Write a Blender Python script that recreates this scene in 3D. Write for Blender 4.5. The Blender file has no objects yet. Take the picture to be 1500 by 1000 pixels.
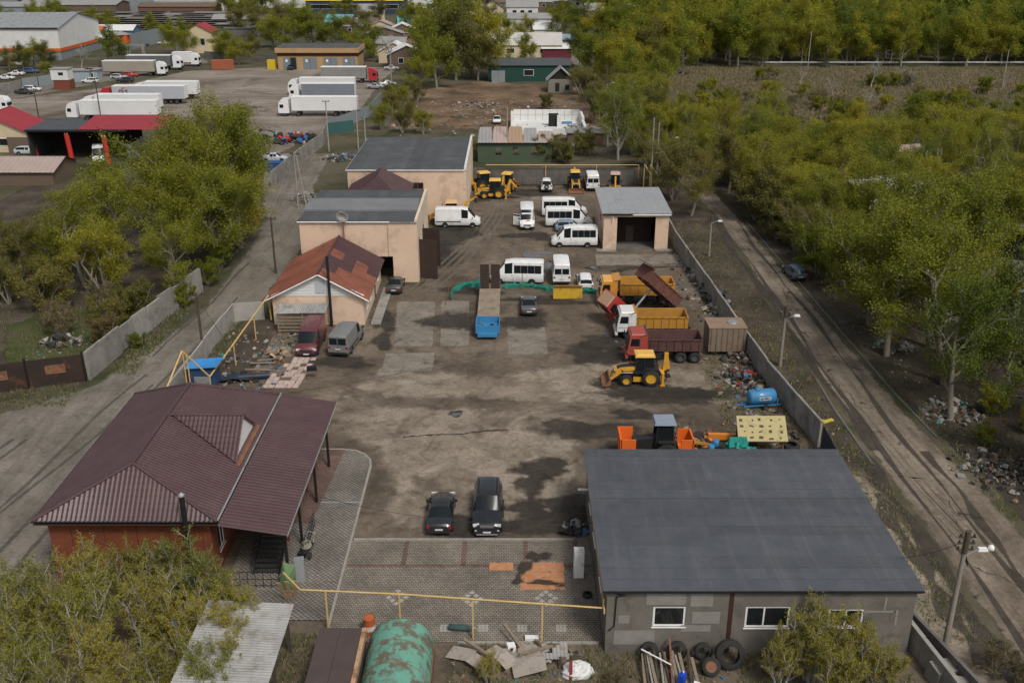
import bpy, bmesh, math, random
import numpy as np
from mathutils import Vector, Matrix, Euler
random.seed(7)
R = math.radians
SC = bpy.context.scene
COL = SC.collection
# ------------------------------------------------------------------ camera, sky, sun, exposure
CAM_H, PITCH, FPX = 36.3, R(22.5), 1450.0
cam_d = bpy.data.cameras.new('camera'); cam = bpy.data.objects.new('camera', cam_d); COL.objects.link(cam)
cam.location = (0, 0, CAM_H); cam.rotation_euler = (R(90) - PITCH, 0, 0)
cam_d.sensor_width = 36.0; cam_d.lens = 36.0 * FPX / 1500.0
cam_d.clip_start = 0.5; cam_d.clip_end = 9000
SC.camera = cam
SUN_EL, SUN_AZ = R(52), R(150)          # azimuth clockwise from +Y (the view direction)
w = bpy.data.worlds.new('World'); SC.world = w; w.use_nodes = True
nt = w.node_tree; bg = nt.nodes['Background']
sky = nt.nodes.new('ShaderNodeTexSky'); sky.sky_type = 'NISHITA'; sky.sun_disc = False
sky.sun_elevation = SUN_EL; sky.sun_rotation = SUN_AZ; sky.air_density = 1.0; sky.dust_density = 4.0
hs = nt.nodes.new('ShaderNodeHueSaturation'); hs.inputs['Saturation'].default_value = 0.35
nt.links.new(sky.outputs[0], hs.inputs['Color']); nt.links.new(hs.outputs[0], bg.inputs[0])
bg.inputs[1].default_value = 0.085
sun_d = bpy.data.lights.new('sun', 'SUN'); sun = bpy.data.objects.new('sun', sun_d); COL.objects.link(sun)
sun_d.energy = 1.5; sun_d.angle = R(12); sun_d.color = (1.0, 0.95, 0.88)
sdir = Vector((math.sin(SUN_AZ) * math.cos(SUN_EL), math.cos(SUN_AZ) * math.cos(SUN_EL), math.sin(SUN_EL)))
sun.rotation_euler = sdir.to_track_quat('Z', 'Y').to_euler(); sun.location = (0, 0, 200)
SC.view_settings.view_transform = 'Standard'; SC.view_settings.look = 'None'
SC.view_settings.exposure = 0.35; SC.view_settings.gamma = 1.0
SC.cycles.max_bounces = 6; SC.cycles.transparent_max_bounces = 12
SC.cycles.use_denoising = True

# ------------------------------------------------------------------ survey: ground point seen at a photo position, at height z
_c, _s = math.cos(PITCH), math.sin(PITCH)
def G(x, y, z=0.0):
    u, v = (x - 750) / FPX, (y - 500) / FPX
    t = (z - CAM_H) / (-_s - v * _c)
    return (u * t, (_c - v * _s) * t)

# ------------------------------------------------------------------ materials
MATS = {}
def nodes_of(name):
    m = bpy.data.materials.new(name); m.use_nodes = True
    return m, m.node_tree, m.node_tree.nodes['Principled BSDF']
def _coord(nt, coord):
    if coord == 'World':
        g = nt.nodes.new('ShaderNodeNewGeometry'); return g.outputs['Position']
    t = nt.nodes.new('ShaderNodeTexCoord'); return t.outputs[coord]
def _noise(nt, vec, scale, detail=6, rough=0.6, dist=0.0):
    n = nt.nodes.new('ShaderNodeTexNoise'); n.inputs['Scale'].default_value = scale
    n.inputs['Detail'].default_value = detail; n.inputs['Roughness'].default_value = rough; n.inputs['Distortion'].default_value = dist
    nt.links.new(vec, n.inputs['Vector']); return n.outputs['Fac']
def _ramp(nt, fac, stops):
    r = nt.nodes.new('ShaderNodeValToRGB'); e = r.color_ramp.elements
    e[0].position, e[0].color = stops[0][0], (*stops[0][1], 1); e[1].position, e[1].color = stops[-1][0], (*stops[-1][1], 1)
    for p, c in stops[1:-1]:
        k = e.new(p); k.color = (*c, 1)
    nt.links.new(fac, r.inputs[0]); return r.outputs['Color']
def _mix(nt, a, b, fac, mode='MIX'):
    m = nt.nodes.new('ShaderNodeMix'); m.data_type = 'RGBA'; m.blend_type = mode
    for s, v in (('Factor', fac), ('A', a), ('B', b)):
        i = [k for k in m.inputs if k.name == s and (k.type == 'RGBA' or s == 'Factor')][0]
        if hasattr(v, 'links'): nt.links.new(v, i)
        elif isinstance(v, tuple): i.default_value = (*v, 1)
        else: i.default_value = v
    return [o for o in m.outputs if o.type == 'RGBA'][0]
def _bump(nt, b, h, strength, dist=0.05):
    n = nt.nodes.new('ShaderNodeBump'); n.inputs['Strength'].default_value = strength; n.inputs['Distance'].default_value = dist
    nt.links.new(h, n.inputs['Height']); nt.links.new(n.outputs[0], b.inputs['Normal'])
def _ragged(nt, b, vec, nscale=0.9, soft=0.12, amt=0.85, amax=1.0):
    """sheet edges break up: alpha from the 'edge' attribute and noise"""
    a = nt.nodes.new('ShaderNodeAttribute'); a.attribute_name = 'edge'
    n = _noise(nt, vec, nscale, 7, 0.65)
    m1 = nt.nodes.new('ShaderNodeMath'); m1.operation = 'MULTIPLY_ADD'; nt.links.new(n, m1.inputs[0]); m1.inputs[1].default_value = amt * 2; 
    m1.inputs[2].default_value = -amt - 0.5 + 0.0
    m2 = nt.nodes.new('ShaderNodeMath'); m2.operation = 'MULTIPLY_ADD'; nt.links.new(a.outputs['Fac'], m2.inputs[0]); m2.inputs[1].default_value = 1.6
    nt.links.new(m1.outputs[0], m2.inputs[2])
    mr = nt.nodes.new('ShaderNodeMapRange'); mr.interpolation_type = 'SMOOTHSTEP'
    mr.inputs['To Max'].default_value = amax; mr.inputs['From Min'].default_value = -soft; mr.inputs['From Max'].default_value = soft
    nt.links.new(m2.outputs[0], mr.inputs['Value']); nt.links.new(mr.outputs[0], b.inputs['Alpha'])
def M(name, c, c2=None, scale=2.0, rough=0.8, metal=0.0, bump=0.0, bscale=None, spec=0.4, coord='Object', dirt=None, dscale=1.0, dlim=(0.5, 0.7), ragged=False, coat=0.0, alpha=None, emit=None, vary=0.0):
    if name in MATS: return MATS[name]
    m, nt, b = nodes_of(name)
    vec = _coord(nt, coord)
    b.inputs['Roughness'].default_value = rough; b.inputs['Metallic'].default_value = metal
    b.inputs['Specular IOR Level'].default_value = spec; b.inputs['Coat Weight'].default_value = coat
    out = None
    if c2 is not None:
        n = _noise(nt, vec, scale, 8, 0.65); out = _ramp(nt, n, [(0.3, c), (0.7, c2)])
    if dirt is not None:
        n = _noise(nt, vec, dscale, 8, 0.7)
        mr = nt.nodes.new('ShaderNodeMapRange'); mr.inputs['From Min'].default_value = dlim[0]; mr.inputs['From Max'].default_value = dlim[1]
        nt.links.new(n, mr.inputs['Value'])
        out = _mix(nt, out if out is not None else c, dirt, mr.outputs[0])
    if vary:
        oi = nt.nodes.new('ShaderNodeObjectInfo'); k = 1 + vary; q = 1 - vary
        out = _mix(nt, out if out is not None else c, _ramp(nt, oi.outputs['Random'], [(0, (q, q, q)), (1, (k, k, k))]), 1.0, 'MULTIPLY')
    if out is not None: nt.links.new(out, b.inputs['Base Color'])
    else: b.inputs['Base Color'].default_value = (*c, 1)
    if bump: _bump(nt, b, _noise(nt, vec, bscale or scale * 4, 6, 0.7), bump)
    if ragged: _ragged(nt, b, _coord(nt, 'World'))
    if alpha is not None: b.inputs['Alpha'].default_value = alpha
    if emit: b.inputs['Emission Color'].default_value = (*emit[0], 1); b.inputs['Emission Strength'].default_value = emit[1]
    MATS[name] = m; return m

def ground_mat(name, stops, s1=0.12, fine=3.0, dark=None, dark_s=0.3, dlim=(0.56, 0.66), ragged=False, bump=0.5, rough=0.95, nscale=0.9, amt=0.85, soft=0.12, streak=None, amax=1.0, mottle=0.0):
    m, nt, b = nodes_of(name); vec = _coord(nt, 'World')
    n1 = _noise(nt, vec, s1, 10, 0.62, 0.4); out = _ramp(nt, n1, stops)
    n2 = _noise(nt, vec, fine, 8, 0.75); g = _ramp(nt, n2, [(0.25, (0.6, 0.6, 0.6)), (0.75, (1.32, 1.32, 1.32))])
    out = _mix(nt, out, g, 1.0, 'MULTIPLY')
    if mottle:
        n5 = _noise(nt, vec, 0.55, 10, 0.72, 1.2); out = _mix(nt, out, _ramp(nt, n5, [(0.36, (0.55, 0.52, 0.49)), (0.5, (0.98, 0.97, 0.95)), (0.66, (1.18, 1.17, 1.16))]), mottle, 'MULTIPLY')
    if streak:                                   # wheel tracks along a direction (yaw), spacing scale
        mp = nt.nodes.new('ShaderNodeMapping'); mp.inputs['Rotation'].default_value = (0, 0, streak[0]); mp.inputs['Scale'].default_value = (streak[1], streak[2], 1)
        nt.links.new(vec, mp.inputs['Vector'])
        n4 = _noise(nt, mp.outputs[0], 1.0, 6, 0.65, 0.3)
        out = _mix(nt, out, _ramp(nt, n4, [(0.35, streak[3]), (0.62, (1.12, 1.1, 1.08))]), 1.0, 'MULTIPLY')
    if dark:
        n3 = _noise(nt, vec, dark_s, 9, 0.66, 0.6)
        mr = nt.nodes.new('ShaderNodeMapRange'); mr.inputs['From Min'].default_value = dlim[0]; mr.inputs['From Max'].default_value = dlim[1]
        nt.links.new(n3, mr.inputs['Value']); out = _mix(nt, out, dark, mr.outputs[0])
    nt.links.new(out, b.inputs['Base Color']); b.inputs['Roughness'].default_value = rough; b.inputs['Specular IOR Level'].default_value = 0.25
    if bump: _bump(nt, b, n2, bump, 0.08)
    if ragged: _ragged(nt, b, vec, nscale, soft, amt, amax)
    MATS[name] = m; return m

def brick_mat(name, c1, c2, mortar, bw, bh, rough=0.85, vertical=True, offset=0.5, msize=0.012, var=None, bump=0.6, rot=0.0):
    m, nt, b = nodes_of(name); vec = _coord(nt, 'World')
    if vertical:                                 # wall facing x or y: use (x+y, z)
        sp = nt.nodes.new('ShaderNodeSeparateXYZ'); nt.links.new(vec, sp.inputs[0])
        ad = nt.nodes.new('ShaderNodeMath'); nt.links.new(sp.outputs[0], ad.inputs[0]); nt.links.new(sp.outputs[1], ad.inputs[1])
        cb = nt.nodes.new('ShaderNodeCombineXYZ'); nt.links.new(ad.outputs[0], cb.inputs[0]); nt.links.new(sp.outputs[2], cb.inputs[1]); v2 = cb.outputs[0]
    else:
        mp = nt.nodes.new('ShaderNodeMapping'); mp.inputs['Rotation'].default_value = (0, 0, rot); nt.links.new(vec, mp.inputs['Vector']); v2 = mp.outputs[0]
    t = nt.nodes.new('ShaderNodeTexBrick'); nt.links.new(v2, t.inputs['Vector']); t.offset = offset
    t.inputs['Color1'].default_value = (*c1, 1); t.inputs['Color2'].default_value = (*c2, 1); t.inputs['Mortar'].default_value = (*mortar, 1)
    t.inputs['Scale'].default_value = 1.0; t.inputs['Mortar Size'].default_value = msize; t.inputs['Brick Width'].default_value = bw; t.inputs['Row Height'].default_value = bh
    n = _noise(nt, vec, 0.35, 8, 0.65); g = _ramp(nt, n, var or [(0.3, (0.6, 0.6, 0.6)), (0.7, (1.2, 1.2, 1.2))])
    nt.links.new(_mix(nt, t.outputs['Color'], g, 1.0, 'MULTIPLY'), b.inputs['Base Color'])
    b.inputs['Roughness'].default_value = rough; b.inputs['Specular IOR Level'].default_value = 0.3
    if bump:
        inv = nt.nodes.new('ShaderNodeMath'); inv.operation = 'SUBTRACT'; inv.inputs[0].default_value = 1.0; nt.links.new(t.outputs['Fac'], inv.inputs[1])
        _bump(nt, b, inv.outputs[0], bump, 0.02)
    MATS[name] = m; return m

def leaf_mat(name, ca, cb, trans=0.35):
    m, nt, b = nodes_of(name)
    oi = nt.nodes.new('ShaderNodeObjectInfo'); ge = nt.nodes.new('ShaderNodeNewGeometry')
    c = _mix(nt, ca, cb, ge.outputs['Random Per Island'])
    g = _ramp(nt, oi.outputs['Random'], [(0.0, (0.72, 0.8, 0.74)), (0.5, (1.0, 1.0, 1.0)), (1.0, (1.26, 1.2, 1.08))])
    c = _mix(nt, c, g, 1.0, 'MULTIPLY')
    nt.links.new(c, b.inputs['Base Color']); b.inputs['Roughness'].default_value = 0.6; b.inputs['Specular IOR Level'].default_value = 0.25
    tr = nt.nodes.new('ShaderNodeBsdfTranslucent'); nt.links.new(c, tr.inputs['Color'])
    mx = nt.nodes.new('ShaderNodeMixShader'); mx.inputs[0].default_value = trans
    nt.links.new(b.outputs[0], mx.inputs[1]); nt.links.new(tr.outputs[0], mx.inputs[2])
    nt.links.new(mx.outputs[0], nt.nodes['Material Output'].inputs['Surface'])
    MATS[name] = m; return m

def paint(name, c, rough=0.3, dirt=0.35):
    """vehicle paint, dulled by road dust towards noise patches"""
    if name in MATS: return MATS[name]
    return M(name, c, tuple(min(1, k * 1.08 + 0.01) for k in c), 1.2, rough=rough, spec=0.5, coat=0.25,
             dirt=tuple(k * (1 - dirt) + d * dirt for k, d in zip(c, (0.2, 0.17, 0.13))), dscale=1.6, dlim=(0.48, 0.72))

# ------------------------------------------------------------------ mesh builder
class MB:
    def __init__(s): s.v = []; s.f = []; s.m = []; s.sm = []
    def add(s, vs, fs, mi=0, smooth=False):
        o = len(s.v); s.v += [tuple(p) for p in vs]
        for f in fs: s.f.append(tuple(i + o for i in f)); s.m.append(mi); s.sm.append(smooth)
        return s
    def box(s, c, size, mi=0, rot=(0, 0, 0), taper=1.0, shift=(0, 0)):
        e = Euler(rot).to_matrix(); hx, hy, hz = size[0] / 2, size[1] / 2, size[2] / 2
        vs = []
        for z in (-1, 1):
            t = taper if z > 0 else 1.0; ox, oy = (shift if z > 0 else (0, 0))
            for x, y in ((-1, -1), (1, -1), (1, 1), (-1, 1)):
                vs.append(Vector(c) + e @ Vector((x * hx * t + ox, y * hy * t + oy, z * hz)))
        return s.add(vs, [(0, 3, 2, 1), (4, 5, 6, 7), (0, 1, 5, 4), (1, 2, 6, 5), (2, 3, 7, 6), (3, 0, 4, 7)], mi)
    def span(s, a, b, mi=0):
        return s.box([(p + q) / 2 for p, q in zip(a, b)], [abs(q - p) for p, q in zip(a, b)], mi)
    def prism(s, poly, a, b, axis='y', mi=0):
        """poly: 2D points; axis the extrusion axis; poly in the other two (xz for y, yz for x, xy for z)"""
        n = len(poly); vs = []
        for t in (a, b):
            for p, q in poly:
                vs.append({'y': (p, t, q), 'x': (t, p, q), 'z': (p, q, t)}[axis])
        fs = [tuple(range(n))[::-1], tuple(range(n, 2 * n))] + [(i, (i + 1) % n, n + (i + 1) % n, n + i) for i in range(n)]
        return s.add(vs, fs, mi)
    def tube(s, p0, p1, r0, r1=None, n=8, mi=0, caps=True):
        r1 = r0 if r1 is None else r1
        p0, p1 = Vector(p0), Vector(p1); d = p1 - p0
        if d.length < 1e-6: return s
        q = d.to_track_quat('Z', 'Y').to_matrix(); vs = []
        for p, r in ((p0, r0), (p1, r1)):
            for i in range(n):
                a = 2 * math.pi * i / n; vs.append(p + q @ Vector((math.cos(a) * r, math.sin(a) * r, 0)))
        s.add(vs, [(i, (i + 1) % n, n + (i + 1) % n, n + i) for i in range(n)], mi, n > 5)
        if caps: s.add(vs, [tuple(range(n))[::-1], tuple(range(n, 2 * n))], mi)
        return s
    def path(s, pts, r, n=6, mi=0):
        for a, b in zip(pts[:-1], pts[1:]): s.tube(a, b, r, r, n, mi, True)
        return s
    def lathe(s, prof, n=16, c=(0, 0, 0), axis='z', mi=0, smooth=True, caps=True):
        vs = []
        for r, h in prof:
            for i in range(n):
                a = 2 * math.pi * i / n; x, y = math.cos(a) * r, math.sin(a) * r
                p = {'z': (x, y, h), 'y': (x, h, y), 'x': (h, x, y)}[axis]
                vs.append((p[0] + c[0], p[1] + c[1], p[2] + c[2]))
        fs = []
        for k in range(len(prof) - 1):
            for i in range(n): fs.append((k * n + i, k * n + (i + 1) % n, (k + 1) * n + (i + 1) % n, (k + 1) * n + i))
        s.add(vs, fs, mi, smooth)
        m = len(prof) - 1
        return s if not caps or prof[0][0] < 1e-4 and prof[m][0] < 1e-4 else s.add(vs, [tuple(range(n))[::-1], tuple(range(m * n, m * n + n))], mi)
    def quad(s, a, b, c, d, mi=0): return s.add([a, b, c, d], [(0, 1, 2, 3)], mi)
    def slab(s, poly3, t, mi=0):
        """a flat polygon given thickness t downwards along its normal"""
        P = [Vector(p) for p in poly3]; nrm = (P[1] - P[0]).cross(P[2] - P[0]).normalized()
        if nrm.z < 0: P = P[::-1]; nrm = -nrm
        n = len(P); Q = [p - nrm * t for p in P]
        return s.add(P + Q, [tuple(range(n)), tuple(range(n, 2 * n))[::-1]] + [((i + 1) % n, i, n + i, n + (i + 1) % n) for i in range(n)], mi)
    def mesh(s, name, mats):
        me = bpy.data.meshes.new(name); me.from_pydata(s.v, [], s.f)
        if not isinstance(mats, (list, tuple)): mats = [mats]
        for m in mats: me.materials.append(m)
        me.polygons.foreach_set('material_index', s.m); me.polygons.foreach_set('use_smooth', s.sm)
        bm = bmesh.new(); bm.from_mesh(me); bmesh.ops.recalc_face_normals(bm, faces=bm.faces); bm.to_mesh(me); bm.free()
        me.update(); return me
    def build(s, name, mats, parent=None, loc=None, rot=None):
        return link(name, s.mesh(name, mats), parent, loc, rot)
def link(name, me, parent=None, loc=None, rot=None):
    o = bpy.data.objects.new(name, me); COL.objects.link(o)
    if parent is not None: o.parent = parent
    if loc is not None: o.location = loc
    if rot is not None: o.rotation_euler = rot
    return o
def tag(o, label=None, cat=None, group=None, kind=None):
    for k, v in (('label', label), ('category', cat), ('group', group), ('kind', kind)):
        if v: o[k] = v
    return o
def thing(name, label, cat, loc=(0, 0, 0), rz=0.0, group=None, rot=None):
    o = bpy.data.objects.new(name, None); COL.objects.link(o); o.empty_display_size = 0.3
    o.location = loc; o.rotation_euler = rot or (0, 0, rz)
    return tag(o, label, cat, group)
def copy_tree(o, parent=None):
    c = o.copy(); COL.objects.link(c); c.parent = parent
    for ch in list(o.children): copy_tree(ch, c)
    return c
def struct(name, mb, mats): return tag(mb.build(name, mats), kind='structure')
def sheet(name, poly, z, mat, fade=1.0, kind='structure', parent=None):
    """a ground sheet: polygon (x, y); outer ring carries edge=0, inner edge=1 for ragged borders"""
    P = [Vector((p[0], p[1])) for p in poly]
    area = sum(a.x * b.y - b.x * a.y for a, b in zip(P, P[1:] + P[:1]))
    if area < 0: P = P[::-1]
    n = len(P); inn = []
    for i in range(n):
        a, b, c = P[i - 1], P[i], P[(i + 1) % n]
        d1 = (b - a).normalized(); d2 = (c - b).normalized()
        n1 = Vector((-d1.y, d1.x)); n2 = Vector((-d2.y, d2.x)); k = (n1 + n2)
        k = k / max(0.35, k.length_squared / 2) if k.length > 1e-6 else n1
        inn.append(b + k * fade)
    vs = [(p.x, p.y, z) for p in P] + [(p.x, p.y, z) for p in inn]
    fs = [tuple(range(n, 2 * n))] + [(i, (i + 1) % n, n + (i + 1) % n, n + i) for i in range(n)]
    me = bpy.data.meshes.new(name); me.from_pydata(vs, [], fs); me.materials.append(mat)
    at = me.attributes.new('edge', 'FLOAT', 'POINT')
    at.data.foreach_set('value', [0.0] * n + [1.0] * n)
    bm = bmesh.new(); bm.from_mesh(me); bmesh.ops.triangulate(bm, faces=[f for f in bm.faces if len(f.verts) > 4]); bm.to_mesh(me); bm.free()
    o = link(name, me, parent); 
    if kind: o['kind'] = kind
    return o
def blob(px, py, rx, ry, seed=0, n=18, z=0):
    """irregular outline round a ground point, radii in metres"""
    rnd = random.Random(seed); x0, y0 = G(px, py)
    ph = [rnd.uniform(0, 6.28) for _ in range(3)]
    return [(x0 + math.cos(a) * rx * k, y0 + math.sin(a) * ry * k) for a, k in
            ((2 * math.pi * i / n, 1 + 0.22 * math.sin(2 * 2 * math.pi * i / n + ph[0]) + 0.16 * math.sin(3 * 2 * math.pi * i / n + ph[1]) + 0.1 * math.sin(5 * 2 * math.pi * i / n + ph[2])) for i in range(n))]
def stain(name, px, py, rx, ry, z, mat, seed):
    """soft-edged patch: fan whose 'edge' attribute falls from the middle to the rim"""
    rim = blob(px, py, rx, ry, seed, 28); x0, y0 = G(px, py); n = len(rim)
    vs = [(x0, y0, z)] + [(x0 + (x - x0) * .5, y0 + (y - y0) * .5, z) for x, y in rim] + [(x, y, z) for x, y in rim]
    fs = [(0, 1 + i, 1 + (i + 1) % n) for i in range(n)] + [(1 + i, 1 + n + i, 1 + n + (i + 1) % n, 1 + (i + 1) % n) for i in range(n)]
    me = bpy.data.meshes.new(name); me.from_pydata(vs, [], fs); me.materials.append(mat)
    me.attributes.new('edge', 'FLOAT', 'POINT').data.foreach_set('value', [1.0] + [.62] * n + [0.0] * n)
    o = link(name, me); o['kind'] = 'structure'; return o
def wave_plane(o, u, v, poly, wave, amp, row=None, step=0.02, sub=4, thick=True):
    """profiled metal sheet: o origin, u across the waves, v down the slope, poly convex outline in (u, v)"""
    o, u, v = Vector(o), Vector(u).normalized(), Vector(v).normalized(); nrm = u.cross(v)
    if nrm.z < 0: nrm = -nrm
    umin, umax = min(p[0] for p in poly), max(p[0] for p in poly)
    def vr(x):
        ys = []
        for a, b in zip(poly, poly[1:] + poly[:1]):
            lo, hi = min(a[0], b[0]), max(a[0], b[0])
            if lo - 1e-9 <= x <= hi + 1e-9:
                if hi - lo < 1e-9: ys += [a[1], b[1]]
                else: ys.append(a[1] + (b[1] - a[1]) * (x - a[0]) / (b[0] - a[0]))
        return (min(ys), max(ys)) if ys else (0, 0)
    mb = MB(); nx = max(2, int((umax - umin) / wave * sub)); 
    vmin, vmax = min(p[1] for p in poly), max(p[1] for p in poly)
    rows = [(vmin, vmax)] if not row else [(vmin + k * row, min(vmax, vmin + (k + 1) * row)) for k in range(int(math.ceil((vmax - vmin) / row)))]
    xs = [umin + (umax - umin) * i / nx for i in range(nx + 1)]; rg = [vr(x) for x in xs]
    hh = [amp * (0.5 - 0.5 * math.cos(2 * math.pi * (x - umin) / wave)) ** 0.7 for x in xs]
    vs = []; fs = []
    for (r0, r1) in rows:
        base = len(vs)
        for i, x in enumerate(xs):
            for t, st in ((r0, 0.0), (r1, step if row else 0.0)):
                tt = min(max(t, rg[i][0]), rg[i][1]); vs.append(o + u * x + v * tt + nrm * (hh[i] + st))
        for i in range(nx):
            a, b, c, d = base + 2 * i, base + 2 * i + 1, base + 2 * i + 3, base + 2 * i + 2
            if (vs[a] - vs[b]).length > 1e-4 or (vs[c] - vs[d]).length > 1e-4: fs.append((a, b, c, d))
    mb.add(vs, fs, 0, False)
    return mb
# ------------------------------------------------------------------ material library
TAN = [(0.30, (0.072, 0.055, 0.04)), (0.5, (0.138, 0.109, 0.08)), (0.72, (0.235, 0.192, 0.145))]
m_ground = ground_mat('earth_and_dry_grass', [(0.3, (0.05, 0.048, 0.025)), (0.5, (0.085, 0.075, 0.045)), (0.7, (0.13, 0.11, 0.075))], 0.05, 1.2, dark=(0.035, 0.045, 0.014), dark_s=0.08, dlim=(0.5, 0.62))
m_yard = ground_mat('yard_dirt', TAN, 0.11, 2.2, dark=(0.055, 0.045, 0.036), dark_s=0.16, dlim=(0.56, 0.7), ragged=True, mottle=.7)
m_yardpale = ground_mat('pale_worn_concrete', [(0.3, (0.18, 0.147, 0.112)), (0.7, (0.33, 0.28, 0.222))], 0.25, 3.5, dark=(0.095, 0.074, 0.055), dark_s=0.22, dlim=(0.52, 0.68), ragged=True, nscale=.45, amt=1.1, soft=.5, mottle=.85)
m_slab = ground_mat('concrete_slab', [(0.3, (0.165, 0.144, 0.117)), (0.7, (0.27, 0.237, 0.195))], 0.4, 5.0, dark=(0.09, 0.078, 0.065), dark_s=0.6, dlim=(0.55, 0.7), ragged=True, nscale=1.0, mottle=.7)
m_oil = ground_mat('oil_soaked_dirt', [(0.3, (0.03, 0.026, 0.022)), (0.7, (0.075, 0.062, 0.05))], 0.4, 3.0, ragged=True, rough=0.8, nscale=1.1, amt=1.15, soft=0.45, amax=.82)
m_ash = ground_mat('grey_gravel_road', [(0.3, (0.125, 0.112, 0.092)), (0.5, (0.185, 0.168, 0.142)), (0.72, (0.245, 0.225, 0.192))], 0.1, 3.0, ragged=True, streak=(R(8), .8, 0.1, (0.8, 0.78, 0.75)), nscale=.5, soft=.3, mottle=.5)
m_road = ground_mat('old_dusty_asphalt', [(0.3, (0.16, 0.135, 0.105)), (0.7, (0.26, 0.222, 0.178))], 0.12, 2.5, dark=(0.04, 0.034, 0.029), dark_s=0.45, dlim=(0.6, 0.66), ragged=True, streak=(0.02, 1.1, 0.12, (0.62, 0.59, 0.56)), nscale=.6, soft=.3, mottle=.6)
m_verge = ground_mat('dark_verge_soil', [(0.3, (0.036, 0.029, 0.021)), (0.5, (0.07, 0.055, 0.04)), (0.7, (0.115, 0.092, 0.068))], 0.25, 2.5, ragged=True, dark=(0.045, 0.048, 0.018), dark_s=0.2, dlim=(0.62, 0.74))
m_lot = ground_mat('truck_lot_dirt', [(0.3, (0.15, 0.125, 0.1)), (0.5, (0.24, 0.208, 0.175)), (0.72, (0.32, 0.29, 0.255))], 0.07, 1.5, dark=(0.1, 0.075, 0.055), dark_s=0.06, dlim=(0.52, 0.64), ragged=True, streak=(R(70), 0.08, 0.8, (0.7, 0.68, 0.66)))
m_rust_soil = ground_mat('reddish_cleared_soil', [(0.3, (0.055, 0.043, 0.03)), (0.5, (0.15, 0.098, 0.06)), (0.7, (0.24, 0.175, 0.115))], 0.12, 1.5, ragged=True, dark=(0.07, 0.062, 0.03), dark_s=0.1, dlim=(0.58, 0.68), mottle=.7)
m_meadow = ground_mat('dry_reed_meadow', [(0.3, (0.085, 0.053, 0.04)), (0.5, (0.14, 0.094, 0.068)), (0.7, (0.2, 0.148, 0.105))], 0.06, 1.0, ragged=True, dark=(0.1, 0.095, 0.045), dark_s=0.03, dlim=(0.56, 0.68))
m_grass = ground_mat('young_grass', [(0.3, (0.035, 0.045, 0.014)), (0.5, (0.06, 0.07, 0.022)), (0.7, (0.1, 0.095, 0.045))], 0.2, 3.0, ragged=True, dark=(0.08, 0.065, 0.045), dark_s=0.2, dlim=(0.56, 0.68))
m_pond = ground_mat('mossy_hardstanding', [(0.3, (0.10, 0.105, 0.075)), (0.7, (0.15, 0.15, 0.12))], 0.3, 2.0, ragged=True)
m_puddle = M('puddle_water', (0.1, 0.105, 0.11), rough=0.06, spec=0.6, ragged=True)
m_kerb = M('kerb_concrete', (0.24, 0.22, 0.19), (0.34, 0.32, 0.28), 3, bump=0.3, coord='World')
m_pave = brick_mat('grey_block_paving', (0.21, 0.185, 0.155), (0.29, 0.258, 0.217), (0.07, 0.062, 0.052), 0.22, 0.17, vertical=False, offset=0.5, msize=0.02, var=[(0.3, (0.66, 0.65, 0.63)), (0.7, (1.15, 1.13, 1.1))])
m_paved = brick_mat('diagonal_block_paving', (0.2, 0.18, 0.155), (0.265, 0.24, 0.21), (0.07, 0.062, 0.052), 0.22, 0.22, vertical=False, offset=0.0, msize=0.025, rot=R(45))
m_pavered = brick_mat('red_block_paving', (0.17, 0.1, 0.078), (0.22, 0.14, 0.112), (0.06, 0.047, 0.04), 0.22, 0.17, vertical=False, msize=0.02)
m_brick = brick_mat('orange_red_brick', (0.195, 0.048, 0.02), (0.25, 0.07, 0.028), (0.13, 0.065, 0.04), 0.26, 0.085, msize=0.01, var=[(0.3, (0.8, 0.8, 0.8)), (0.7, (1.12, 1.12, 1.12))])
m_maroon = M('maroon_metal_tile', (0.066, 0.033, 0.035), (0.085, 0.046, 0.048), 0.8, rough=0.42, spec=0.5, coord='World', dirt=(0.1, 0.06, 0.056), dscale=0.5, dlim=(0.5, 0.8))
m_maroon2 = M('dark_maroon_sheet', (0.058, 0.027, 0.03), (0.075, 0.04, 0.042), 0.8, rough=0.5, coord='World')
m_orange_roof = M('faded_orange_sheet', (0.19, 0.062, 0.036), (0.26, 0.09, 0.052), 0.9, rough=0.6, coord='World', dirt=(0.13, 0.05, 0.033), dscale=0.6, dlim=(.45, .7), vary=.1)
def felt_mat(name, c1, c2, pale):
    m, nt, b = nodes_of(name); vec = _coord(nt, 'World')
    out = _ramp(nt, _noise(nt, vec, .7, 9, .68), [(.3, c1), (.7, c2)])
    for sc, lo, hi, col in (((2.2, .12, 1), .5, .78, pale), ((.25, 1.6, 1), .58, .8, pale), ((.9, .9, 1), .6, .72, tuple(k * .6 for k in c1))):
        mp = nt.nodes.new('ShaderNodeMapping'); mp.inputs['Scale'].default_value = sc; nt.links.new(vec, mp.inputs['Vector'])
        mr = nt.nodes.new('ShaderNodeMapRange'); mr.inputs['From Min'].default_value = lo; mr.inputs['From Max'].default_value = hi; mr.inputs['To Max'].default_value = .4
        nt.links.new(_noise(nt, mp.outputs[0], 1.0, 9, .7, .3), mr.inputs['Value']); out = _mix(nt, out, col, mr.outputs[0])
    oi = nt.nodes.new('ShaderNodeObjectInfo'); out = _mix(nt, out, _ramp(nt, oi.outputs['Random'], [(0, (.88, .88, .88)), (1, (1.1, 1.1, 1.1))]), 1.0, 'MULTIPLY')
    nt.links.new(out, b.inputs['Base Color']); b.inputs['Roughness'].default_value = .8; b.inputs['Specular IOR Level'].default_value = .3; _bump(nt, b, _noise(nt, vec, 5, 8, .7), .35)
    MATS[name] = m; return m
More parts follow.
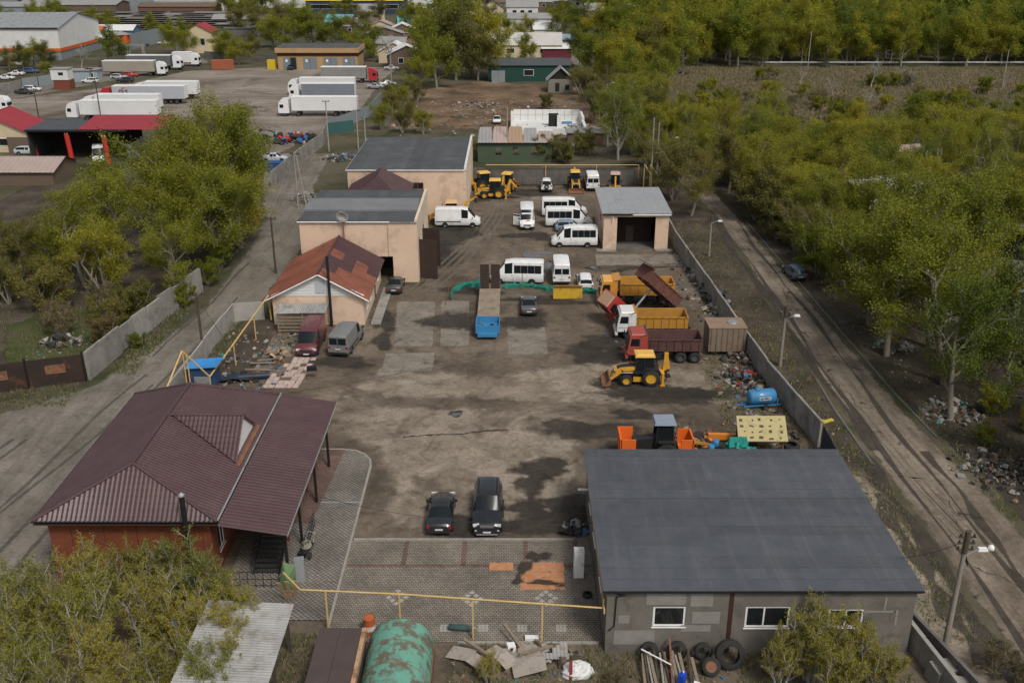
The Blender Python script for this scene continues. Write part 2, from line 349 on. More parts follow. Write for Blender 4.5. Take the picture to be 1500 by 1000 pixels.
m_bitumen = felt_mat('grey_bitumen_felt', (.06, .067, .078), (.088, .095, .107), (.15, .152, .156))
m_bitumen2 = M('old_slate_grey_felt', (0.055, 0.06, 0.066), (0.09, 0.093, 0.097), 0.3, rough=0.9, bump=0.25, bscale=9, coord='World', dirt=(0.13, 0.13, 0.125), dscale=0.25, dlim=(0.56, 0.75), vary=.12)
m_fascia = M('black_fascia', (0.015, 0.015, 0.017), rough=0.6)
m_plaster = M('grimy_grey_plaster', (0.115, 0.103, 0.088), (0.185, 0.168, 0.146), 0.5, bump=0.35, bscale=6, coord='World', dirt=(0.075, 0.066, 0.056), dscale=0.7, dlim=(0.52, 0.7))
m_plaster2 = M('pale_plaster_patch', (0.2, 0.19, 0.17), (0.26, 0.25, 0.225), 1.5, bump=0.3, coord='World')
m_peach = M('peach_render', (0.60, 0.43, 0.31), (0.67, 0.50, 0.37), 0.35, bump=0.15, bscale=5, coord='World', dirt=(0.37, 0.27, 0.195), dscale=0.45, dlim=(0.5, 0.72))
m_peachlit = M('lit_peach_render', (0.62, 0.5, 0.37), (0.68, 0.57, 0.44), 0.4, coord='World')  # peach render made paler: brighter light on the right-facing walls put into colour
m_white = M('white_paint', (0.7, 0.7, 0.68), (0.78, 0.78, 0.76), 1.0, rough=0.5)
m_siding = M('white_siding', (0.6, 0.6, 0.58), (0.68, 0.68, 0.66), 0.5, rough=0.5, coord='World')
m_glass = M('dark_window_glass', (0.015, 0.018, 0.02), rough=0.08, spec=0.6)
m_carglass = M('car_glass', (0.012, 0.016, 0.018), rough=0.14, spec=0.22)
m_dark = M('dark_interior', (0.02, 0.017, 0.015), rough=0.9)
m_brown_steel = M('brown_steel_gate', (0.035, 0.022, 0.017), (0.055, 0.033, 0.024), 1.0, rough=0.6)
m_black = M('black_metal', (0.014, 0.014, 0.015), rough=0.5)
m_steel = M('grey_galvanised', (0.3, 0.31, 0.32), (0.38, 0.39, 0.4), 1.5, rough=0.45, metal=0.3, dirt=(0.2, 0.17, 0.14), dscale=1.0)
m_slate = M('asbestos_sheet', (0.28, 0.275, 0.265), (0.38, 0.375, 0.36), 1.0, rough=0.9, coord='World', dirt=(0.17, 0.15, 0.13), dscale=0.8)
m_conc = M('weathered_concrete', (0.21, 0.2, 0.178), (0.31, 0.295, 0.265), 0.6, bump=0.4, bscale=5, coord='World', dirt=(0.12, 0.105, 0.085), dscale=0.7, dlim=(0.5, 0.7), vary=.15)
m_conc_dark = M('dark_concrete', (0.09, 0.085, 0.078), (0.16, 0.15, 0.135), 0.7, bump=0.4, bscale=5, coord='World')
m_yellow_pipe = M('yellow_gas_pipe', (0.50, 0.33, 0.12), (0.58, 0.42, 0.18), 2.0, rough=0.55)
m_wood = M('weathered_wood', (0.16, 0.125, 0.09), (0.27, 0.22, 0.165), 3.0, bump=0.3)
m_wood_dark = M('tarred_pole_wood', (0.045, 0.036, 0.028), (0.1, 0.08, 0.06), 2.0, bump=0.3)
m_plank = M('fresh_plank', (0.38, 0.25, 0.14), (0.48, 0.34, 0.2), 2.0)
m_rust = M('rusty_steel', (0.16, 0.065, 0.03), (0.25, 0.13, 0.075), 1.5, rough=0.85, bump=0.3, dirt=(0.07, 0.04, 0.03), dscale=1.3)
m_tyre = M('tyre_rubber', (0.018, 0.018, 0.018), (0.035, 0.033, 0.03), 3.0, rough=0.9)
m_pink = M('pink_paving_slab', (0.42, 0.31, 0.27), (0.52, 0.41, 0.36), 1.2, coord='World', dirt=(0.27, 0.2, 0.17), dscale=1.5)
m_bark = M('grey_brown_bark', (0.16, 0.14, 0.108), (0.26, 0.23, 0.185), 4.0, bump=0.4)
m_bark_pale = M('pale_bark', (0.24, 0.22, 0.19), (0.36, 0.34, 0.3), 3.0)

# ------------------------------------------------------------------ ground and surfaces
mb = MB(); S = 5000.0
mb.add([(-S, -S, 0), (S, -S, 0), (S, S, 0), (-S, S, 0)], [(0, 1, 2, 3)])
struct('ground', mb, m_ground)
sheet('yard_surface', [(-24.5, 66), (-24, 92), (-24, 104), (-10, 104), (-10, 122), (-6, 131), (-5.8, 152), (20, 152), (20.4, 117), (21.4, 96), (22.2, 78), (23.3, 66), (24, 40), (4, 40), (4, 36), (-32, 36), (-29, 55), (-28, 66)], 0.004, m_yard, 1.0)
sheet('left_road', [(-31.5, 175), (-30, 150), (-27.5, 135), (-25.5, 118), (-26, 100), (-27.5, 88), (-28, 70), (-28.2, 48), (-30, 20), (-75, 20), (-75, 62), (-52, 68), (-42, 72.5), (-36.5, 78), (-34, 88), (-32.5, 98), (-33, 118), (-34, 131), (-39, 150), (-44, 175)], 0.008, m_ash, 1.6)
sheet('right_road', [(27.2, 20), (26.9, 73), (27.4, 100), (28, 131), (26.5, 150), (25.5, 165), (24, 195), (24, 260), (27, 260), (27.5, 195), (29, 165), (30.6, 150), (31.4, 131), (31.8, 100), (32.3, 73), (33.6, 55), (34.5, 20)], 0.012, m_road, 1.1)
sheet('rubble_plot', [(-28.3, 66), (-28.3, 93.5), (-23, 93), (-23, 66)], 0.006, m_verge, .6)
sheet('left_verge', [(-36.6, 77.5), (-34.2, 88), (-32.7, 98), (-33.2, 118), (-34.2, 131), (-39, 150), (-75, 150), (-75, 66), (-52, 70), (-42, 74.5)], 0.004, m_verge, 1.5)
sheet('left_lawn', [G(0, 480), G(0, 545), G(70, 560), G(150, 500), G(240, 470), G(250, 440), G(60, 455)], 0.008, m_grass, 1.5)
sheet('road_verge', [(22.8, 20), (23.2, 66), (22.2, 78), (21.5, 96), (20.6, 117), (20.4, 150), (26, 150), (27.6, 131), (27.2, 100), (26.7, 73), (27.2, 20)], 0.008, m_verge, 0.8)
sheet('dirt_shoulder', [(22, 20), (22.4, 62), (25.5, 63.5), (26.4, 55), (27, 20)], 0.010, m_yardpale, 1.0)
sheet('tree_side_verge', [(31.5, 131), (32, 100), (32.6, 73), (33.8, 56), (34.5, 20), (75, 20), (70, 90), (60, 150), (30, 160)], 0.004, m_verge, 1.5)
sheet('mossy_hardstanding', [G(1375, 470), G(1380, 375), G(1500, 372), G(1620, 400), G(1620, 500), G(1470, 490)], 0.012, m_pond, 2.0)
sheet('truck_lot', [G(-150, 190), G(150, 178), G(250, 190), G(370, 228), G(400, 232), G(470, 200), G(535, 160), G(565, 118), G(590, 98), G(400, 97), G(270, 104), G(170, 126), G(-150, 165)], 0.008, m_lot, 3.0)
sheet('access_road', [G(-60, 128), G(160, 104), G(240, 93), G(300, 85), G(310, 92), G(240, 102), G(170, 118), G(0, 150), G(-60, 160)], 0.004, m_ash, 2.0)
sheet('cleared_plot', [G(560, 190), G(590, 135), G(700, 118), G(850, 128), G(890, 150), G(905, 190), G(880, 215), G(840, 205), G(700, 205), G(690, 190)], 0.008, m_rust_soil, 3.0)
sheet('meadow', [G(940, 110), G(1000, 98), G(1560, 98), G(1650, 190), G(1350, 190), G(1200, 180), G(1000, 150)], 0.004, m_meadow, 6.0)
sheet('meadow_grass', [G(1330, 140), G(1560, 135), G(1600, 175), G(1400, 172)], 0.008, m_grass, 6.0)
sheet('village_street', [G(880, 180), G(900, 170), G(893, 140), G(870, 112), G(845, 85), G(836, 60), G(828, 60), G(834, 88), G(856, 115), G(878, 145)], 0.008, m_ash, 1.0)
# worn concrete, slabs, stains and puddles inside the yard
sheet('worn_concrete', [G(500, 590), G(560, 588), G(870, 600), G(865, 640), G(858, 700), G(858, 786), G(540, 786), G(556, 690), G(520, 650), G(480, 640)], 0.010, m_yardpale, 2.6)
sheet('worn_concrete', [G(470, 590), G(560, 530), G(700, 545), G(880, 520), G(1060, 545), G(1090, 600), G(900, 600), G(700, 590)], 0.012, m_yardpale, 3.0)
for poly in ([(580, 441), (640, 441), (636, 508), (574, 508)], [(644, 440), (690, 440), (690, 508), (642, 508)], [(562, 517), (640, 515), (636, 545), (556, 546)], [(870, 372), (1000, 372), (1010, 386), (872, 390)], [(740, 470), (800, 470), (806, 520), (742, 520)]):
    sheet('concrete_slab', [G(*p) for p in poly], 0.016, m_slab, 0.5)
STAINS = [(795, 686, 1.9, 0.9), (780, 708, 0.7, 1.3), (835, 735, 1.9, 0.6), (820, 765, 2.3, 1.4), (690, 770, 1.6, 1.2), (775, 745, 1.2, .7), (668, 606, .45, .3), (860, 630, 2.6, 1.3), (985, 580, 3.6, 1.3), (940, 608, 1.8, .6),
          (650, 760, .8, 1.2), (562, 470, .9, 2.0), (560, 500, .7, 1.5), (660, 470, 1.7, 2.0), (770, 470, 1.5, 2.0), (655, 350, 2.6, 3.6), (640, 375, 1.6, 4.0), (672, 338, 2.4, 1.6), (775, 345, 2.2, 1.0), (770, 282, 4.0, 1.2), (800, 268, 5.0, 1.4), (900, 275, 4.0, 1.4), (940, 392, 2.2, .35), (905, 397, .8, .3), (870, 393, .8, .3),
          (850, 352, 3.2, 1.3), (720, 290, 3.2, 1.2), (500, 530, 2.4, .8), (900, 560, 1.4, 1.0), (960, 572, 3.2, 1.1), (870, 520, 2.0, 1.6), (900, 500, 2.5, 1.4), (640, 740, .6, .5), (1010, 660, 4.5, 1.6), (690, 425, 2.4, 1.2), (800, 440, 3.4, .8)]
for i, (x, y, rx, ry) in enumerate(STAINS):
    stain('oil_stain', x, y, rx * 1.7, ry * 1.7 + .15, 0.020 + 0.0004 * (i % 8), m_oil, i)
for i, (x, y, rx, ry) in enumerate([(776, 375, .9, 1.2), (795, 371, 1.0, .8), (802, 389, .5, 1.3), (872, 393, .5, .7), (668, 607, .45, .32)]):
    sheet('puddle', blob(x, y, rx * 1.15, ry * 1.15, 50 + i), 0.026, m_puddle, min(rx, ry) * 0.5)
m_crack = ground_mat('crack_filled_with_dirt', [(0.3, (0.03, 0.026, 0.022)), (0.7, (0.06, 0.05, 0.042))], 0.6, 3.0, ragged=True, nscale=0.7, amt=1.8, soft=.7, amax=.6)
def crack(a, b, w_, seed, n=26, amp=.35):
    rnd = random.Random(seed); a, b = Vector(a), Vector(b); d = (b - a); nn = Vector((-d.y, d.x)).normalized(); off = 0; P = []
    for k in range(n + 1):
        off = off * .8 + rnd.uniform(-amp, amp) * .5; p = a.lerp(b, k / n) + nn * off; P.append((p, w_ * rnd.uniform(.4, 1.4)))
    sheet('surface_crack', [tuple(p - nn * w) for p, w in P] + [tuple(p + nn * w) for p, w in P[::-1]], 0.0245 + .0002 * (seed % 9), m_crack, w_ * .5)
crack(G(590, 640), G(745, 630), .16, 1, 30, .2)
for i in range(0, 16, 2):
    y_ = 40 + i * 5.6; r_ = random.Random(i); crack((27.6 + r_.uniform(0, 1), y_), (30 + r_.uniform(0, 2), y_ + r_.uniform(-2.5, 2.5)), .04, 10 + i, 14, .5)
    if i % 4: crack((28.6 + r_.uniform(-.6, 2), y_), (28.8 + r_.uniform(-.6, 2), y_ + r_.uniform(4, 9)), .045, 40 + i, 16, .4)
m_track = ground_mat('tyre_track_dust', [(0.3, (0.17, 0.145, 0.11)), (0.7, (0.235, 0.2, 0.16))], 0.6, 3.0, ragged=True, nscale=1.0, amt=1.1, soft=.45, amax=.55)
for off in (-3, 8, 20, 32):
    pts = [(598 + off, 430), (640 + off, 395), (690 + off * .8, 350), (715 + off * .7, 315), (725 + off * .5, 292)]
    a = [G(x - 3.5, y) for x, y in pts]; b = [G(x + 3.5, y) for x, y in pts]
    sheet('tyre_track', a + b[::-1], 0.022, m_track, 0.25)
m_rut = ground_mat('dark_wheel_rut', [(0.3, (0.05, 0.042, 0.034)), (0.7, (0.095, 0.08, 0.065))], 0.6, 3.0, ragged=True, nscale=0.4, amt=2.2, soft=.7, amax=.7)
m_rutg = ground_mat('grey_wheel_rut', [(0.3, (0.085, 0.08, 0.07)), (0.7, (0.13, 0.122, 0.108))], 0.6, 3.0, ragged=True, nscale=0.5, amt=1.8, soft=.5, amax=.55)
for i, (x, y0, y1, wd) in enumerate([(28.1, 28, 132, .22), (30.4, 44, 130, .2), (26.5, 30, 66, .5), (25.4, 42, 60, .6), (27.4, 66, 130, .35), (31.2, 30, 66, .3)]):
    rnd = random.Random(i); n = 40; ph = rnd.uniform(0, 6); pts = [(x + .18 * math.sin(k * .31 + ph) + .1 * math.sin(k * .83 + i), y0 + (y1 - y0) * k / n, wd * (1 + .5 * math.sin(k * .57 + ph))) for k in range(n + 1)]
    sheet('wheel_rut', [(p[0] - p[2], p[1]) for p in pts] + [(p[0] + p[2], p[1]) for p in pts[::-1]], 0.018 + 0.0003 * i, m_rut, wd * 0.45)
for i in range(6):
    x0 = -46 + i * 1.1; pts = [(x0 + k * .5, 57 + k * 1.1 + .12 * k * k) for k in range(7)]
    sheet('wheel_rut', [(p[0] - .22, p[1]) for p in pts] + [(p[0] + .22, p[1]) for p in pts[::-1]], 0.018 + 0.0003 * i, m_rutg, 0.16)
for i, (x0, x1, y0, y1) in enumerate([(-31.5, -29.3, 40, 66), (-33.4, -30.6, 40, 72), (-37, -31, 42, 78), (-31.2, -29.2, 66, 100), (-33, -31, 84, 112), (-36, -32.5, 50, 80)]):
    pts = [(x0 + (x1 - x0) * k / 8 + .25 * math.sin(k + i), y0 + (y1 - y0) * k / 8) for k in range(9)]
    sheet('wheel_rut', [(p[0] - .2, p[1]) for p in pts] + [(p[0] + .2, p[1]) for p in pts[::-1]], 0.0225 + 0.0003 * i, m_rutg, 0.18)
# block paving by the brick house and in front of the grey building, with kerbs
mb = MB(); arc = [(-10.35 - 2.5 + 2.5 * math.cos(a), 63.6 + 2.5 * math.sin(a)) for a in [R(k * 11.25) for k in range(9)]]
walk = [(-17.2, 46.0), (-10.45, 46.0)] + arc + [(-17.2, 66.1)]
mb.add([(x, y, 0.10) for x, y in walk], [tuple(range(len(walk)))]); struct('walkway_paving', mb, m_paved)
mb = MB(); mb.add([(-17.2, 56, .104), (-13.3, 56, .104), (-12.6, 66.05, .104), (-17.2, 66.05, .104)], [(0, 1, 2, 3)]); struct('red_paving', mb, m_pavered)
mb = MB(); mb.add([(-10.3, 44.2, .03), (5.0, 44.2, .03), (5.0, 54.0, .03), (-10.3, 54.0, .03)], [(0, 1, 2, 3)]); struct('parking_paving', mb, m_pave)
for a, b in (((-10.2, 51.2), (4.9, 51.45)), ((-6.9, 51.4), (-6.6, 54)), ((-3.2, 51.4), (-2.85, 54)), ((0.7, 51.4), (1.0, 54)), ((3.9, 51.4), (4.2, 54))):
    mb = MB(); mb.add([(a[0], a[1], .034), (b[0], a[1], .034), (b[0], b[1], .034), (a[0], b[1], .034)], [(0, 1, 2, 3)]); struct('red_paving_band', mb, m_pavered)
m_light_paver = M('pale_paver', (0.3, 0.28, 0.25), (0.36, 0.34, 0.31), 3)
for (px, py) in ((582, 875), (691, 877), (800, 876)):
    cx, cy = G(px, py); dm = tag(bpy.data.objects.new('paving_pattern', None), kind='structure'); COL.objects.link(dm)
    for i in range(3):
        for j in range(3):
            if (i, j) == (1, 1): continue
            mb = MB(); a, b = (i - 1) * .36, (j - 1) * .36
            mb.box((cx + (a - b) * .707, cy + (a + b) * .707 * 1.15, .028), (.27, .27, .02), rot=(0, 0, R(45))); mb.build('paver', m_light_paver, dm)
for px in (652, 708, 765, 822):
    cx, cy = G(px, 920); dm = tag(bpy.data.objects.new('paving_pattern', None), kind='structure'); COL.objects.link(dm)
    for i in range(3):
        for j in range(3):
            mb = MB(); mb.box((cx + (i - 1) * .2, cy + (j - 1) * .22, .028), (.17, .19, .02)); mb.build('paver', m_light_paver, dm)
# kerbs, stone by stone
def kerb(name, pts, w=0.16, h=0.14, L=1.0):
    e = tag(bpy.data.objects.new(name, None), kind='structure'); COL.objects.link(e)
    for a, b in zip(pts[:-1], pts[1:]):
        a, b = Vector(a), Vector(b); n = max(1, round((b - a).length / L))
        for k in range(n):
            p = a.lerp(b, (k + .5) / n); d = b - a
            m = MB(); m.box((p.x, p.y, h / 2 + random.uniform(-.01, .01)), (d.length / n - .015, w, h), rot=(0, 0, math.atan2(d.y, d.x))); m.build('kerb_stone', m_conc_dark if 'road' in name else m_kerb, e)
kerb('walkway_kerb', [(-10.36, 44.4)] + [(-10.36, 54.0), (-10.36, 63.6)] + arc[2::2] + [(-16.5, 66.15)])
kerb('parking_kerb', [(-10.2, 54.1), (4.0, 54.1)])
kerb('parking_kerb', [(-3.0, 44.1), (4.8, 44.1)], h=.1)
kerb('road_kerb', [(31.7, 130), (32.0, 112), (32.2, 96), (32.5, 76), (33.0, 68)], .18, .08, 2.0)
kerb('road_kerb', [(26.6, 64), (26.5, 73), (26.7, 79)], .18, .06, 2.0)
mb = MB(); mb.box((-11.75, 58.55, .12), (2.7, .12, .05)); struct('drain_channel', mb, m_steel)

# ------------------------------------------------------------------ building helpers
def Wp(x, y, Y):
    u, v = (x - 750) / FPX, (y - 500) / FPX; t = Y / (_c - v * _s)
    return (u * t, CAM_H + (-_s - v * _c) * t)
def wall(parent, p0, p1, h, mat, holes=(), t=0.3, z0=0.0, name='wall'):
    """wall from p0 to p1, outer face on that line, thickness to its left; holes (u0, u1, z0, z1)"""
    p0, p1 = Vector((*p0, 0)), Vector((*p1, 0)); d = p1 - p0; L = d.length; d.normalize(); n = Vector((-d.y, d.x, 0))
    us = sorted({0.0, L} | {x for q in holes for x in q[:2]}); mb = MB()
    for a, b in zip(us[:-1], us[1:]):
        hs_ = sorted((q[2], q[3]) for q in holes if q[0] <= a + 1e-6 and q[1] >= b - 1e-6)
        z = z0
        for q0, q1 in hs_ + [(h, h)]:
            if q0 > z + 1e-4:
                A, B = p0 + d * a, p0 + d * b; C, D = B + n * t, A + n * t
                mb.add([(p.x, p.y, zz) for zz in (z, q0) for p in (A, B, C, D)], [(0, 3, 2, 1), (4, 5, 6, 7), (0, 1, 5, 4), (1, 2, 6, 5), (2, 3, 7, 6), (3, 0, 4, 7)])
            z = max(z, q1)
    return mb.build(name, mat, parent)
def window(parent, p, w, h, face, mull=(0.5,), fm=None, frame=0.09, name='window', inset=0.02, sill=True):
    """p: centre of window on the wall's outer face (x, y, z); face: outward yaw; parts: frame with pane and sill"""
    fm = fm or m_white; mb = MB(); d = 0.08
    mb.box((0, 0, h / 2 - frame / 2), (d, w, frame)); mb.box((0, 0, -h / 2 + frame / 2), (d, w, frame))
    for s in (-1, 1): mb.box((0, s * (w / 2 - frame / 2), 0), (d, frame, h - 2 * frame))
    for q in mull: mb.box((0, -w / 2 + w * q, 0), (d * .9, frame * .8, h - 2 * frame))
    o = mb.build(name, fm, parent, (p[0] + math.cos(face) * inset, p[1] + math.sin(face) * inset, p[2]), (0, 0, face))
    MB().box((0, 0, 0), (0.03, w - frame, h - frame)).build('pane', m_glass, o)
    if sill: MB().box((0.06, 0, -h / 2 - 0.04), (0.16, w + .1, 0.05)).build('sill', fm, o)
    return o
def door(parent, p, w, h, face, mat, handle=True, name='door'):
    mb = MB().box((0, 0, h / 2), (0.08, w, h)); mb.box((0.03, 0, h * .72), (.06, w * .72, h * .4)); mb.box((0.03, 0, h * .27), (.06, w * .72, h * .36))
    o = mb.build(name, mat, parent, (p[0] + math.cos(face) * .03, p[1] + math.sin(face) * .03, p[2]), (0, 0, face))
    if handle: MB().box((0.08, w * .38, h * .48), (.06, .14, .04)).build('handle', m_steel, o)
    return o
def gable_roof(parent, x0, x1, y0, y1, ze, zr, axis, mat, wave=0.25, amp=0.03, row=None, over=0.4, name='roof'):
    """two profiled slopes; axis of ridge 'x' or 'y'"""
    if axis == 'y':
        xm = (x0 + x1) / 2; L = y1 - y0 + 2 * over
        for sx, xe in ((-1, x0 - over), (1, x1 + over)):
            ze2 = ze - over * (zr - ze) / ((x1 - x0) / 2); v = Vector((xe - xm, 0, ze2 - zr)); 
            mb = wave_plane((xm, y0 - over, zr), (0, 1, 0), v, [(0, 0), (L, 0), (L, v.length), (0, v.length)], wave, amp, row)
            mb.build(name, mat, parent)
        rd = MB().tube((xm, y0 - over - .02, zr + .02), (xm, y1 + over + .02, zr + .02), .1, n=6).build('ridge_cap', mat, parent)
    else:
        ym = (y0 + y1) / 2; L = x1 - x0 + 2 * over
        for ye in (y0 - over, y1 + over):
            ze2 = ze - over * (zr - ze) / ((y1 - y0) / 2); v = Vector((0, ye - ym, ze2 - zr))
            mb = wave_plane((x0 - over, ym, zr), (1, 0, 0), v, [(0, 0), (L, 0), (L, v.length), (0, v.length)], wave, amp, row)
            mb.build(name, mat, parent)
        MB().tube((x0 - over - .02, ym, zr + .02), (x1 + over + .02, ym, zr + .02), .1, n=6).build('ridge_cap', mat, parent)
def gable_end(parent, pts, t, axis, at, mat, name='gable'):
    MB().prism(pts, at, at + t, axis, 0).build(name, mat, parent)

# ------------------------------------------------------------------ grey block building
gb = thing('block_building', 'low grey plastered block building with dark bitumen felt roof', 'building', (0, 0, 0))
X0, X1, Y0, Y1, HH = 5.05, 21.5, 43.4, 58.4, 4.05
wins = [(7.55, 9.3, 1.72, 3.02), (12.5, 14.9, 1.65, 3.02), (16.95, 18.85, 1.68, 2.85)]
wall(gb, (X0, Y0), (X1, Y0), HH, m_plaster, [(a - X0, b - X0, c, d) for a, b, c, d in wins])
swin = [(46.2, 47.6), (50.5, 52.2), (54.2, 55.6)]
wall(gb, (X0, Y1), (X0, Y0 + .3), HH, m_plaster, [(Y1 - b, Y1 - a, 1.9, 3.0) for a, b in swin])
wall(gb, (X1, Y0 + .3), (X1, Y1 - .3), HH, m_plaster); wall(gb, (X1, Y1), (X0 + .3, Y1), HH, m_plaster)
for i, (a, b, c, d) in enumerate(wins): window(gb, ((a + b) / 2, Y0 + .1, (c + d) / 2), b - a, d - c, R(-90), ((), (.42,), (.5,))[i] if i else (), frame=.11)
for a, b in swin: window(gb, (X0 + .1, (a + b) / 2, 2.45), b - a, 1.1, R(180))
for x, z, w_, h_ in ((8.2, 3.55, 2.1, .8), (10.1, 3.5, 1.2, .9), (10.4, 2.3, 1.5, .75), (6.0, 2.2, .6, .5), (9.9, 1.6, 1.6, .4), (19.6, 2.7, 1.6, .12), (20.6, 2.3, .12, 1.0), (19.9, 3.2, .12, .8), (6.6, 1.0, 2.2, .9)):
    MB().box((x, Y0 - .008, z), (w_, .02, h_)).build('plaster_patch', m_plaster2, gb)
MB().box((11.7, Y0 - .02, 2.0), (.22, .05, 4.0)).build('downpipe', M('dark_red_strip', (.05, .018, .016)), gb)
rf = MB().span((X0 - .25, Y0 - .25, HH), (X1 + .25, Y1 + .15, HH + .16)).build('roof', m_fascia, gb)
nS = 15
for k in range(nS):
    y0 = Y0 - .27 + (Y1 - Y0 + .44) * k / nS; y1 = Y0 - .27 + (Y1 - Y0 + .44) * (k + 1) / nS - random.choice([-.02, .035, .06, .045])
    jx = random.uniform(10.2, 13.2)
    for a, b in ((X0 - .27, jx), (jx, X1 + .27)):
        dz = .006 if a > X0 else 0
        MB().slab([(a, y0, HH + .185 + dz), (b, y0, HH + .185 + dz + random.uniform(-.004, .004)), (b, y1, HH + .2 + dz), (a, y1, HH + .2 + dz + random.uniform(0, .006))], .02).build('roofing_strip', m_bitumen, rf)
mb = MB(); mb.path([(X0 - .12, Y0 + .4, 2.9), (X0 - .12, Y1 - 3, 3.3), (X0 - .12, Y1 - .5, 3.4)], .045); mb.path([(X0 - .12, Y0 + .4, 2.9), (X0 - .12, Y0 - .05, 2.8), (X0 - .12, Y0 - .05, 2.6)], .045)
mb.build('gas_pipe', m_yellow_pipe, gb)
mb = MB(); mb.path([(5.5, Y0 - .06, 3.9), (6.0, Y0 - .06, 3.8), (5.55, Y0 - .06, 3.7), (5.5, Y0 - .06, 1.8), (5.2, Y0 - .06, 1.5)], .035); mb.build('cable', m_black, gb)
MB().box((4.65, 55.6, 2.9), (.7, .12, .1)).build('wall_lamp', m_white, gb)

# ------------------------------------------------------------------ brick house
bh = thing('brick_house', 'orange brick house with maroon metal tile hip roof and long canopy', 'house')
hx0, hx1, hy0, hy1, hz = -27.5, -17.9, 50.0, 65.9, 4.25
rw = [(51.2, 52.3, 1.2, 3.2), (54.5, 55.6, 1.2, 3.3), (58, 59.2, 1.0, 3.2), (61.5, 63, 1.5, 3.0)]
wall(bh, (hx0, hy0), (hx1, hy0), hz, m_brick); wall(bh, (hx1, hy0 + .3), (hx1, hy1), hz, m_brick, [(a - hy0 - .3, b - hy0 - .3, c, d) for a, b, c, d in rw])
wall(bh, (hx1 - .3, hy1), (hx0, hy1), hz, m_brick); wall(bh, (hx0, hy1 - .3), (hx0, hy0 + .3), hz, m_brick, [(2, 3.4, 1.4, 2.9), (6, 7.4, 1.4, 2.9), (10, 11.4, 1.4, 2.9)])
for a, b, c, d in rw: window(bh, (hx1 - .1, (a + b) / 2, (c + d) / 2), b - a, d - c, 0)
for a in (2.7, 6.7, 10.7): window(bh, (hx0 + .1, hy1 - .3 - a, 2.15), 1.4, 1.5, math.pi)
for k in range(5): MB().box((hx0 + 1.3 + k * 1.95, hy0 - .006, 2.1), (.035, .02, 4.1)).build('joint_strip', M('dark_mortar', (.07, .03, .02)), bh)
# hip roof planes
ex0, ex1, ey0, ey1, ez, zr = -28.05, -17.2, 49.3, 66.5, 4.5, 6.95; rx, ry0, ry1 = -22.62, 51.8, 63.0
def plane3(name, pts, mat, wave=.28, amp=.055, row=.4, parent=bh, lift=0.0):
    """profiled sheet over a convex polygon; the first edge is the eave"""
    P = [Vector(p) for p in pts]; u = (P[1] - P[0]).normalized(); nrm = u.cross(P[2] - P[0]).normalized()
    if nrm.z < 0: nrm = -nrm
    v = nrm.cross(u); 
    if v.z > 0: v = -v
    poly = [((p - P[0]).dot(u), (p - P[0]).dot(v)) for p in P]
    return wave_plane(P[0] + nrm * lift, u, v, poly, wave, amp, row).build(name, mat, parent)
A, B, C_, D = (ex0, ey0, ez), (ex1, ey0, ez), (ex1, ey1, ez), (ex0, ey1, ez); E_, F_ = (rx, ry0, zr), (rx, ry1, zr)
plane3('roof_slope', [A, B, E_], m_maroon); plane3('roof_slope', [B, C_, F_, E_], m_maroon); plane3('roof_slope', [C_, D, F_], m_maroon); plane3('roof_slope', [D, A, E_, F_], m_maroon)
for a, b in ((A, E_), (B, E_), (C_, F_), (D, F_), (E_, F_)):
    MB().tube(Vector(a) + Vector((0, 0, .05)), Vector(b) + Vector((0, 0, .05)), .11, n=6).build('ridge_cap', m_maroon, bh)
mb = MB(); mb.path([A, B], .07); mb.path([A, D], .07); mb.build('gutter', m_black, bh)
MB().span((ex0 + .05, ey0 + .05, ez - .28), (ex1 - .05, ey1 - .05, ez - .2)).build('soffit', M('brown_soffit', (.06, .03, .025)), bh)
MB().path([(ex0 - .03, ey0, ez), (ex0 - .03, ey1, ez)], .05).build('gutter', m_white, bh)
# dormer gable over the entrance
gy, gz, gx, gze = 58.3, 6.85, -17.75, 4.75
dl = 2.7
for sy in (-1, 1):                                # valley runs from the ridge end down to the eave, waves fall away from the dormer ridge
    v_ = Vector((0, sy * dl, gze - gz)); sl = v_.length; X_ = gx + .12 - rx - .3
    wave_plane((rx + .3, gy, gz + .06), (1, 0, 0), v_, [(0, 0), (X_, 0), (X_, sl)], .28, .055, .4, .03).build('dormer_slope', m_maroon, bh)
MB().tube((gx + .14, gy, gz + .1), (rx, gy, gz + .1), .11, n=6).build('ridge_cap', m_maroon, bh)
MB().prism([(gy - dl + .15, 4.8), (gy + dl - .15, 4.8), (gy, gz - .08)], gx - .2, gx - .1, 'x').build('gable', m_white, bh)
MB().span((gx - .1, gy - dl - .1, 4.66), (gx + .35, gy + dl + .1, 4.76)).build('gable_ledge', m_rust, bh)
# canopy
plane3('canopy_roof', [(-13.05, 48.7, 3.95), (-13.05, 66.2, 3.95), (-17.0, 66.2, 4.62), (-17.0, 48.7, 4.62)], m_maroon, wave=.34, amp=.07, row=None)
MB().box((-13.02, 57.45, 3.9), (.05, 17.5, .12)).build('canopy_edge', m_steel, bh)
mb = MB(); mb.path([(-17.15, 49.3, 4.62), (-17.15, 66.4, 4.62)], .07); mb.build('gutter', m_steel, bh)
for y in (49.5, 53.5, 58.6, 63.5): MB().box((-13.4, y, 1.95), (.16, .16, 3.9)).build('post', m_black, bh)
for y in (49.4, 52, 55, 58, 61, 64, 66): MB().box((-15.1, y, 4.14), (4.0, .08, .12), rot=(0, R(9.6), 0)).build('rafter', m_black, bh)
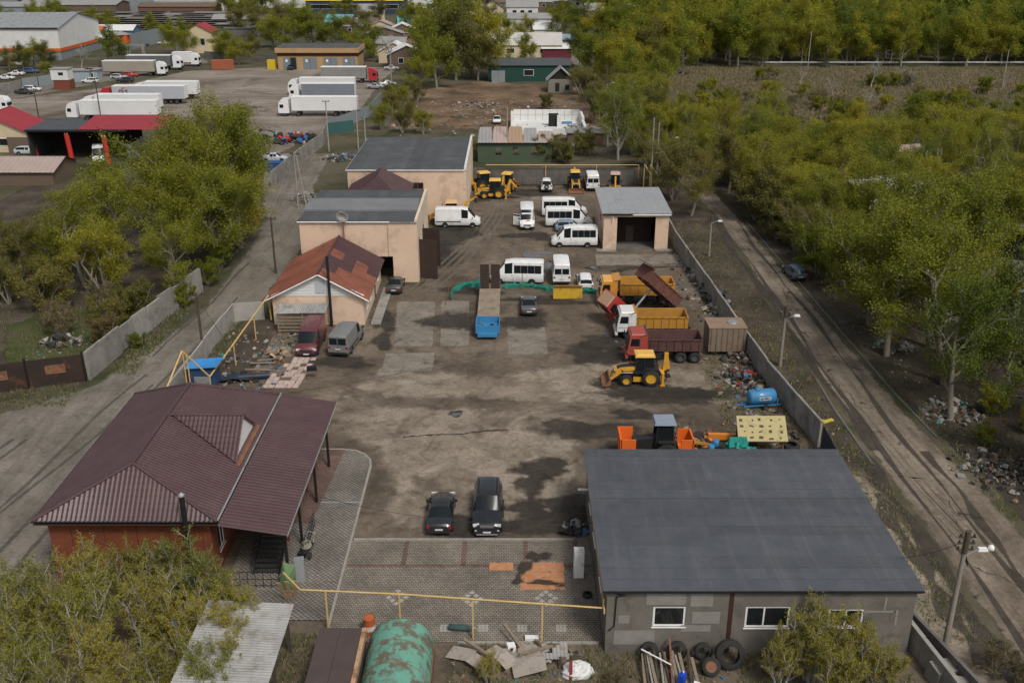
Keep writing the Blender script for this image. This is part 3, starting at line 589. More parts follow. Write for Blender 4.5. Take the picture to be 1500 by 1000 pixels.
# porch deck, stair and railings
MB().span((-17.6, 53.6, 1.3), (-14.3, 64, 1.5)).build('porch_deck', M('porch_concrete', (.12, .11, .1)), bh)
for k in range(9): MB().box((-15.0, 50.6 + k * .33, .17 * (k + 1) - .02), (1.5, .34, .05)).build('step', M('dark_step', (.03, .028, .027)), bh)
for x in (-15.8, -14.2): MB().path([(x, 50.3, .05), (x, 53.7, 1.45)], .06).build('stringer', m_black, bh)
def railing(pts, h=1.0, name='railing', parent=bh, gap=.45):
    mb = MB()
    for a, b in zip(pts[:-1], pts[1:]):
        a, b = Vector(a), Vector(b); n = max(1, int((b - a).length / gap))
        for z in (h, h * .55, h * .15): mb.tube(a + Vector((0, 0, z)), b + Vector((0, 0, z)), .022, n=5)
        for k in range(n + 1): p = a.lerp(b, k / n); mb.tube(p, p + Vector((0, 0, h)), .02, n=5)
    return mb.build(name, m_black, parent)
railing([(-14.25, 53.7, 1.5), (-14.25, 63.8, 1.5)]); railing([(-14.15, 50.4, .1), (-14.15, 53.7, 1.5)]); railing([(-15.9, 50.4, .1), (-15.9, 53.7, 1.5)])
railing([(-17.6, 49.0, .1), (-13.4, 49.0, .1)], 1.1); railing([(-13.0, 51.6, .1), (-13.0, 55.6, .1)], 1.1)
for y in (54, 57, 60, 63.5): MB().box((-14.4, y, .65), (.2, .2, 1.3)).build('deck_pier', m_brick, bh)
door(bh, (hx1, 57, 1.5), 1.0, 2.1, 0, m_brown_steel)
mb = MB().tube((-18.9, 48.9, 0), (-18.9, 48.9, 6.5), .15, n=12); ch = mb.build('chimney_pipe', m_black, bh)
MB().lathe([(.02, 6.72), (.2, 6.6), (.19, 6.5)], 12, (-18.9, 48.9, 0)).build('cap', m_steel, ch)

# ------------------------------------------------------------------ peach house with patched gable roof
pc = thing('peach_house', 'peach rendered house with white gable and patched orange and maroon roof', 'house')
x0, x1, y0, y1, h = -23.7, -14.7, 92.0, 104.6, 3.05
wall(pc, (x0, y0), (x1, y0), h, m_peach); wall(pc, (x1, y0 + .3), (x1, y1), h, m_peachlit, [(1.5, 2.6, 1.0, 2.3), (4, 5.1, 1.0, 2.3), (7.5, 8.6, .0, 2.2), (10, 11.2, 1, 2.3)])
wall(pc, (x0, y1), (x0, y0 + .3), h, m_peach)
for a in (2.05, 4.55, 10.6): window(pc, (x1 - .1, y0 + .3 + a, 1.65), 1.1, 1.3, 0)
door(pc, (x1 - .1, y0 + .3 + 8.05, 0), 1.1, 2.2, 0, m_brown_steel)
xm, zr2 = -18.95, 5.45
MB().prism([(x0 - .1, h + .02), (x1 + .1, h + .02), (xm, zr2 - .12)], y0 - .06, y0 + .2, 'y').build('gable', m_siding, pc)
for k in range(6):
    z = h + .25 + k * .33; hw = (zr2 - .12 - z) / (zr2 - h) * 4.5
    if hw > .2: MB().box((xm, y0 - .068, z), (2 * hw - .1, .012, .02)).build('siding_joint', M('siding_shadow_gap', (.4, .4, .39)), pc)
MB().box((-18.9, y0 - .09, 4.05), (.95, .05, 1.3)).build('gable_hatch', M('grey_hatch', (.42, .43, .45)), pc)
# left slope: long orange sheets; right slope: patched sheets
def slope_sheets(parent, xe, ze, cols, rows, pick, names='roof_sheet', ya=y0 - .45, yb=y1):
    for c in range(cols):
        for r in range(rows):
            a, b = ya + (yb - ya) * c / cols, ya + (yb - ya) * (c + 1) / cols + .06
            t0, t1 = r / rows, (r + 1) / rows + (.015 if r < rows - 1 else 0)
            P = lambda t, y: (xm + (xe - xm) * t, y, zr2 + (ze - zr2) * t)
            plane3(names, [P(t1, a), P(t1, b), P(t0, b), P(t0, a)], pick(c, r), .2, .03, .4, parent, lift=.012 * (r % 2) + .006 * (c % 2))
slope_sheets(pc, -24.4, 2.72, 5, 1, lambda c, r: m_orange_roof)
pat = {(0, 1), (0, 2), (0, 0), (1, 2), (1, 1), (2, 2), (3, 0), (0, 3), (1, 3), (2, 3), (3, 2)}
slope_sheets(pc, -14.1, 2.72, 6, 4, lambda c, r: m_orange_roof if (c, r) in pat else m_maroon2)
MB().tube((xm, y0 - .47, zr2 + .04), (xm, y1, zr2 + .04), .13, n=6).build('ridge_cap', m_maroon2, pc)
for sx in (-24.4, -14.1): MB().path([(xm, y0 - .47, zr2 - .08), (sx, y0 - .47, 2.64)], .07).build('bargeboard', m_white, pc)
MB().span((-14.1, y0, 0), (-13.1, y1 - 2, .18)).build('step', m_conc, pc)
MB().tube((-17.9, 91.5, 0), (-17.9, 91.5, 7.3), .14, n=10).build('chimney_pipe', m_black, pc)
ln = thing('lean_to_shelter', 'low lean-to shelter of grey asbestos sheets against peach wall', 'shelter', (-20.6, 90.8, 0))
for i, xx in enumerate((-2.4, -1.2, 0.0, 1.2)):
    wave_plane((xx, -1.1, 2.05 + .02 * i), (1, 0, 0), (0, 1, .12), [(0, 0), (1.3, 0), (1.3, 2.1), (0, 2.1)], .2, .04).build('sheet', m_slate if i < 2 else m_steel, ln)
for xx in (-2.2, .2, 2.3): MB().box((xx, -.9, 1.0), (.12, .12, 2.0)).build('post', m_wood, ln)
for k in range(5): MB().box((-.1, -.95, .25 + k * .34), (4.4, .05, .2)).build('board', m_wood, ln)

# ------------------------------------------------------------------ peach workshop (middle) with satellite dish
pb = thing('peach_workshop', 'peach rendered flat-roofed workshop with satellite dish and brown gates', 'building')
x0, x1, y0, y1, h = -23.3, -10.4, 105.0, 119.2, 6.85
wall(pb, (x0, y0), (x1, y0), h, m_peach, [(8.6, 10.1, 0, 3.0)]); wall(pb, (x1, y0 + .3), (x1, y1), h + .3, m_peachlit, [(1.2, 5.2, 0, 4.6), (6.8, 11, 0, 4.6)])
wall(pb, (x1 - .3, y1), (x0, y1), h, m_peach); wall(pb, (x0, y1 - .3), (x0, y0 + .3), h, m_peach)
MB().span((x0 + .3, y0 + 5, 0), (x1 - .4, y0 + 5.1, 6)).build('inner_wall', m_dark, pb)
rb = MB().span((x0 - .2, y0 - .15, h), (x1 - .02, y1 + .1, h + .1)).build('roof', m_steel, pb)
for k in range(12):
    a, b = x0 - .2 + k * 1.06, x0 - .2 + (k + 1) * 1.06 + .05
    MB().slab([(a, y0 - .05, h + .125), (b, y0 - .05, h + .13), (b, y1 + .05, h + .14), (a, y1 + .05, h + .135)], .02).build('roofing_strip', m_bitumen2, rb)
MB().prism([(y0 + 4.1, h + .15), (y0 + 8.0, h + .15), (y0 + 8.0, h + .72), (y0 + 4.1, h + .38)], x0 - .25, x1 - .35, 'x').build('raised_roof_light', M('pale_grey_felt', (.14, .145, .15), (.19, .195, .2), .5, coord='World'), pb)
MB().path([(x0 - .2, y0 - .18, h + .1), (x1 - 3, y0 - .18, h + .1)], .07).build('gutter', m_white, pb)
MB().path([(-13.6, y0 - .08, h), (-13.6, y0 - .08, 3.2), (-13.9, y0 - .08, 3.0)], .05).build('downpipe', m_peach, pb)
for yy, w_ in ((106.4, 2.0), (111.0, 2.1)):
    MB().box((x1 + 1.0, yy - .2, 2.3), (2.1, .1, 4.5), rot=(0, 0, R(-12))).build('gate_leaf', m_brown_steel, pb)
dr = thing('satellite_dish', 'round grey satellite dish on a rusty mast above workshop wall', 'satellite dish', (-18.4, 104.6, 0))
MB().tube((0, 0, 4.9), (0, 0, 7.2), .06).build('mast', m_rust, dr)
mb = MB(); mb.lathe([(.01, .0), (.3, .04), (.5, .12), (.68, .24), (.66, .26), (.48, .15), (.01, .04)], 20, axis='y'); mb.build('dish', M('dish_grey', (.42, .41, .39), (.5, .49, .47), 2), dr, (0, -.05, 7.75), (R(-18), 0, R(170)))
MB().path([(0, -.1, 7.2), (0, -.75, 7.6)], .025).build('feed_arm', m_steel, dr)

# annex with maroon hip roof, then the far peach hall
an = thing('hipped_annex', 'small peach annex with maroon hip roof between two peach halls', 'annex')
x0, x1, y0, y1, h = -21.2, -13.6, 120.2, 131.4, 4.8
for a, b in (((x0, y0), (x1, y0)), ((x1, y0), (x1, y1)), ((x1, y1), (x0, y1)), ((x0, y1), (x0, y0))): wall(an, a, b, h, m_peach, t=.25)
ap, aq = (-17.5, 127.0, 7.0), (-17.5, 131.6, 7.0); a_, b_, c_, d_ = (x0 - .4, y0 - .4, h), (x1 + .4, y0 - .4, h), (x1 + .4, 131.6, h), (x0 - .4, 131.6, h)
plane3('roof_slope', [a_, b_, ap], m_maroon, parent=an); plane3('roof_slope', [b_, c_, aq, ap], m_maroon, parent=an); plane3('roof_slope', [d_, a_, ap, aq], m_maroon2, parent=an)
pa = thing('peach_hall', 'large peach rendered hall with wide grey felt roof', 'building')
x0, x1, y0, y1, h = -22.2, -6.15, 131.9, 154.4, 6.55
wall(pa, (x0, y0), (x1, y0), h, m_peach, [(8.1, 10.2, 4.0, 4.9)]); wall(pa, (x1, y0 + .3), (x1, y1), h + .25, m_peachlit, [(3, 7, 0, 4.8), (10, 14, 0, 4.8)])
wall(pa, (x1 - .3, y1), (x0, y1), h, m_peach); wall(pa, (x0, y1 - .3), (x0, y0 + .3), h, m_peach)
window(pa, (-13.05, y0 + .1, 4.45), 2.1, .9, R(-90), (.33, .66), M('brown_frame', (.07, .045, .035)))
MB().span((x0 - .2, y0 - .2, h), (x1 - .3, y1 + .2, h + .12)).build('roof', m_white, pa)
for k in range(16):
    a, b = x0 - .15 + k * .985, x0 - .15 + (k + 1) * .985 + .04
    MB().slab([(a, y0 - .12, h + .145), (b, y0 - .12, h + .15), (b, y1 + .1, h + .16), (a, y1 + .1, h + .155)], .02).build('roofing_strip', m_bitumen2, pa)
MB().span((x1 - .32, y0 - .1, h), (x1 - .02, y1, h + .4)).build('parapet', m_siding, pa)
for yy in (134.8, 141.8): MB().box((x1 - .1, yy + 2, 2.4), (.12, 3.9, 4.7)).build('gate_leaf', m_white, pa)

# ------------------------------------------------------------------ garage with corrugated roof
gd = thing('garage', 'peach garage with open dark doorway and corrugated grey roof', 'garage')
x0, x1, y0, y1, h = 11.2, 19.15, 117.2, 129.0, 4.45
wall(gd, (x0, y0), (x1, y0), h, m_peach, [(1.65, 6.35, 0, 4.15)]); wall(gd, (x1, y0 + .3), (x1, y1), h, m_peach); wall(gd, (x1 - .3, y1), (x0, y1), h, m_peach); wall(gd, (x0, y1 - .3), (x0, y0 + .3), h, m_peach)
for k in range(8):
    a = x0 - .25 + k * 1.06
    plane3('roof_sheet', [(a, y0 - .35, 4.62), (a + 1.1, y0 - .35, 4.62), (a + 1.1, y1 + .2, 4.9), (a, y1 + .2, 4.9)], M('corrugated_zinc', (.27, .28, .285), (.34, .345, .35), .5, rough=.5, coord='World'), .2, .045, None, gd, lift=.008 * (k % 2))
MB().span((x0 + 3.5, y0 - .36, 4.42), (x1 + .2, y0 - .3, 4.58)).build('fascia', m_white, gd)
MB().span((x0 - .2, y0 - .36, 4.42), (x0 + 3.4, y0 - .3, 4.58)).build('fascia', m_black, gd)
MB().span((x0 - .8, y0 - .8, 0), (x0 + 1.6, y0 - .02, .12)).build('plinth', m_conc, gd); MB().span((x1 - 1.6, y0 - .8, 0), (x1 + .6, y0 - .02, .12)).build('plinth', m_conc, gd)
mb = MB(); 
for k in range(12): mb.box((x0 + 4.0, y0 + 3.5, .2 + k * .36), (4.6, .04, .34), rot=(R(2), 0, 0))
mb.build('inner_shutter', M('brown_inner_shutter', (.03, .018, .013)), gd); MB().box((x0 + 3.6, y0 + 3.3, 1.1), (1.0, .05, 2.2)).build('inner_door', M('inner_door_brown', (.07, .05, .04)), gd)
MB().box((x0 - .02, y0 + 4, 3.2), (.05, 1.0, .9)).build('window', m_glass, gd)
MB().path([(x0 + 1.1, y0 - .1, 4.3), (x0 + 1.1, y0 - .3, 4.0), (x0 + 1.1, y0 - .32, 3.6)], .05).build('lamp_bracket', m_white, gd)
MB().span((x0 + .3, y0 + .3, .002), (x1 - .3, y1 - .3, .03)).build('floor_slab', m_conc_dark, gd)

# ------------------------------------------------------------------ fences
def panel_fence(name, label, pts, h, mat, L=2.6, t=.14, cap=True, jitter=.03, tilt=.02, post=None, cat='fence'):
    e = thing(name, label, cat)
    for a, b in zip(pts[:-1], pts[1:]):
        a, b = Vector((*a, 0)), Vector((*b, 0)); d = b - a; n = max(1, round(d.length / L)); yaw = math.atan2(d.y, d.x)
        for k in range(n):
            p = a.lerp(b, (k + .5) / n); l = d.length / n
            mb = MB(); mb.box((0, 0, h / 2), (l - .05, t, h + random.uniform(-jitter, jitter)))
            if cap: mb.box((0, 0, h - .08), (l - .05, t + .06, .12)); mb.box((0, 0, .25), (l - .05, t + .08, .5))
            if cap:
                for q in (-.32, 0, .32): mb.box((q * l, 0, h * .55), (.12, t + .05, h * .7))
            mb.build('panel', mat, e, (p.x, p.y, 0), (random.uniform(-tilt, tilt), random.uniform(-.006, .006), yaw))
            if post: MB().box((0, 0, h / 2 + .05), (.16, .2, h + .1)).build('post', post, e, (*(a.lerp(b, k / n)).xy, 0), (0, 0, yaw))
    return e
panel_fence('concrete_fence', 'long weathered concrete panel fence between yard and road', [(20.1, 133), (20.2, 117.4), (21.2, 96), (22.05, 78.3), (23.35, 66.6)], 2.2, m_conc)
panel_fence('steel_fence', 'short dark steel sheet fence behind grey building roof', [(23.4, 66.3), (23.2, 59)], 2.0, M('dark_blue_steel', (.035, .04, .05)), cap=False, L=2.4, t=.05)
panel_fence('board_fence', 'weathered grey board fence closing the yard behind the diggers', [(-5.9, 151.5), (20, 151.5)], 2.6, M('grey_board', (.085, .078, .068), (.15, .138, .12), 1.0, coord='World'), L=1.1, t=.06, cap=False)
panel_fence('concrete_wall', 'low concrete wall of weathered slabs beside gravel road', [(-37.0, 78.8), (-36.4, 85), (-35.3, 93), (-33.8, 102)], 2.5, m_conc, L=3.2, t=.25, cap=False, jitter=.35, tilt=.06)
rg = thing('rusty_gate', 'dark rusty sheet steel gate beside gravel road', 'gate')
a = Vector((-37.2, 78.6, 0)); b = Vector((-50, 74, 0)); d = (b - a)
for k in range(3):
    p = a.lerp(b, (k + .5) / 3); l = d.length / 3; yaw = math.atan2(d.y, d.x)
    o = MB().box((0, 0, 1.3), (l - .06, .06, 2.5)).build('gate_leaf', M('rust_black_sheet', (.02, .016, .015), (.045, .024, .018), .7, rough=.8, coord='World', dirt=(.14, .05, .02), dscale=.5, dlim=(.55, .7)), rg, (p.x, p.y, 0), (0, 0, yaw))
    MB().box((0, .06, 1.5), (1.6, .04, .8)).build('patch', m_rust, o)
for k in range(4): p = a.lerp(b, k / 3); MB().box((p.x, p.y, 1.4), (.15, .15, 2.8)).build('post', m_black, rg)
# concrete compound beside the gravel road
panel_fence('compound_wall', 'pale concrete compound wall with metal lattice opening by rubble plot', [(-25.0, 93.5), (-28.0, 93.0), (-28.2, 86.5), (-28.2, 80), (-28.3, 74)], 1.9, M('pale_panel', (.3, .285, .26), (.38, .365, .33), .6, coord='World', dirt=(.19, .17, .14), dscale=.8), L=3, t=.15, cap=False)
# low walls beside the grey building
panel_fence('retaining_wall', 'dark low concrete wall running from grey building corner', [(22.0, 45.6), (24.2, 36)], 1.6, m_conc_dark, L=2.4, t=.2, cap=False)
panel_fence('block_wall', 'narrow low concrete wall next to piled blocks', [(21.7, 45.0), (22.9, 36)], 1.5, m_conc, L=2.4, t=.25, cap=False)
# gas pipes
def pipe_thing(name, label, pts, posts, r=.055):
    e = thing(name, label, 'gas pipe'); MB().path(pts, r).build('pipe', m_yellow_pipe, e)
    for p in posts: MB().box((p[0], p[1], p[2] / 2), (.09, .09, p[2])).build('post', m_yellow_pipe, e)
    return e
gz_ = 2.7
pipe_thing('gas_pipe', 'yellow gas pipe on thin posts across the block paving', [(-12.9, 46.6, 2.9), (-11.7, 45.3, gz_), (-6.0, 44.9, gz_), (-1.5, 44.4, gz_), (4.9, 43.7, gz_), (4.93, 43.7, 3.3)], [(-10.3, 45.2, gz_), (-6.2, 44.9, gz_), (-2.15, 44.5, gz_), (1.65, 44.1, gz_)])
pipe_thing('gas_pipe', 'long yellow gas pipe along the far board fence', [(-4, 151.0, 3.1), (19.0, 151.0, 3.1), (19.5, 150.8, 3.1), (19.5, 150.8, 1.0)], [(5.2, 151, 3.1), (13, 151, 3.1)], .07)
pipe_thing('gas_pipe', 'tall yellow gas pipe arch over the rubble plot', [(-28.2, 69.0, .6), (-27.0, 74.5, 4.6), (-25.5, 76.0, 1.6), (-24.2, 92.5, 2.9), (-24.2, 92.8, .2)], [(-26.95, 74.5, 4.6), (-26.6, 74.3, 4.4), (-25.5, 76.0, 1.7), (-25.0, 82, 2.0), (-24.6, 88, 2.4)], .08)
for yaw, x in ((25, 19.7), (-20, 20.6)): pipe_thing('gas_pipe', 'short leaning yellow pipe frame by the fence corner' if yaw > 0 else 'yellow pipe frame standing by the concrete fence end', [(x, 146, .1), (x, 146, 4.2), (x + .6, 142, 3.6), (x + .6, 142, 0)], [], .08)
# ------------------------------------------------------------------ vehicles
def lettering(txt, size, parent, loc, rot, offset=0.0, mat=None):
    cu = bpy.data.curves.new('lettering', 'FONT'); cu.body = txt; cu.size = size; cu.extrude = .004; cu.offset = offset; cu.align_x = 'CENTER'
    tmp = bpy.data.objects.new('lettering_source', cu); COL.objects.link(tmp); bpy.context.view_layer.update()
    me = bpy.data.meshes.new_from_object(tmp.evaluated_get(bpy.context.evaluated_depsgraph_get())); bpy.data.objects.remove(tmp)
    me.materials.clear(); me.materials.append(mat or m_trim); return link('lettering', me, parent, loc, rot)
m_rim = M('steel_rim', (.32, .32, .32), (.4, .4, .4), 3, rough=.4, metal=.4)
m_rim_dark = M('dark_rim', (.06, .06, .06), rough=.6)
m_rim_yellow = M('yellow_rim', (.62, .34, .02), (.5, .27, .03), 3, rough=.5)
m_lamp = M('headlamp', (.6, .62, .64), rough=.1, spec=.7)
m_red = M('red_lamp', (.3, .01, .01), rough=.2)
m_plate = M('number_plate', (.6, .6, .58), rough=.5)
m_trim = M('black_plastic', (.02, .02, .021), rough=.6)
_wheel = {}
def wheel_mesh(r, w, rim, big=False):
    k = (round(r, 3), round(w, 3), rim.name)
    if k not in _wheel:
        t = MB(); t.lathe([(r * .6, -w / 2), (r * .93, -w / 2), (r, -w * .36), (r, w * .36), (r * .93, w / 2), (r * .6, w / 2)], 18, axis='y', caps=False)
        if big:
            for i in range(14):
                a = 2 * math.pi * i / 14
                for s in (-1, 1): t.box((math.cos(a) * r, s * w * .2, math.sin(a) * r), (.06, w * .4, .1), rot=(0, -a, 0))
        q = MB(); q.lathe([(.02, -w * .3), (r * .28, -w * .34), (r * .5, -w * .3), (r * .62, -w * .46), (r * .62, w * .46), (r * .5, w * .3), (r * .28, w * .34), (.02, w * .3)], 16, axis='y')
        _wheel[k] = (t.mesh('tyre', m_tyre), q.mesh('rim', rim))
    return _wheel[k]
def wheel(parent, x, y, r, w, rim=None, big=False):
    t, q = wheel_mesh(r, w, rim or m_rim, big)
    o = link('wheel', t, parent, (x, y, r)); link('rim', q, o); return o
def loft(stations, codes):
    """closed car shell from stations (x, zlow, zbelt, ztop, half_belt, half_top), rear to front; codes per segment: b body, s side glass, w windscreen, r rear window.
    returns dict of MB by piece"""
    out = {k: MB() for k in ('body', 'windscreen', 'rear_window', 'side_l', 'side_r')}
    def ring(s):
        x, zl, zb, zt, hb, ht = s; z5 = max(zt - .06, zb + .004)
        half = [(0, zl), (hb * .9, zl), (hb * .985, zl + .16), (hb, zb - .14), (hb * .965, zb), (ht, z5), (ht * .86, max(zt, z5 + .004)), (0, max(zt, z5 + .004) + .025)]
        return [Vector((x, y, z)) for y, z in half]
    rs = [ring(s) for s in stations]; nb = len(rs[0]) - 1
    for i, c in enumerate(codes):
        a, b = rs[i], rs[i + 1]
        for side in (1, -1):
            for k in range(nb):
                q = [a[k], b[k], b[k + 1], a[k + 1]]; q = [Vector((p.x, p.y * side, p.z)) for p in q]
                tgt = 'body'
                if c == 's' and k == 4: tgt = 'side_l' if side > 0 else 'side_r'
                if c == 'w' and k in (5, 6): tgt = 'windscreen'
                if c == 'w' and k == 4: tgt = 'body'
                if c == 'r' and k in (5, 6): tgt = 'rear_window'
                out[tgt].add(q, [(0, 1, 2, 3)], 0, True)
    for rr in (rs[0], rs[-1]):
        pts = [Vector((p.x, p.y, p.z)) for p in rr] + [Vector((p.x, -p.y, p.z)) for p in rr[1:-1][::-1]]
        out['body'].add(pts, [tuple(range(len(pts)))])
    return out
def weld(o):
    bm = bmesh.new(); bm.from_mesh(o.data); bmesh.ops.remove_doubles(bm, verts=bm.verts, dist=.0005); bmesh.ops.recalc_face_normals(bm, faces=bm.faces)
    for e in bm.edges:
        if len(e.link_faces) == 2 and e.calc_face_angle(0) > R(38): e.smooth = False
    bm.to_mesh(o.data); bm.free()
def shell(parent, stations, codes, pm):
    d = loft(stations, codes)
    b = d['body'].build('body', pm, parent); weld(b)
    for k, n in (('windscreen', 'windscreen'), ('rear_window', 'rear_window'), ('side_l', 'side_window'), ('side_r', 'side_window')):
        if d[k].f: o = d[k].build(n, m_carglass, parent); weld(o)
    return b
def extras(p, L, W, zf, zr, wy, hl=True, plate=True, mir=None, roof=None):
    """lamps, bumpers, plates, mirrors"""
    hw = W / 2
    for s in (-1, 1):
        if hl: MB().box((L / 2 - .09, s * hw * .72, zf), (.12, hw * .42, .16), rot=(0, 0, -s * .25)).build('headlight', m_lamp, p)
        MB().box((-L / 2 + .04, s * hw * .82, zr), (.1, hw * .22, .2)).build('tail_light', m_red, p)
        if mir: MB().box((mir[0], s * (hw + .1), mir[1]), (.1, .2, .16)).build('mirror', m_trim, p)
    MB().box((L / 2 - .02, 0, .42), (.14, W * .9, .2), taper=.96).build('bumper', m_trim, p); MB().box((-L / 2 + .02, 0, .45), (.14, W * .9, .2)).build('bumper', m_trim, p)
    if plate:
        MB().box((L / 2 + .06, 0, .44), (.02, .5, .11)).build('number_plate', m_plate, p); MB().box((-L / 2 - .06, 0, zr - .12), (.02, .5, .11)).build('number_plate', m_plate, p)
def arches(p, xs, r, hw):
    for x in xs:
        for s in (-1, 1):
            mb = MB(); n = 12; pts = []
            for i in range(n + 1): a = math.pi * i / n; pts.append((x + math.cos(a) * r * 1.18, r + math.sin(a) * r * 1.18))
            mb.prism(pts + [(x - r * 1.18, .28), (x + r * 1.18, .28)][:0], s * (hw - .06), s * (hw + .004), 'y'); mb.build('wheel_arch', m_trim, p)
def sedan(label, pm, x, y, rz, L=4.4, W=1.7, name='sedan_car', cat='car', group=None, hatch=False, H=1.42, detail=True, wagon=False):
    t = thing(name, label, cat, (x, y, 0), rz, group); hw = W / 2; k = H / 1.42
    if hatch or wagon:
        xr = -.46 if wagon else -.42
        st = [(-.5 * L, .42, .84, .88, hw * .9, hw * .72), (-.49 * L, .3, .92, .96, hw * .97, hw * .8), (xr * L, .26, .93, 1.30 * k, hw, hw * .72), (-.33 * L, .25, .93, 1.40 * k, hw, hw * .72), (-.05 * L, .24, .92, H, hw, hw * .72), (-.03 * L, .24, .92, H, hw, hw * .72), (.10 * L, .24, .91, 1.37 * k, hw, hw * .68), (.27 * L, .25, .88, .93, hw, hw * .8), (.44 * L, .28, .74, .79, hw * .96, hw * .78), (.5 * L, .4, .58, .62, hw * .8, hw * .6)]
        codes = 'brsssbswb'.replace('sbs', 'sbs'); codes = ['b', 'r', 's', 's', 'b', 's', 'w', 'b', 'b']
    else:
        st = [(-.5 * L, .45, .80, .83, hw * .85, hw * .66), (-.475 * L, .32, .90, .94, hw * .95, hw * .76), (-.31 * L, .25, .93, .98, hw, hw * .8), (-.16 * L, .24, .93, 1.38 * k, hw, hw * .69), (-.03 * L, .24, .92, H, hw, hw * .7), (-.012 * L, .24, .92, H, hw, hw * .7), (.09 * L, .24, .91, 1.38 * k, hw, hw * .67), (.26 * L, .25, .89, .94, hw, hw * .8), (.44 * L, .28, .73, .78, hw * .96, hw * .78), (.5 * L, .4, .57, .61, hw * .8, hw * .6)]
        codes = ['b', 'b', 'r', 's', 'b', 's', 'w', 'b', 'b']
    shell(t, st, codes, pm)
    r = .31
    for xx in (-.31 * L, .31 * L):
        for s in (-1, 1): wheel(t, xx, s * (hw - .09), r, .2)
    arches(t, (-.31 * L, .31 * L), r, hw)
    if detail:
        extras(t, L, W, .64, .74, hw, mir=(.16 * L, .95)); MB().box((L / 2 - .04, 0, .62), (.08, W * .34, .12)).build('grille', m_trim, t)
    return t
def suv(label, pm, x, y, rz, L=4.95, W=1.96, H=1.88, group=None, spare=False, detail=True):
    t = thing('suv_car', label, 'car', (x, y, 0), rz, group); hw = W / 2
    st = [(-.5 * L, .5, 1.0, 1.06, hw * .93, hw * .76), (-.49 * L, .4, 1.12, 1.2, hw * .98, hw * .82), (-.455 * L, .36, 1.13, H - .1, hw, hw * .74), (-.36 * L, .34, 1.13, H - .02, hw, hw * .75), (-.1 * L, .34, 1.12, H, hw, hw * .76), (-.085 * L, .34, 1.12, H, hw, hw * .76), (.06 * L, .34, 1.11, H - .05, hw, hw * .73), (.2 * L, .36, 1.09, 1.15, hw, hw * .84), (.43 * L, .4, .98, 1.04, hw * .98, hw * .84), (.49 * L, .5, .86, .92, hw * .92, hw * .76), (.5 * L, .55, .8, .84, hw * .86, hw * .7)]
    shell(t, st, ['b', 'r', 's', 's', 'b', 's', 'w', 'b', 'b', 'b'], pm)
    for xx in (-.29 * L, .31 * L):
        for s in (-1, 1): wheel(t, xx, s * (hw - .12), .39, .27)
    arches(t, (-.29 * L, .31 * L), .39, hw)
    extras(t, L, W, .9, 1.05, hw, mir=(.15 * L, 1.15))
    g = MB(); g.box((L / 2 - .0, 0, .88), (.08, W * .48, .22)); g.build('grille', m_rim_dark, t)
    for k in range(3): MB().box((L / 2 + .045, 0, .8 + k * .07), (.02, W * .44, .025)).build('grille_bar', m_rim, t)
    MB().box((L / 2 + .05, 0, .28), (.08, W * .7, .06)).build('skid_bar', m_rim, t)
    for s in (-1, 1):
        MB().tube((-.38 * L, s * hw * .66, H + .05), (.0 * L, s * hw * .66, H + .05), .025, n=6).build('roof_rail', m_trim, t)
        MB().box((-.08 * L, s * (hw + .03), .42), (.45 * L, .14, .06)).build('running_board', m_trim, t)
        MB().lathe([(.01, 0), (.08, 0), (.08, .04), (.01, .05)], 10, (L / 2 - .02, s * hw * .74, .5), 'x').build('fog_lamp', m_lamp, t)
    for k in (-1, 0, 1): MB().box((-.18 * L, k * .28, H + .012), (.36 * L, .05, .02)).build('roof_rib', pm, t)
    if spare: wheel(t, 0, 0, .36, .24).matrix_local = Matrix.Translation((-L / 2 - .12, 0, 1.0)) @ Matrix.Rotation(R(90), 4, 'Z')
    return t
m_wpaint = paint('white_van_paint', (.72, .72, .71), .35, .25)
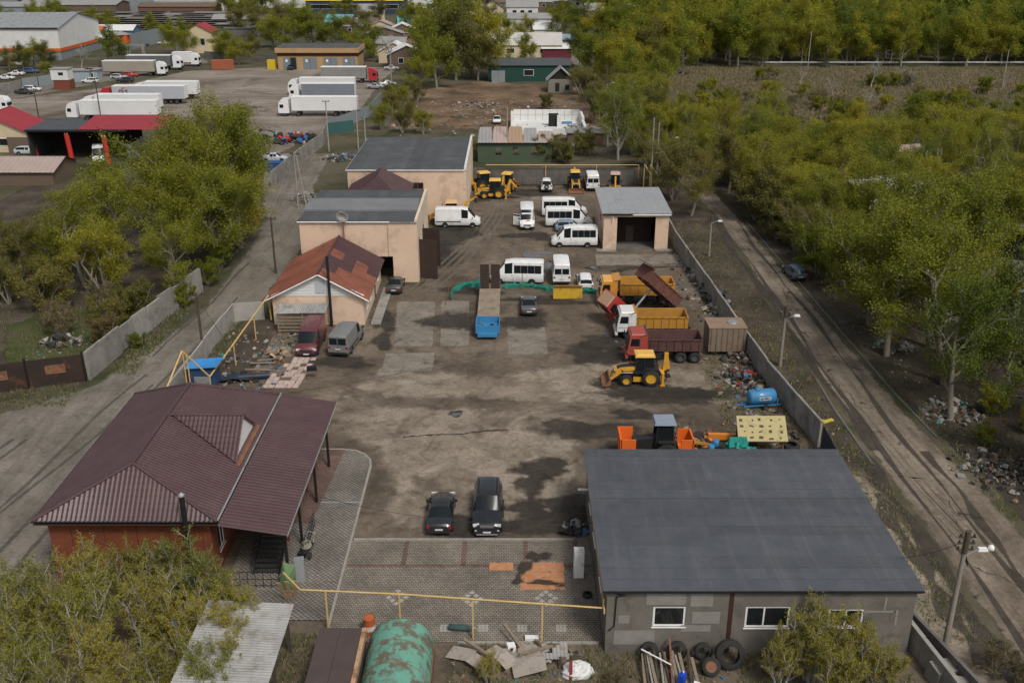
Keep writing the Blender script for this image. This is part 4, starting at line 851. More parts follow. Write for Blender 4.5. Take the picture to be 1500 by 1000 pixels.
def van(label, pm, x, y, rz, L=5.6, W=2.02, H=2.55, name='minibus', cat='minibus', windows=True, gazelle=False, bonnet_open=False, door_open=0, group=None, rear_windows=True, small=False, glass_len=1.0):
    t = thing(name, label, cat, (x, y, 0), rz, group); hw = W / 2; zb = 1.28 if not gazelle else 1.2
    hb, hl = (1.12, .30) if not gazelle else (1.08, .30)
    st = [(-.5 * L, .38, zb, H - .16, hw * .96, hw * .80), (-.485 * L, .32, zb, H - .03, hw * .99, hw * .84), (-.46 * L, .3, zb, H, hw, hw * .86), (.06 * L, .3, zb, H, hw, hw * .86), (.085 * L, .3, zb, H, hw, hw * .86), (.23 * L, .3, zb - .02, H - .14, hw, hw * .82), (.385 * L, .3, hb + .08, hb + .16, hw * .99, hw * .8), (.465 * L, .32, hb - .1, hb - .03, hw * .95, hw * .76), (.495 * L, .36, .78, .84, hw * .9, hw * .7), (.5 * L, .42, .66, .7, hw * .86, hw * .6)]
    shell(t, st, ['b', 'b', 'b', 'b', 's', 'w', 'b', 'b', 'b'], pm)
    if windows:                                    # window band set into the flank
        for s in (-1, 1):
            n = 4; a0, a1 = -.46 * L, .055 * L
            y0_, z0_, y1_, z1_ = hw * .965 + .008, zb + .04, hw * .87 + .012, H - .34
            for k in range(n):
                a, b = a0 + (a1 - a0) * k / n + .012, a0 + (a1 - a0) * (k + 1) / n - .006
                f = (z1_ - zb) / (H - .06 - zb); yt = hw * .965 + (hw * .86 - hw * .965) * f + .01
                MB().add([(a, s * y0_, z0_), (b, s * y0_, z0_), (b, s * yt, z1_), (a, s * yt, z1_), (a, s * (y0_ - .04), z0_), (b, s * (y0_ - .04), z0_), (b, s * (yt - .04), z1_), (a, s * (yt - .04), z1_)],
                         [(0, 1, 2, 3), (4, 7, 6, 5), (0, 4, 5, 1), (1, 5, 6, 2), (2, 6, 7, 3), (3, 7, 4, 0)]).build('side_window', m_carglass, t)
    else:
        for s in (-1, 1): MB().box((-.2 * L, s * (hw + .006), .82), (.54 * L, .02, .12)).build('side_moulding', m_trim, t)
    # door seams
    for s in (-1, 1):
        MB().box((.07 * L, s * (hw + .002), .85), (.015, .01, .8)).build('door_seam', m_trim, t)
        MB().box((.1 * L, s * (hw + .012), 1.08), (.16, .02, .04)).build('handle', m_trim, t)
    if rear_windows:
        for s in (-1, 1): MB().box((-.5 * L - .01, s * hw * .42, zb + .42), (.04, hw * .72, .62)).build('rear_window', m_carglass, t)
    MB().box((-.5 * L - .012, 0, 1.3), (.02, .025, 1.7)).build('door_seam', m_trim, t)
    for xx in (-.28 * L, .33 * L):
        for s in (-1, 1): wheel(t, xx, s * (hw - .13), .34, .22, m_rim)
    arches(t, (-.28 * L, .33 * L), .34, hw)
    extras(t, L, W, .84, 1.0, hw, mir=(.33 * L, 1.35))
    MB().box((L / 2 - .03, 0, .72), (.1, W * .5, .16)).build('grille', m_trim, t)
    MB().box((-.12 * L, 0, H + .03), (.75, .6, .06), taper=.85).build('roof_hatch', pm, t)
    if bonnet_open:
        MB().box((.40 * L, 0, 1.0), (.7, W * .74, .2)).build('engine_bay', m_trim, t); MB().box((.42 * L, .1, 1.16), (.3, .35, .2)).build('engine_cover', M('orange_engine_part', (.5, .17, .05)), t)
        MB().box((.31 * L, 0, 1.62), (.08, W * .72, .95), rot=(0, R(-18), 0)).build('bonnet', pm, t)
    if door_open:
        s = door_open; d = MB().box((-.45, 0, .75), (.95, .06, 1.2)).box((-.45, 0, 1.62), (.9, .05, .1)).build('open_door', pm, t, (.26 * L, s * hw, .2), (0, 0, s * R(-62)))
        MB().box((-.45, 0, 1.47), (.8, .03, .5)).build('pane', m_carglass, d)
    return t

SUVP = paint('black_car_paint', (.012, .014, .018), .18, .08)
suv('black SUV parked with its headlights towards the block paving', SUVP, -1.62, 56.9, R(-90))
sedan('black sedan parked beside the black SUV', SUVP, -4.72, 56.7, R(90), 4.5, 1.72)
sedan('dark grey sedan parked beside the peach house wall', paint('dark_grey_car', (.05, .053, .058), .3, .4), -12.75, 102.6, R(90), 4.2, 1.66)
sedan('dark grey saloon standing alone in front of green netting', paint('grey_blue_car', (.075, .08, .09), .3, .4), 1.75, 96.2, R(90), 4.3, 1.68)
sedan('pale blue hatchback squeezed between white minibuses', paint('pale_blue_car', (.2, .27, .36), .3, .3), 7.6, 125.5, R(0), 3.9, 1.65, hatch=True)
sedan('small white estate car parked nose-in behind the yellow plate', m_wpaint, 8.05, 103.6, R(90), 4.0, 1.65, hatch=True, name='hatchback_car', H=1.5, wagon=True)
suv('white off-roader with a spare wheel on its tail', m_wpaint, 5.2, 151.3 - 3.5, R(90), 4.0, 1.7, 1.85, spare=True)
van('maroon cargo van with white roof patches beside the rubble', paint('maroon_van', (.11, .018, .028), .35, .25), -18.9, 86.3, R(-90), 5.5, 2.0, 2.2, 'cargo_van', 'van', windows=False, gazelle=True, rear_windows=False)
van('silver grey cargo van seen from its back doors', paint('silver_grey_van', (.16, .165, .165), .4, .4), -15.6, 86.4, R(82), 5.5, 2.0, 2.2, 'cargo_van', 'van', windows=False, gazelle=True)
van('white panel van parked outside the peach workshop', m_wpaint, -7.2, 128.0, R(0), 6.0, 2.05, 2.5, 'panel_van', 'van', windows=False, rear_windows=False)
van('white minibus with open bonnet and open driver door', m_wpaint, 2.0, 128.4, R(-90), 5.6, bonnet_open=True, door_open=-1)
van('white minibus furthest from the netting in the row by the garage', m_wpaint, 7.2, 133.0, R(0), 6.2)
van('white minibus in the middle of the row by the garage', m_wpaint, 7.55, 127.9, R(0), 6.2)
van('white minibus with dented nose parked last beside the garage wall', m_wpaint, 7.75, 119.0, R(180), 5.7)
van('white minibus standing behind the raised loading ramps', m_wpaint, .6, 105.1, R(176), 5.9)
van('white minibus seen from its rear doors near the yellow plate', m_wpaint, 5.5, 106.4, R(90), 5.6)
van('white van with its rear to the yard beside the back fence', m_wpaint, 12.2, 149.2, R(90), 5.2)

# ------------------------------------------------------------------ backhoe loaders
m_jcb = paint('digger_yellow', (.60, .30, .02), .4, .3)
m_jcbroof = M('digger_roof_yellow', (.66, .38, .06), (.72, .46, .12), 1.0, rough=.5)
m_jcborange = paint('digger_orange', (.6, .2, .015), .45, .3)
def backhoe(label, x, y, rz, roofm=None, body=None, boom=(70, -115), bucket_up=0.0, swing=0, group='backhoe loaders in the yard'):
    body = body or m_jcb; t = thing('backhoe_loader', label, 'digger', (x, y, 0), rz, group)
    for s in (-1, 1):
        wheel(t, -.95, s * .86, .78, .48, m_rim_yellow, True); wheel(t, 1.15, s * .82, .5, .34, m_rim_yellow, True)
        MB().prism([(-1.85, 1.15), (-1.6, 1.62), (-.5, 1.66), (-.1, 1.3), (-.1, 1.2), (-.55, 1.56), (-1.55, 1.52), (-1.75, 1.1)], s * .62, s * 1.1, 'y').build('mudguard', m_trim, t)
    mb = MB(); mb.box((0, 0, .8), (3.6, .8, .5)); mb.box((.1, 0, .68), (.9, 1.5, .4)); mb.build('chassis', m_trim, t)
    MB().box((.15, .62, .62), (.8, .42, .42)).build('step_box', body, t); MB().box((.15, -.62, .62), (.8, .42, .42)).build('fuel_tank', body, t)
    h = MB(); h.prism([(.35, 1.05), (2.05, 1.0), (2.1, 1.35), (1.5, 1.56), (.35, 1.66)], -.42, .42, 'y'); hd = h.build('bonnet', body, t)
    MB().prism([(.4, 1.58), (1.4, 1.5), (1.95, 1.39), (1.9, 1.43), (1.4, 1.6), (.4, 1.70)], -.34, .34, 'y').build('bonnet_top', m_trim, hd)
    for s in (-1, 1): MB().box((1.15, s * .427, 1.34), (.95, .02, .09), rot=(0, R(7), 0)).build('side_stripe', m_plate, hd)
    MB().box((2.1, 0, 1.15), (.06, .7, .3)).build('grille', m_trim, hd)
    # cab: posts, glass, roof
    c = MB(); 
    for s in (-1, 1):
        c.tube((.4, s * .66, 1.3), (.25, s * .6, 2.62), .05, n=6); c.tube((-.35, s * .7, 1.3), (-.35, s * .62, 2.62), .045, n=6); c.tube((-1.2, s * .66, 1.55), (-1.1, s * .6, 2.62), .05, n=6)
    c.box((-.4, 0, 1.2), (1.6, 1.35, .3)); cb = c.build('cab', m_trim, t)
    for s in (-1, 1): MB().add([(.38, s * .655, 1.35), (-1.17, s * .665, 1.5), (-1.1, s * .6, 2.58), (.25, s * .595, 2.58)], [(0, 1, 2, 3)]).build('side_window', m_carglass, cb)
    MB().add([(.4, .64, 1.35), (.4, -.64, 1.35), (.26, -.58, 2.58), (.26, .58, 2.58)], [(0, 1, 2, 3)]).build('windscreen', m_carglass, cb)
    MB().add([(-1.2, .64, 1.55), (-1.2, -.64, 1.55), (-1.12, -.58, 2.58), (-1.12, .58, 2.58)], [(0, 1, 2, 3)]).build('rear_window', m_carglass, cb)
    rf = MB(); rf.box((-.42, 0, 2.7), (1.75, 1.5, .16), taper=.94); rf.box((-.42, 0, 2.8), (1.5, 1.25, .08), taper=.86); rf.build('cab_roof', roofm or m_jcbroof, t)
    MB().box((-.5, 0, 1.6), (.5, .5, .7)).build('seat', m_trim, cb)
    MB().tube((.75, -.3, 1.6), (.75, -.3, 2.35), .05).build('exhaust', m_trim, t)
    # loader arms and bucket
    for s in (-1, 1):
        a = MB(); pts = [(.3, s * .56, 1.55), (1.5, s * .56, 1.35), (2.5, s * .56, .55)]
        for p, q in zip(pts[:-1], pts[1:]): d = Vector(q) - Vector(p); a.box(((p[0] + q[0]) / 2, s * .56, (p[2] + q[2]) / 2), (d.length + .1, .12, .24), rot=(0, -math.atan2(d.z, d.x), 0))
        a.build('loader_arm', body, t); MB().tube((.6, s * .5, 1.1), (1.7, s * .5, 1.1), .06).build('ram', m_rim, t)
    k = MB(); pr = [(2.5, .75), (2.45, .25), (2.7, .08), (3.25, .1), (3.22, .16), (2.75, .2), (2.6, .4), (2.65, .78)]
    k.prism(pr, -1.1, 1.1, 'y'); k.prism([(2.5, .75), (2.45, .25), (2.7, .08), (3.25, .1)], -1.14, -1.1, 'y'); k.prism([(2.5, .75), (2.45, .25), (2.7, .08), (3.25, .1)], 1.1, 1.14, 'y'); k.build('front_bucket', m_rust, t)
    # rear boom
    MB().box((-1.95, 0, .85), (.35, 1.5, .7)).build('rear_frame', body, t)
    for s in (-1, 1): MB().box((-2.0, s * .8, .62), (.2, .18, 1.1)).box((-2.0, s * .8, .06), (.4, .34, .1)).build('stabiliser', body, t)
    a1, a2 = R(boom[0]), R(boom[1]); p0 = Vector((-2.2, swing * .5, 1.0)); p1 = p0 + Vector((-math.cos(a1) * 1.7, 0, math.sin(a1) * 1.7)); p2 = p1 + Vector((-math.cos(a1 + a2) * 1.5, 0, math.sin(a1 + a2) * 1.5))
    def arm(p, q, w0, h0, nm):
        d = q - p; MB().box((p + q) / 2, (d.length + .15, w0, h0), rot=(0, -math.atan2(d.z, d.x), 0)).build(nm, body, t)
    arm(p0, p1, .24, .34, 'boom'); arm(p1, p2, .2, .26, 'dipper')
    MB().tube(p0 + Vector((.1, 0, .6)), p1 + Vector((.15, 0, -.2)), .06).build('ram', m_rim, t)
    bk = MB(); bk.prism([(p2.x - .1, p2.z + .1), (p2.x + .35, p2.z - .05), (p2.x + .5, p2.z - .45), (p2.x + .2, p2.z - .7), (p2.x - .2, p2.z - .6), (p2.x + .15, p2.z - .5), (p2.x + .2, p2.z - .2)], -.32 + p2.y, .32 + p2.y, 'y'); bk.build('rear_bucket', m_trim, t)
    for s in (-1, 1): MB().box((2.15, s * .3, 1.28), (.06, .16, .12)).build('headlight', m_lamp, t)
    return t
backhoe('yellow backhoe loader in side view beside the red tipper truck', 11.0, 78.4, R(180), boom=(86, -166))
backhoe('yellow backhoe loader in side view by the peach hall corner', -2.9, 143.0, R(180), boom=(75, -125))
backhoe('yellow backhoe loader parked behind the side-on digger by the hall', -3.9, 148.0, R(20), boom=(80, -120))
backhoe('yellow backhoe loader showing its folded rear arm near the hall', -.6, 147.6, R(75), boom=(78, -140))
backhoe('yellow backhoe loader facing out from the board fence', 9.6, 148.2, R(-90), boom=(80, -120))
backhoe('backhoe loader with pale roof half hidden behind the garage', 15.6, 147.6, R(85), roofm=M('dusty_pink_roof', (.5, .36, .28)), boom=(70, -140))
backhoe('backhoe loader with peach roof hidden behind the white panel van', -8.6, 130.2 , R(185), roofm=M('peach_cab_roof', (.6, .4, .2)), boom=(80, -60), group=None)

# ------------------------------------------------------------------ tipper trucks
def tipper(label, x, y, rz, cabm, bedm, tilt=0, cab_tilt=0, L=7.2, bed_in=None, roofm=None, bedL=4.9, axles=(-2.6, -1.3, 2.35), bed_h=1.15, name='tipper_truck', group=None):
    t = thing(name, label, 'truck', (x, y, 0), rz, group)
    f = MB(); 
    for s in (-1, 1): f.box((-.3, s * .42, .95), (L - .6, .12, .25))
    f.box((-.3, 0, .9), (.3, .8, .2)); f.box((-2.9, 0, .9), (.3, .8, .2)); f.box((2.0, 0, .95), (.9, .7, .5)); f.build('chassis', m_trim, t)
    for xx in axles:
        for s in (-1, 1): wheel(t, xx, s * (1.0 if xx > 0 else .95), .52, .3 if xx > 0 else .56, m_rim_dark, True)
    for s in (-1, 1): MB().box((.9, s * .9, .75), (.9, .5, .55)).build('fuel_tank', m_trim, t)
    # cab (origin at front lower hinge)
    cz, cx = .85, L / 2 - .1
    cab = bpy.data.objects.new('cab', None)
    c = MB(); c.prism([(-1.75, .0), (0, .0), (.02, .75), (-.16, 1.72), (-.35, 1.86), (-1.7, 1.86), (-1.78, 1.75)], -1.2, 1.2, 'y'); cab = c.build('cab', cabm, t, (cx, 0, cz), (0, R(cab_tilt), 0))
    MB().box((-.95, 0, 1.9), (1.35, 2.1, .08), taper=.93).build('cab_roof', roofm or cabm, cab)
    MB().add([(.035, -1.05, .82), (.035, 1.05, .82), (-.125, 1.0, 1.62), (-.125, -1.0, 1.62)], [(0, 1, 2, 3)]).build('windscreen', m_carglass, cab)
    for s in (-1, 1):
        MB().add([(-.18, s * 1.21, .85), (-1.0, s * 1.21, .85), (-1.0, s * 1.21, 1.55), (-.3, s * 1.21, 1.55)], [(0, 1, 2, 3)]).build('side_window', m_carglass, cab)
        MB().box((-.6, s * 1.21, .4), (.9, .012, .025)).build('door_seam', m_trim, cab); MB().box((-1.05, s * 1.21, .8), (.02, .012, 1.5)).build('door_seam', m_trim, cab)
        MB().box((.02, s * .85, .2), (.08, .36, .2)).build('headlight', m_lamp, cab); MB().box((.1, s * 1.36, 1.2), (.08, .2, .4)).build('mirror', m_trim, cab)
    MB().box((.04, 0, .48), (.05, 1.5, .26)).build('grille', m_trim, cab)
    MB().box((L / 2 - .02, 0, .62), (.25, 2.3, .3)).build('bumper', cabm, t)
    # bed: floor, ribbed sides, tail, headboard; tips about the rear
    px, pz = -L / 2 + .4, 1.2
    bed = MB().box((bedL / 2, 0, .06), (bedL, 2.3, .12)).build('bed', bedm, t, (px, 0, pz), (0, R(-tilt), 0))
    for s in (-1, 1):
        MB().box((bedL / 2, s * 1.18, bed_h / 2), (bedL, .07, bed_h)).build('bed_side', bedm, bed)
        for k in range(7): MB().box((.25 + k * (bedL - .5) / 6, s * 1.25, bed_h / 2), (.14, .1, bed_h)).build('rib', bedm, bed)
        MB().box((bedL / 2, s * 1.24, bed_h - .05), (bedL, .12, .12)).build('top_rail', bedm, bed)
    MB().box((bedL + .0, 0, bed_h * .62), (.08, 2.4, bed_h * 1.24)).build('headboard', bedm, bed); MB().box((0, 0, bed_h / 2), (.08, 2.3, bed_h)).build('tailgate', bedm, bed)
    MB().box((bedL + .4, 0, bed_h * 1.3), (.8, 2.4, .06), rot=(0, R(12), 0)).build('cab_guard', bedm, bed)
    MB().box((bedL / 2, 0, .14), (bedL - .1, 2.2, .04)).build('bed_floor', bed_in or m_dark, bed)
    if tilt:
        MB().tube((1.2, 0, 1.0), (px + bedL * .62 * math.cos(R(tilt)), 0, pz + bedL * .62 * math.sin(R(tilt))), .12).build('lift_ram', m_rim, t)
        for k in range(5):
            for j in (-1, 0, 1): MB().box((.5 + k * .95, j * .72, -.06), (.1 if j else .1, .62, .12)).build('floor_beam', bedm, bed)
        for j in (-.5, .5): MB().box((bedL / 2, j * .9, -.1), (bedL, .14, .16)).build('floor_beam', bedm, bed)
    return t
m_bedy = paint('ochre_tipper_bed', (.42, .2, .02), .6, .4); m_bedo = paint('orange_tipper_bed', (.50, .23, .025), .6, .35); m_bedb = M('brown_rusty_bed', (.11, .042, .032), (.17, .075, .055), 1.0, rough=.8, dirt=(.08, .05, .04), dscale=1.2); m_bedm = M('dark_maroon_bed', (.07, .03, .028), (.11, .055, .048), 1.0, rough=.7)
m_coal = M('coal_dark_load', (.018, .017, .017), (.04, .037, .034), 2, bump=.6)
m_sand = M('grey_grit_load', (.1, .1, .09), (.16, .155, .14), 3, bump=.5)
tipper('orange-cabbed tipper truck with long yellow bed', 13.2, 98.4, R(180), paint('orange_cab', (.62, .27, .03), .4, .2), m_bedo, roofm=M('orange_cab_roof', (.66, .36, .1)), L=8.2, bedL=5.6, bed_in=m_dark, bed_h=1.3)
tipper('red tipper truck with cab tipped forward and brown bed raised', 13.2, 93.6, R(203), paint('red_cab', (.35, .025, .02), .4, .25), m_bedb, tilt=42, cab_tilt=48, roofm=M('tan_cab_roof', (.42, .27, .17)))
tipper('white-cabbed tipper truck with yellow ribbed bed', 13.6, 89.2, R(180), paint('white_cab', (.66, .66, .64), .4, .2), m_bedy, bed_in=m_coal)
tipper('red-cabbed tipper truck with dark maroon bed', 14.0, 83.6, R(180), paint('brick_red_cab', (.33, .05, .035), .5, .3), m_bedm, bed_in=m_sand)
hc = thing('cargo_container', 'rusty grey metal cargo box standing on a trailer by the fence', 'container', (19.8, 85.4, 0))
MB().box((0, 0, 1.6), (3.4, 2.6, 2.3)).build('box', M('rusty_grey_sheet', (.15, .13, .1), (.22, .18, .13), .7, rough=.8, dirt=(.14, .08, .05), dscale=.6), hc)
MB().box((0, 0, 2.78), (3.5, 2.7, .08)).build('lid', M('rusty_lid', (.22, .14, .09), (.28, .2, .14), 1), hc)
for k in range(7): MB().box((-1.5 + k * .5, -1.32, 1.6), (.07, .05, 2.2)).build('rib', m_rust, hc)
for s in (-1, 1):
    for xx in (-1, 1): wheel(hc, xx, s * 1.0, .42, .25, m_rim_dark)
MB().lathe([(.5, 0), (.5, .1), (.4, .12), (.02, .12)], 16, (.6, 0, 2.82)).build('hatch', m_steel, hc)

# ------------------------------------------------------------------ low loader with raised ramps
m_blue = paint('bright_blue', (.025, .19, .38), .55, .35)
ll = thing('low_loader', 'blue low loader trailer with wooden deck and raised dark ramps', 'trailer', (-2.35, 88.0, 0), 0)
for k in range(9): MB().box((-.98 + k * .245, 7.4, 1.0), (.235, 9.0, .07)).build('deck_plank', M('worn_deck_wood', (.22, .17, .12), (.33, .27, .2), 1.4, dirt=(.13, .1, .075), dscale=.8), ll)
f = MB(); f.box((-.8, 7.4, .8), (.15, 9.2, .3)); f.box((.8, 7.4, .8), (.15, 9.2, .3))
for k in range(6): f.box((0, 3.4 + k * 1.6, .82), (2.0, .12, .2))
f.build('frame', m_blue, ll)
for y in (9.0, 10.2):
    for s in (-1, 1): wheel(ll, 0, 0, .42, .3, m_rim_dark).matrix_local = Matrix.Translation((s * .95, y, .42)) @ Matrix.Rotation(R(90), 4, 'Z')
b = MB(); b.box((0, 1.6, .62), (2.3, 2.6, .1)); b.box((0, .3, .95), (2.3, .08, .8)); b.box((-1.13, 1.6, .95), (.08, 2.6, .75)); b.box((1.13, 1.6, .95), (.08, 2.6, .75)); b.box((0, 2.9, .95), (2.3, .08, .75)); b.box((0, 0.05, .5), (1.9, .4, .3)); b.build('blue_box', m_blue, ll)
for s in (-1, 1): wheel(ll, 0, 0, .42, .3, m_rim_dark).matrix_local = Matrix.Translation((s * .9, 1.6, .42)) @ Matrix.Rotation(R(90), 4, 'Z')
for k in range(12): MB().box((random.uniform(-.9, .9), random.uniform(.6, 2.6), random.uniform(.75, 1.1)), (random.uniform(.2, .8), random.uniform(.1, .3), .08), rot=(random.uniform(-.3, .3), random.uniform(-.3, .3), random.uniform(0, 3))).build('scrap_piece', random.choice([m_rust, m_steel, m_wood, m_blue]), ll)
for s in (-1, 1):
    r_ = bpy.data.objects.new('ramp', None); r_ = MB().box((0, 0, 1.3), (.95, .1, 2.7)).build('ramp', m_brown_steel, ll, (s * .58, 12.1, .95), (R(-6), 0, 0))
    for k in range(9): MB().box((0, -.07, .15 + k * .3), (.9, .05, .05)).build('ramp_bar', m_brown_steel, r_)
for s in (-1, 1): MB().box((s * 1.08, 12.1, 1.4), (.04, .05, 2.2)).build('strut', m_blue, ll)
pl = thing('yellow_plate', 'rusty yellow steel plate propped upright in front of minibuses', 'plate', (5.95, 99.6, 0))
MB().box((0, 0, .75), (3.1, .12, 1.45), rot=(R(-10), 0, 0)).build('panel', M('dozer_yellow', (.45, .27, .01), (.52, .34, .03), 1.0, rough=.6, dirt=(.2, .1, .03), dscale=1.2), pl)
for s in (-1, 1): MB().box((s * .9, .25, .4), (.15, .7, .15), rot=(R(35), 0, 0)).build('brace', m_rust, pl)
MB().box((0, -.1, 1.45), (3.1, .16, .08)).build('top_edge', m_rust, pl)

# ------------------------------------------------------------------ tractor behind the grey building, tank, implements
tr = thing('tractor', 'dark tractor with grey-blue cab roof and orange ends', 'tractor', (10.75, 65.3, 0), R(180))
for s in (-1, 1):
    wheel(tr, -.7, s * .85, .75, .4, m_rim_dark, True); wheel(tr, 1.3, s * .8, .5, .3, m_rim_dark, True)
    MB().box((-.7, s * .86, 1.6), (1.4, .45, .08)).build('mudguard', m_trim, tr)
MB().prism([(.1, .8), (1.8, .8), (1.8, 1.5), (.1, 1.7)], -.4, .4, 'y').build('bonnet', m_trim, tr)
MB().box((0, 0, .8), (3.0, .6, .4)).build('chassis', m_trim, tr)
c = MB()
for s in (-1, 1): c.tube((.15, s * .7, 1.2), (.05, s * .62, 2.9), .05, n=6); c.tube((-1.15, s * .7, 1.2), (-1.1, s * .62, 2.9), .05, n=6)
c.box((-.5, 0, 1.3), (1.3, 1.4, .5)); cb = c.build('cab', m_trim, tr)
for s in (-1, 1): MB().add([(.12, s * .69, 1.5), (-1.13, s * .69, 1.5), (-1.08, s * .62, 2.86), (.04, s * .62, 2.86)], [(0, 1, 2, 3)]).build('side_window', m_carglass, cb)
MB().box((-.5, 0, 3.0), (1.65, 1.6, .2), taper=.9).build('cab_roof', M('grey_blue_roof', (.2, .24, .3), (.25, .29, .35), 1), tr)
m_or = paint('hot_orange', (.7, .13, .01), .5, .2)
k = MB(); k.box((2.75, 0, 1.2), (.12, 2.2, 1.4)); k.box((2.2, -1.05, 1.2), (1.1, .1, 1.4)); k.box((2.2, 1.05, 1.2), (1.1, .1, 1.4)); k.box((2.2, 0, .55), (1.1, 2.2, .1)); k.build('front_hopper', m_or, tr)
k = MB(); k.box((-2.6, 0, 1.2), (.12, 1.9, 1.2)); k.box((-2.15, .9, 1.2), (.9, .1, 1.2)); k.box((-2.15, -.9, 1.2), (.9, .1, 1.2)); k.box((-2.15, 0, .6), (.9, 1.9, .1)); k.build('rear_hopper', m_or, tr)
tk = thing('tank_trailer', 'bright blue cylindrical tank with white sign on a trailer frame', 'tank', (20.5, 73.4, 0), R(8))
MB().lathe([(.01, -1.55), (.6, -1.5), (.82, -1.3), (.84, 1.3), (.6, 1.5), (.01, 1.55)], 22, (0, 0, 1.35), 'x').build('tank', m_blue, tk)
MB().lathe([(.3, 0), (.3, .22), (.25, .25), (.01, .26)], 14, (-.5, 0, 2.15)).build('hatch', m_blue, tk)
tk.scale = (.76, .76, .76)
sg = MB().box((.1, -.86, 1.45), (1.3, .03, .36)).build('sign', m_plate, tk)
f = MB(); f.box((0, -.5, .5), (4.2, .1, .14)); f.box((0, .5, .5), (4.2, .1, .14)); f.box((-2.3, 0, .5), (1.2, .1, .1)); f.box((1.6, -.6, .9), (.1, .1, .8)); f.build('frame', m_blue, tk)
for s in (-1, 1): wheel(tk, .3, s * .8, .36, .22, m_rim_dark)
lettering('МОЙКА', .3, sg, (.1, -.882, 1.35), (R(90), 0, 0), .012)
cv = thing('covered_frame', 'pale yellow sheet with dark patches laid over a frame', 'cover', (18.6, 66.0, 0))
sh = MB().box((0, 0, 0), (3.6, 2.6, .06)).build('sheet', M('pale_yellow_cover', (.42, .35, .16), (.5, .43, .22), 1.2, dirt=(.3, .24, .12), dscale=1.1), cv, (.2, .3, 1.75), (R(20), R(-4), R(-8)))
for i in range(5):
    for j in range(4): MB().box((-1.4 + i * .7 + random.uniform(-.14, .14), -1.0 + j * .62 + random.uniform(-.08, .08), .035), (random.uniform(.1, .36), random.uniform(.1, .3), .012), rot=(0, 0, random.uniform(-.4, .4))).build('patch', M('brown_patch', (.1, .055, .04)), sh)
for p in ((-1.4, -.8), (1.6, -.8), (-1.4, 1.3), (1.6, 1.3)): MB().box((p[0], p[1], .75), (.1, .1, 1.5)).build('leg', m_rust, cv)
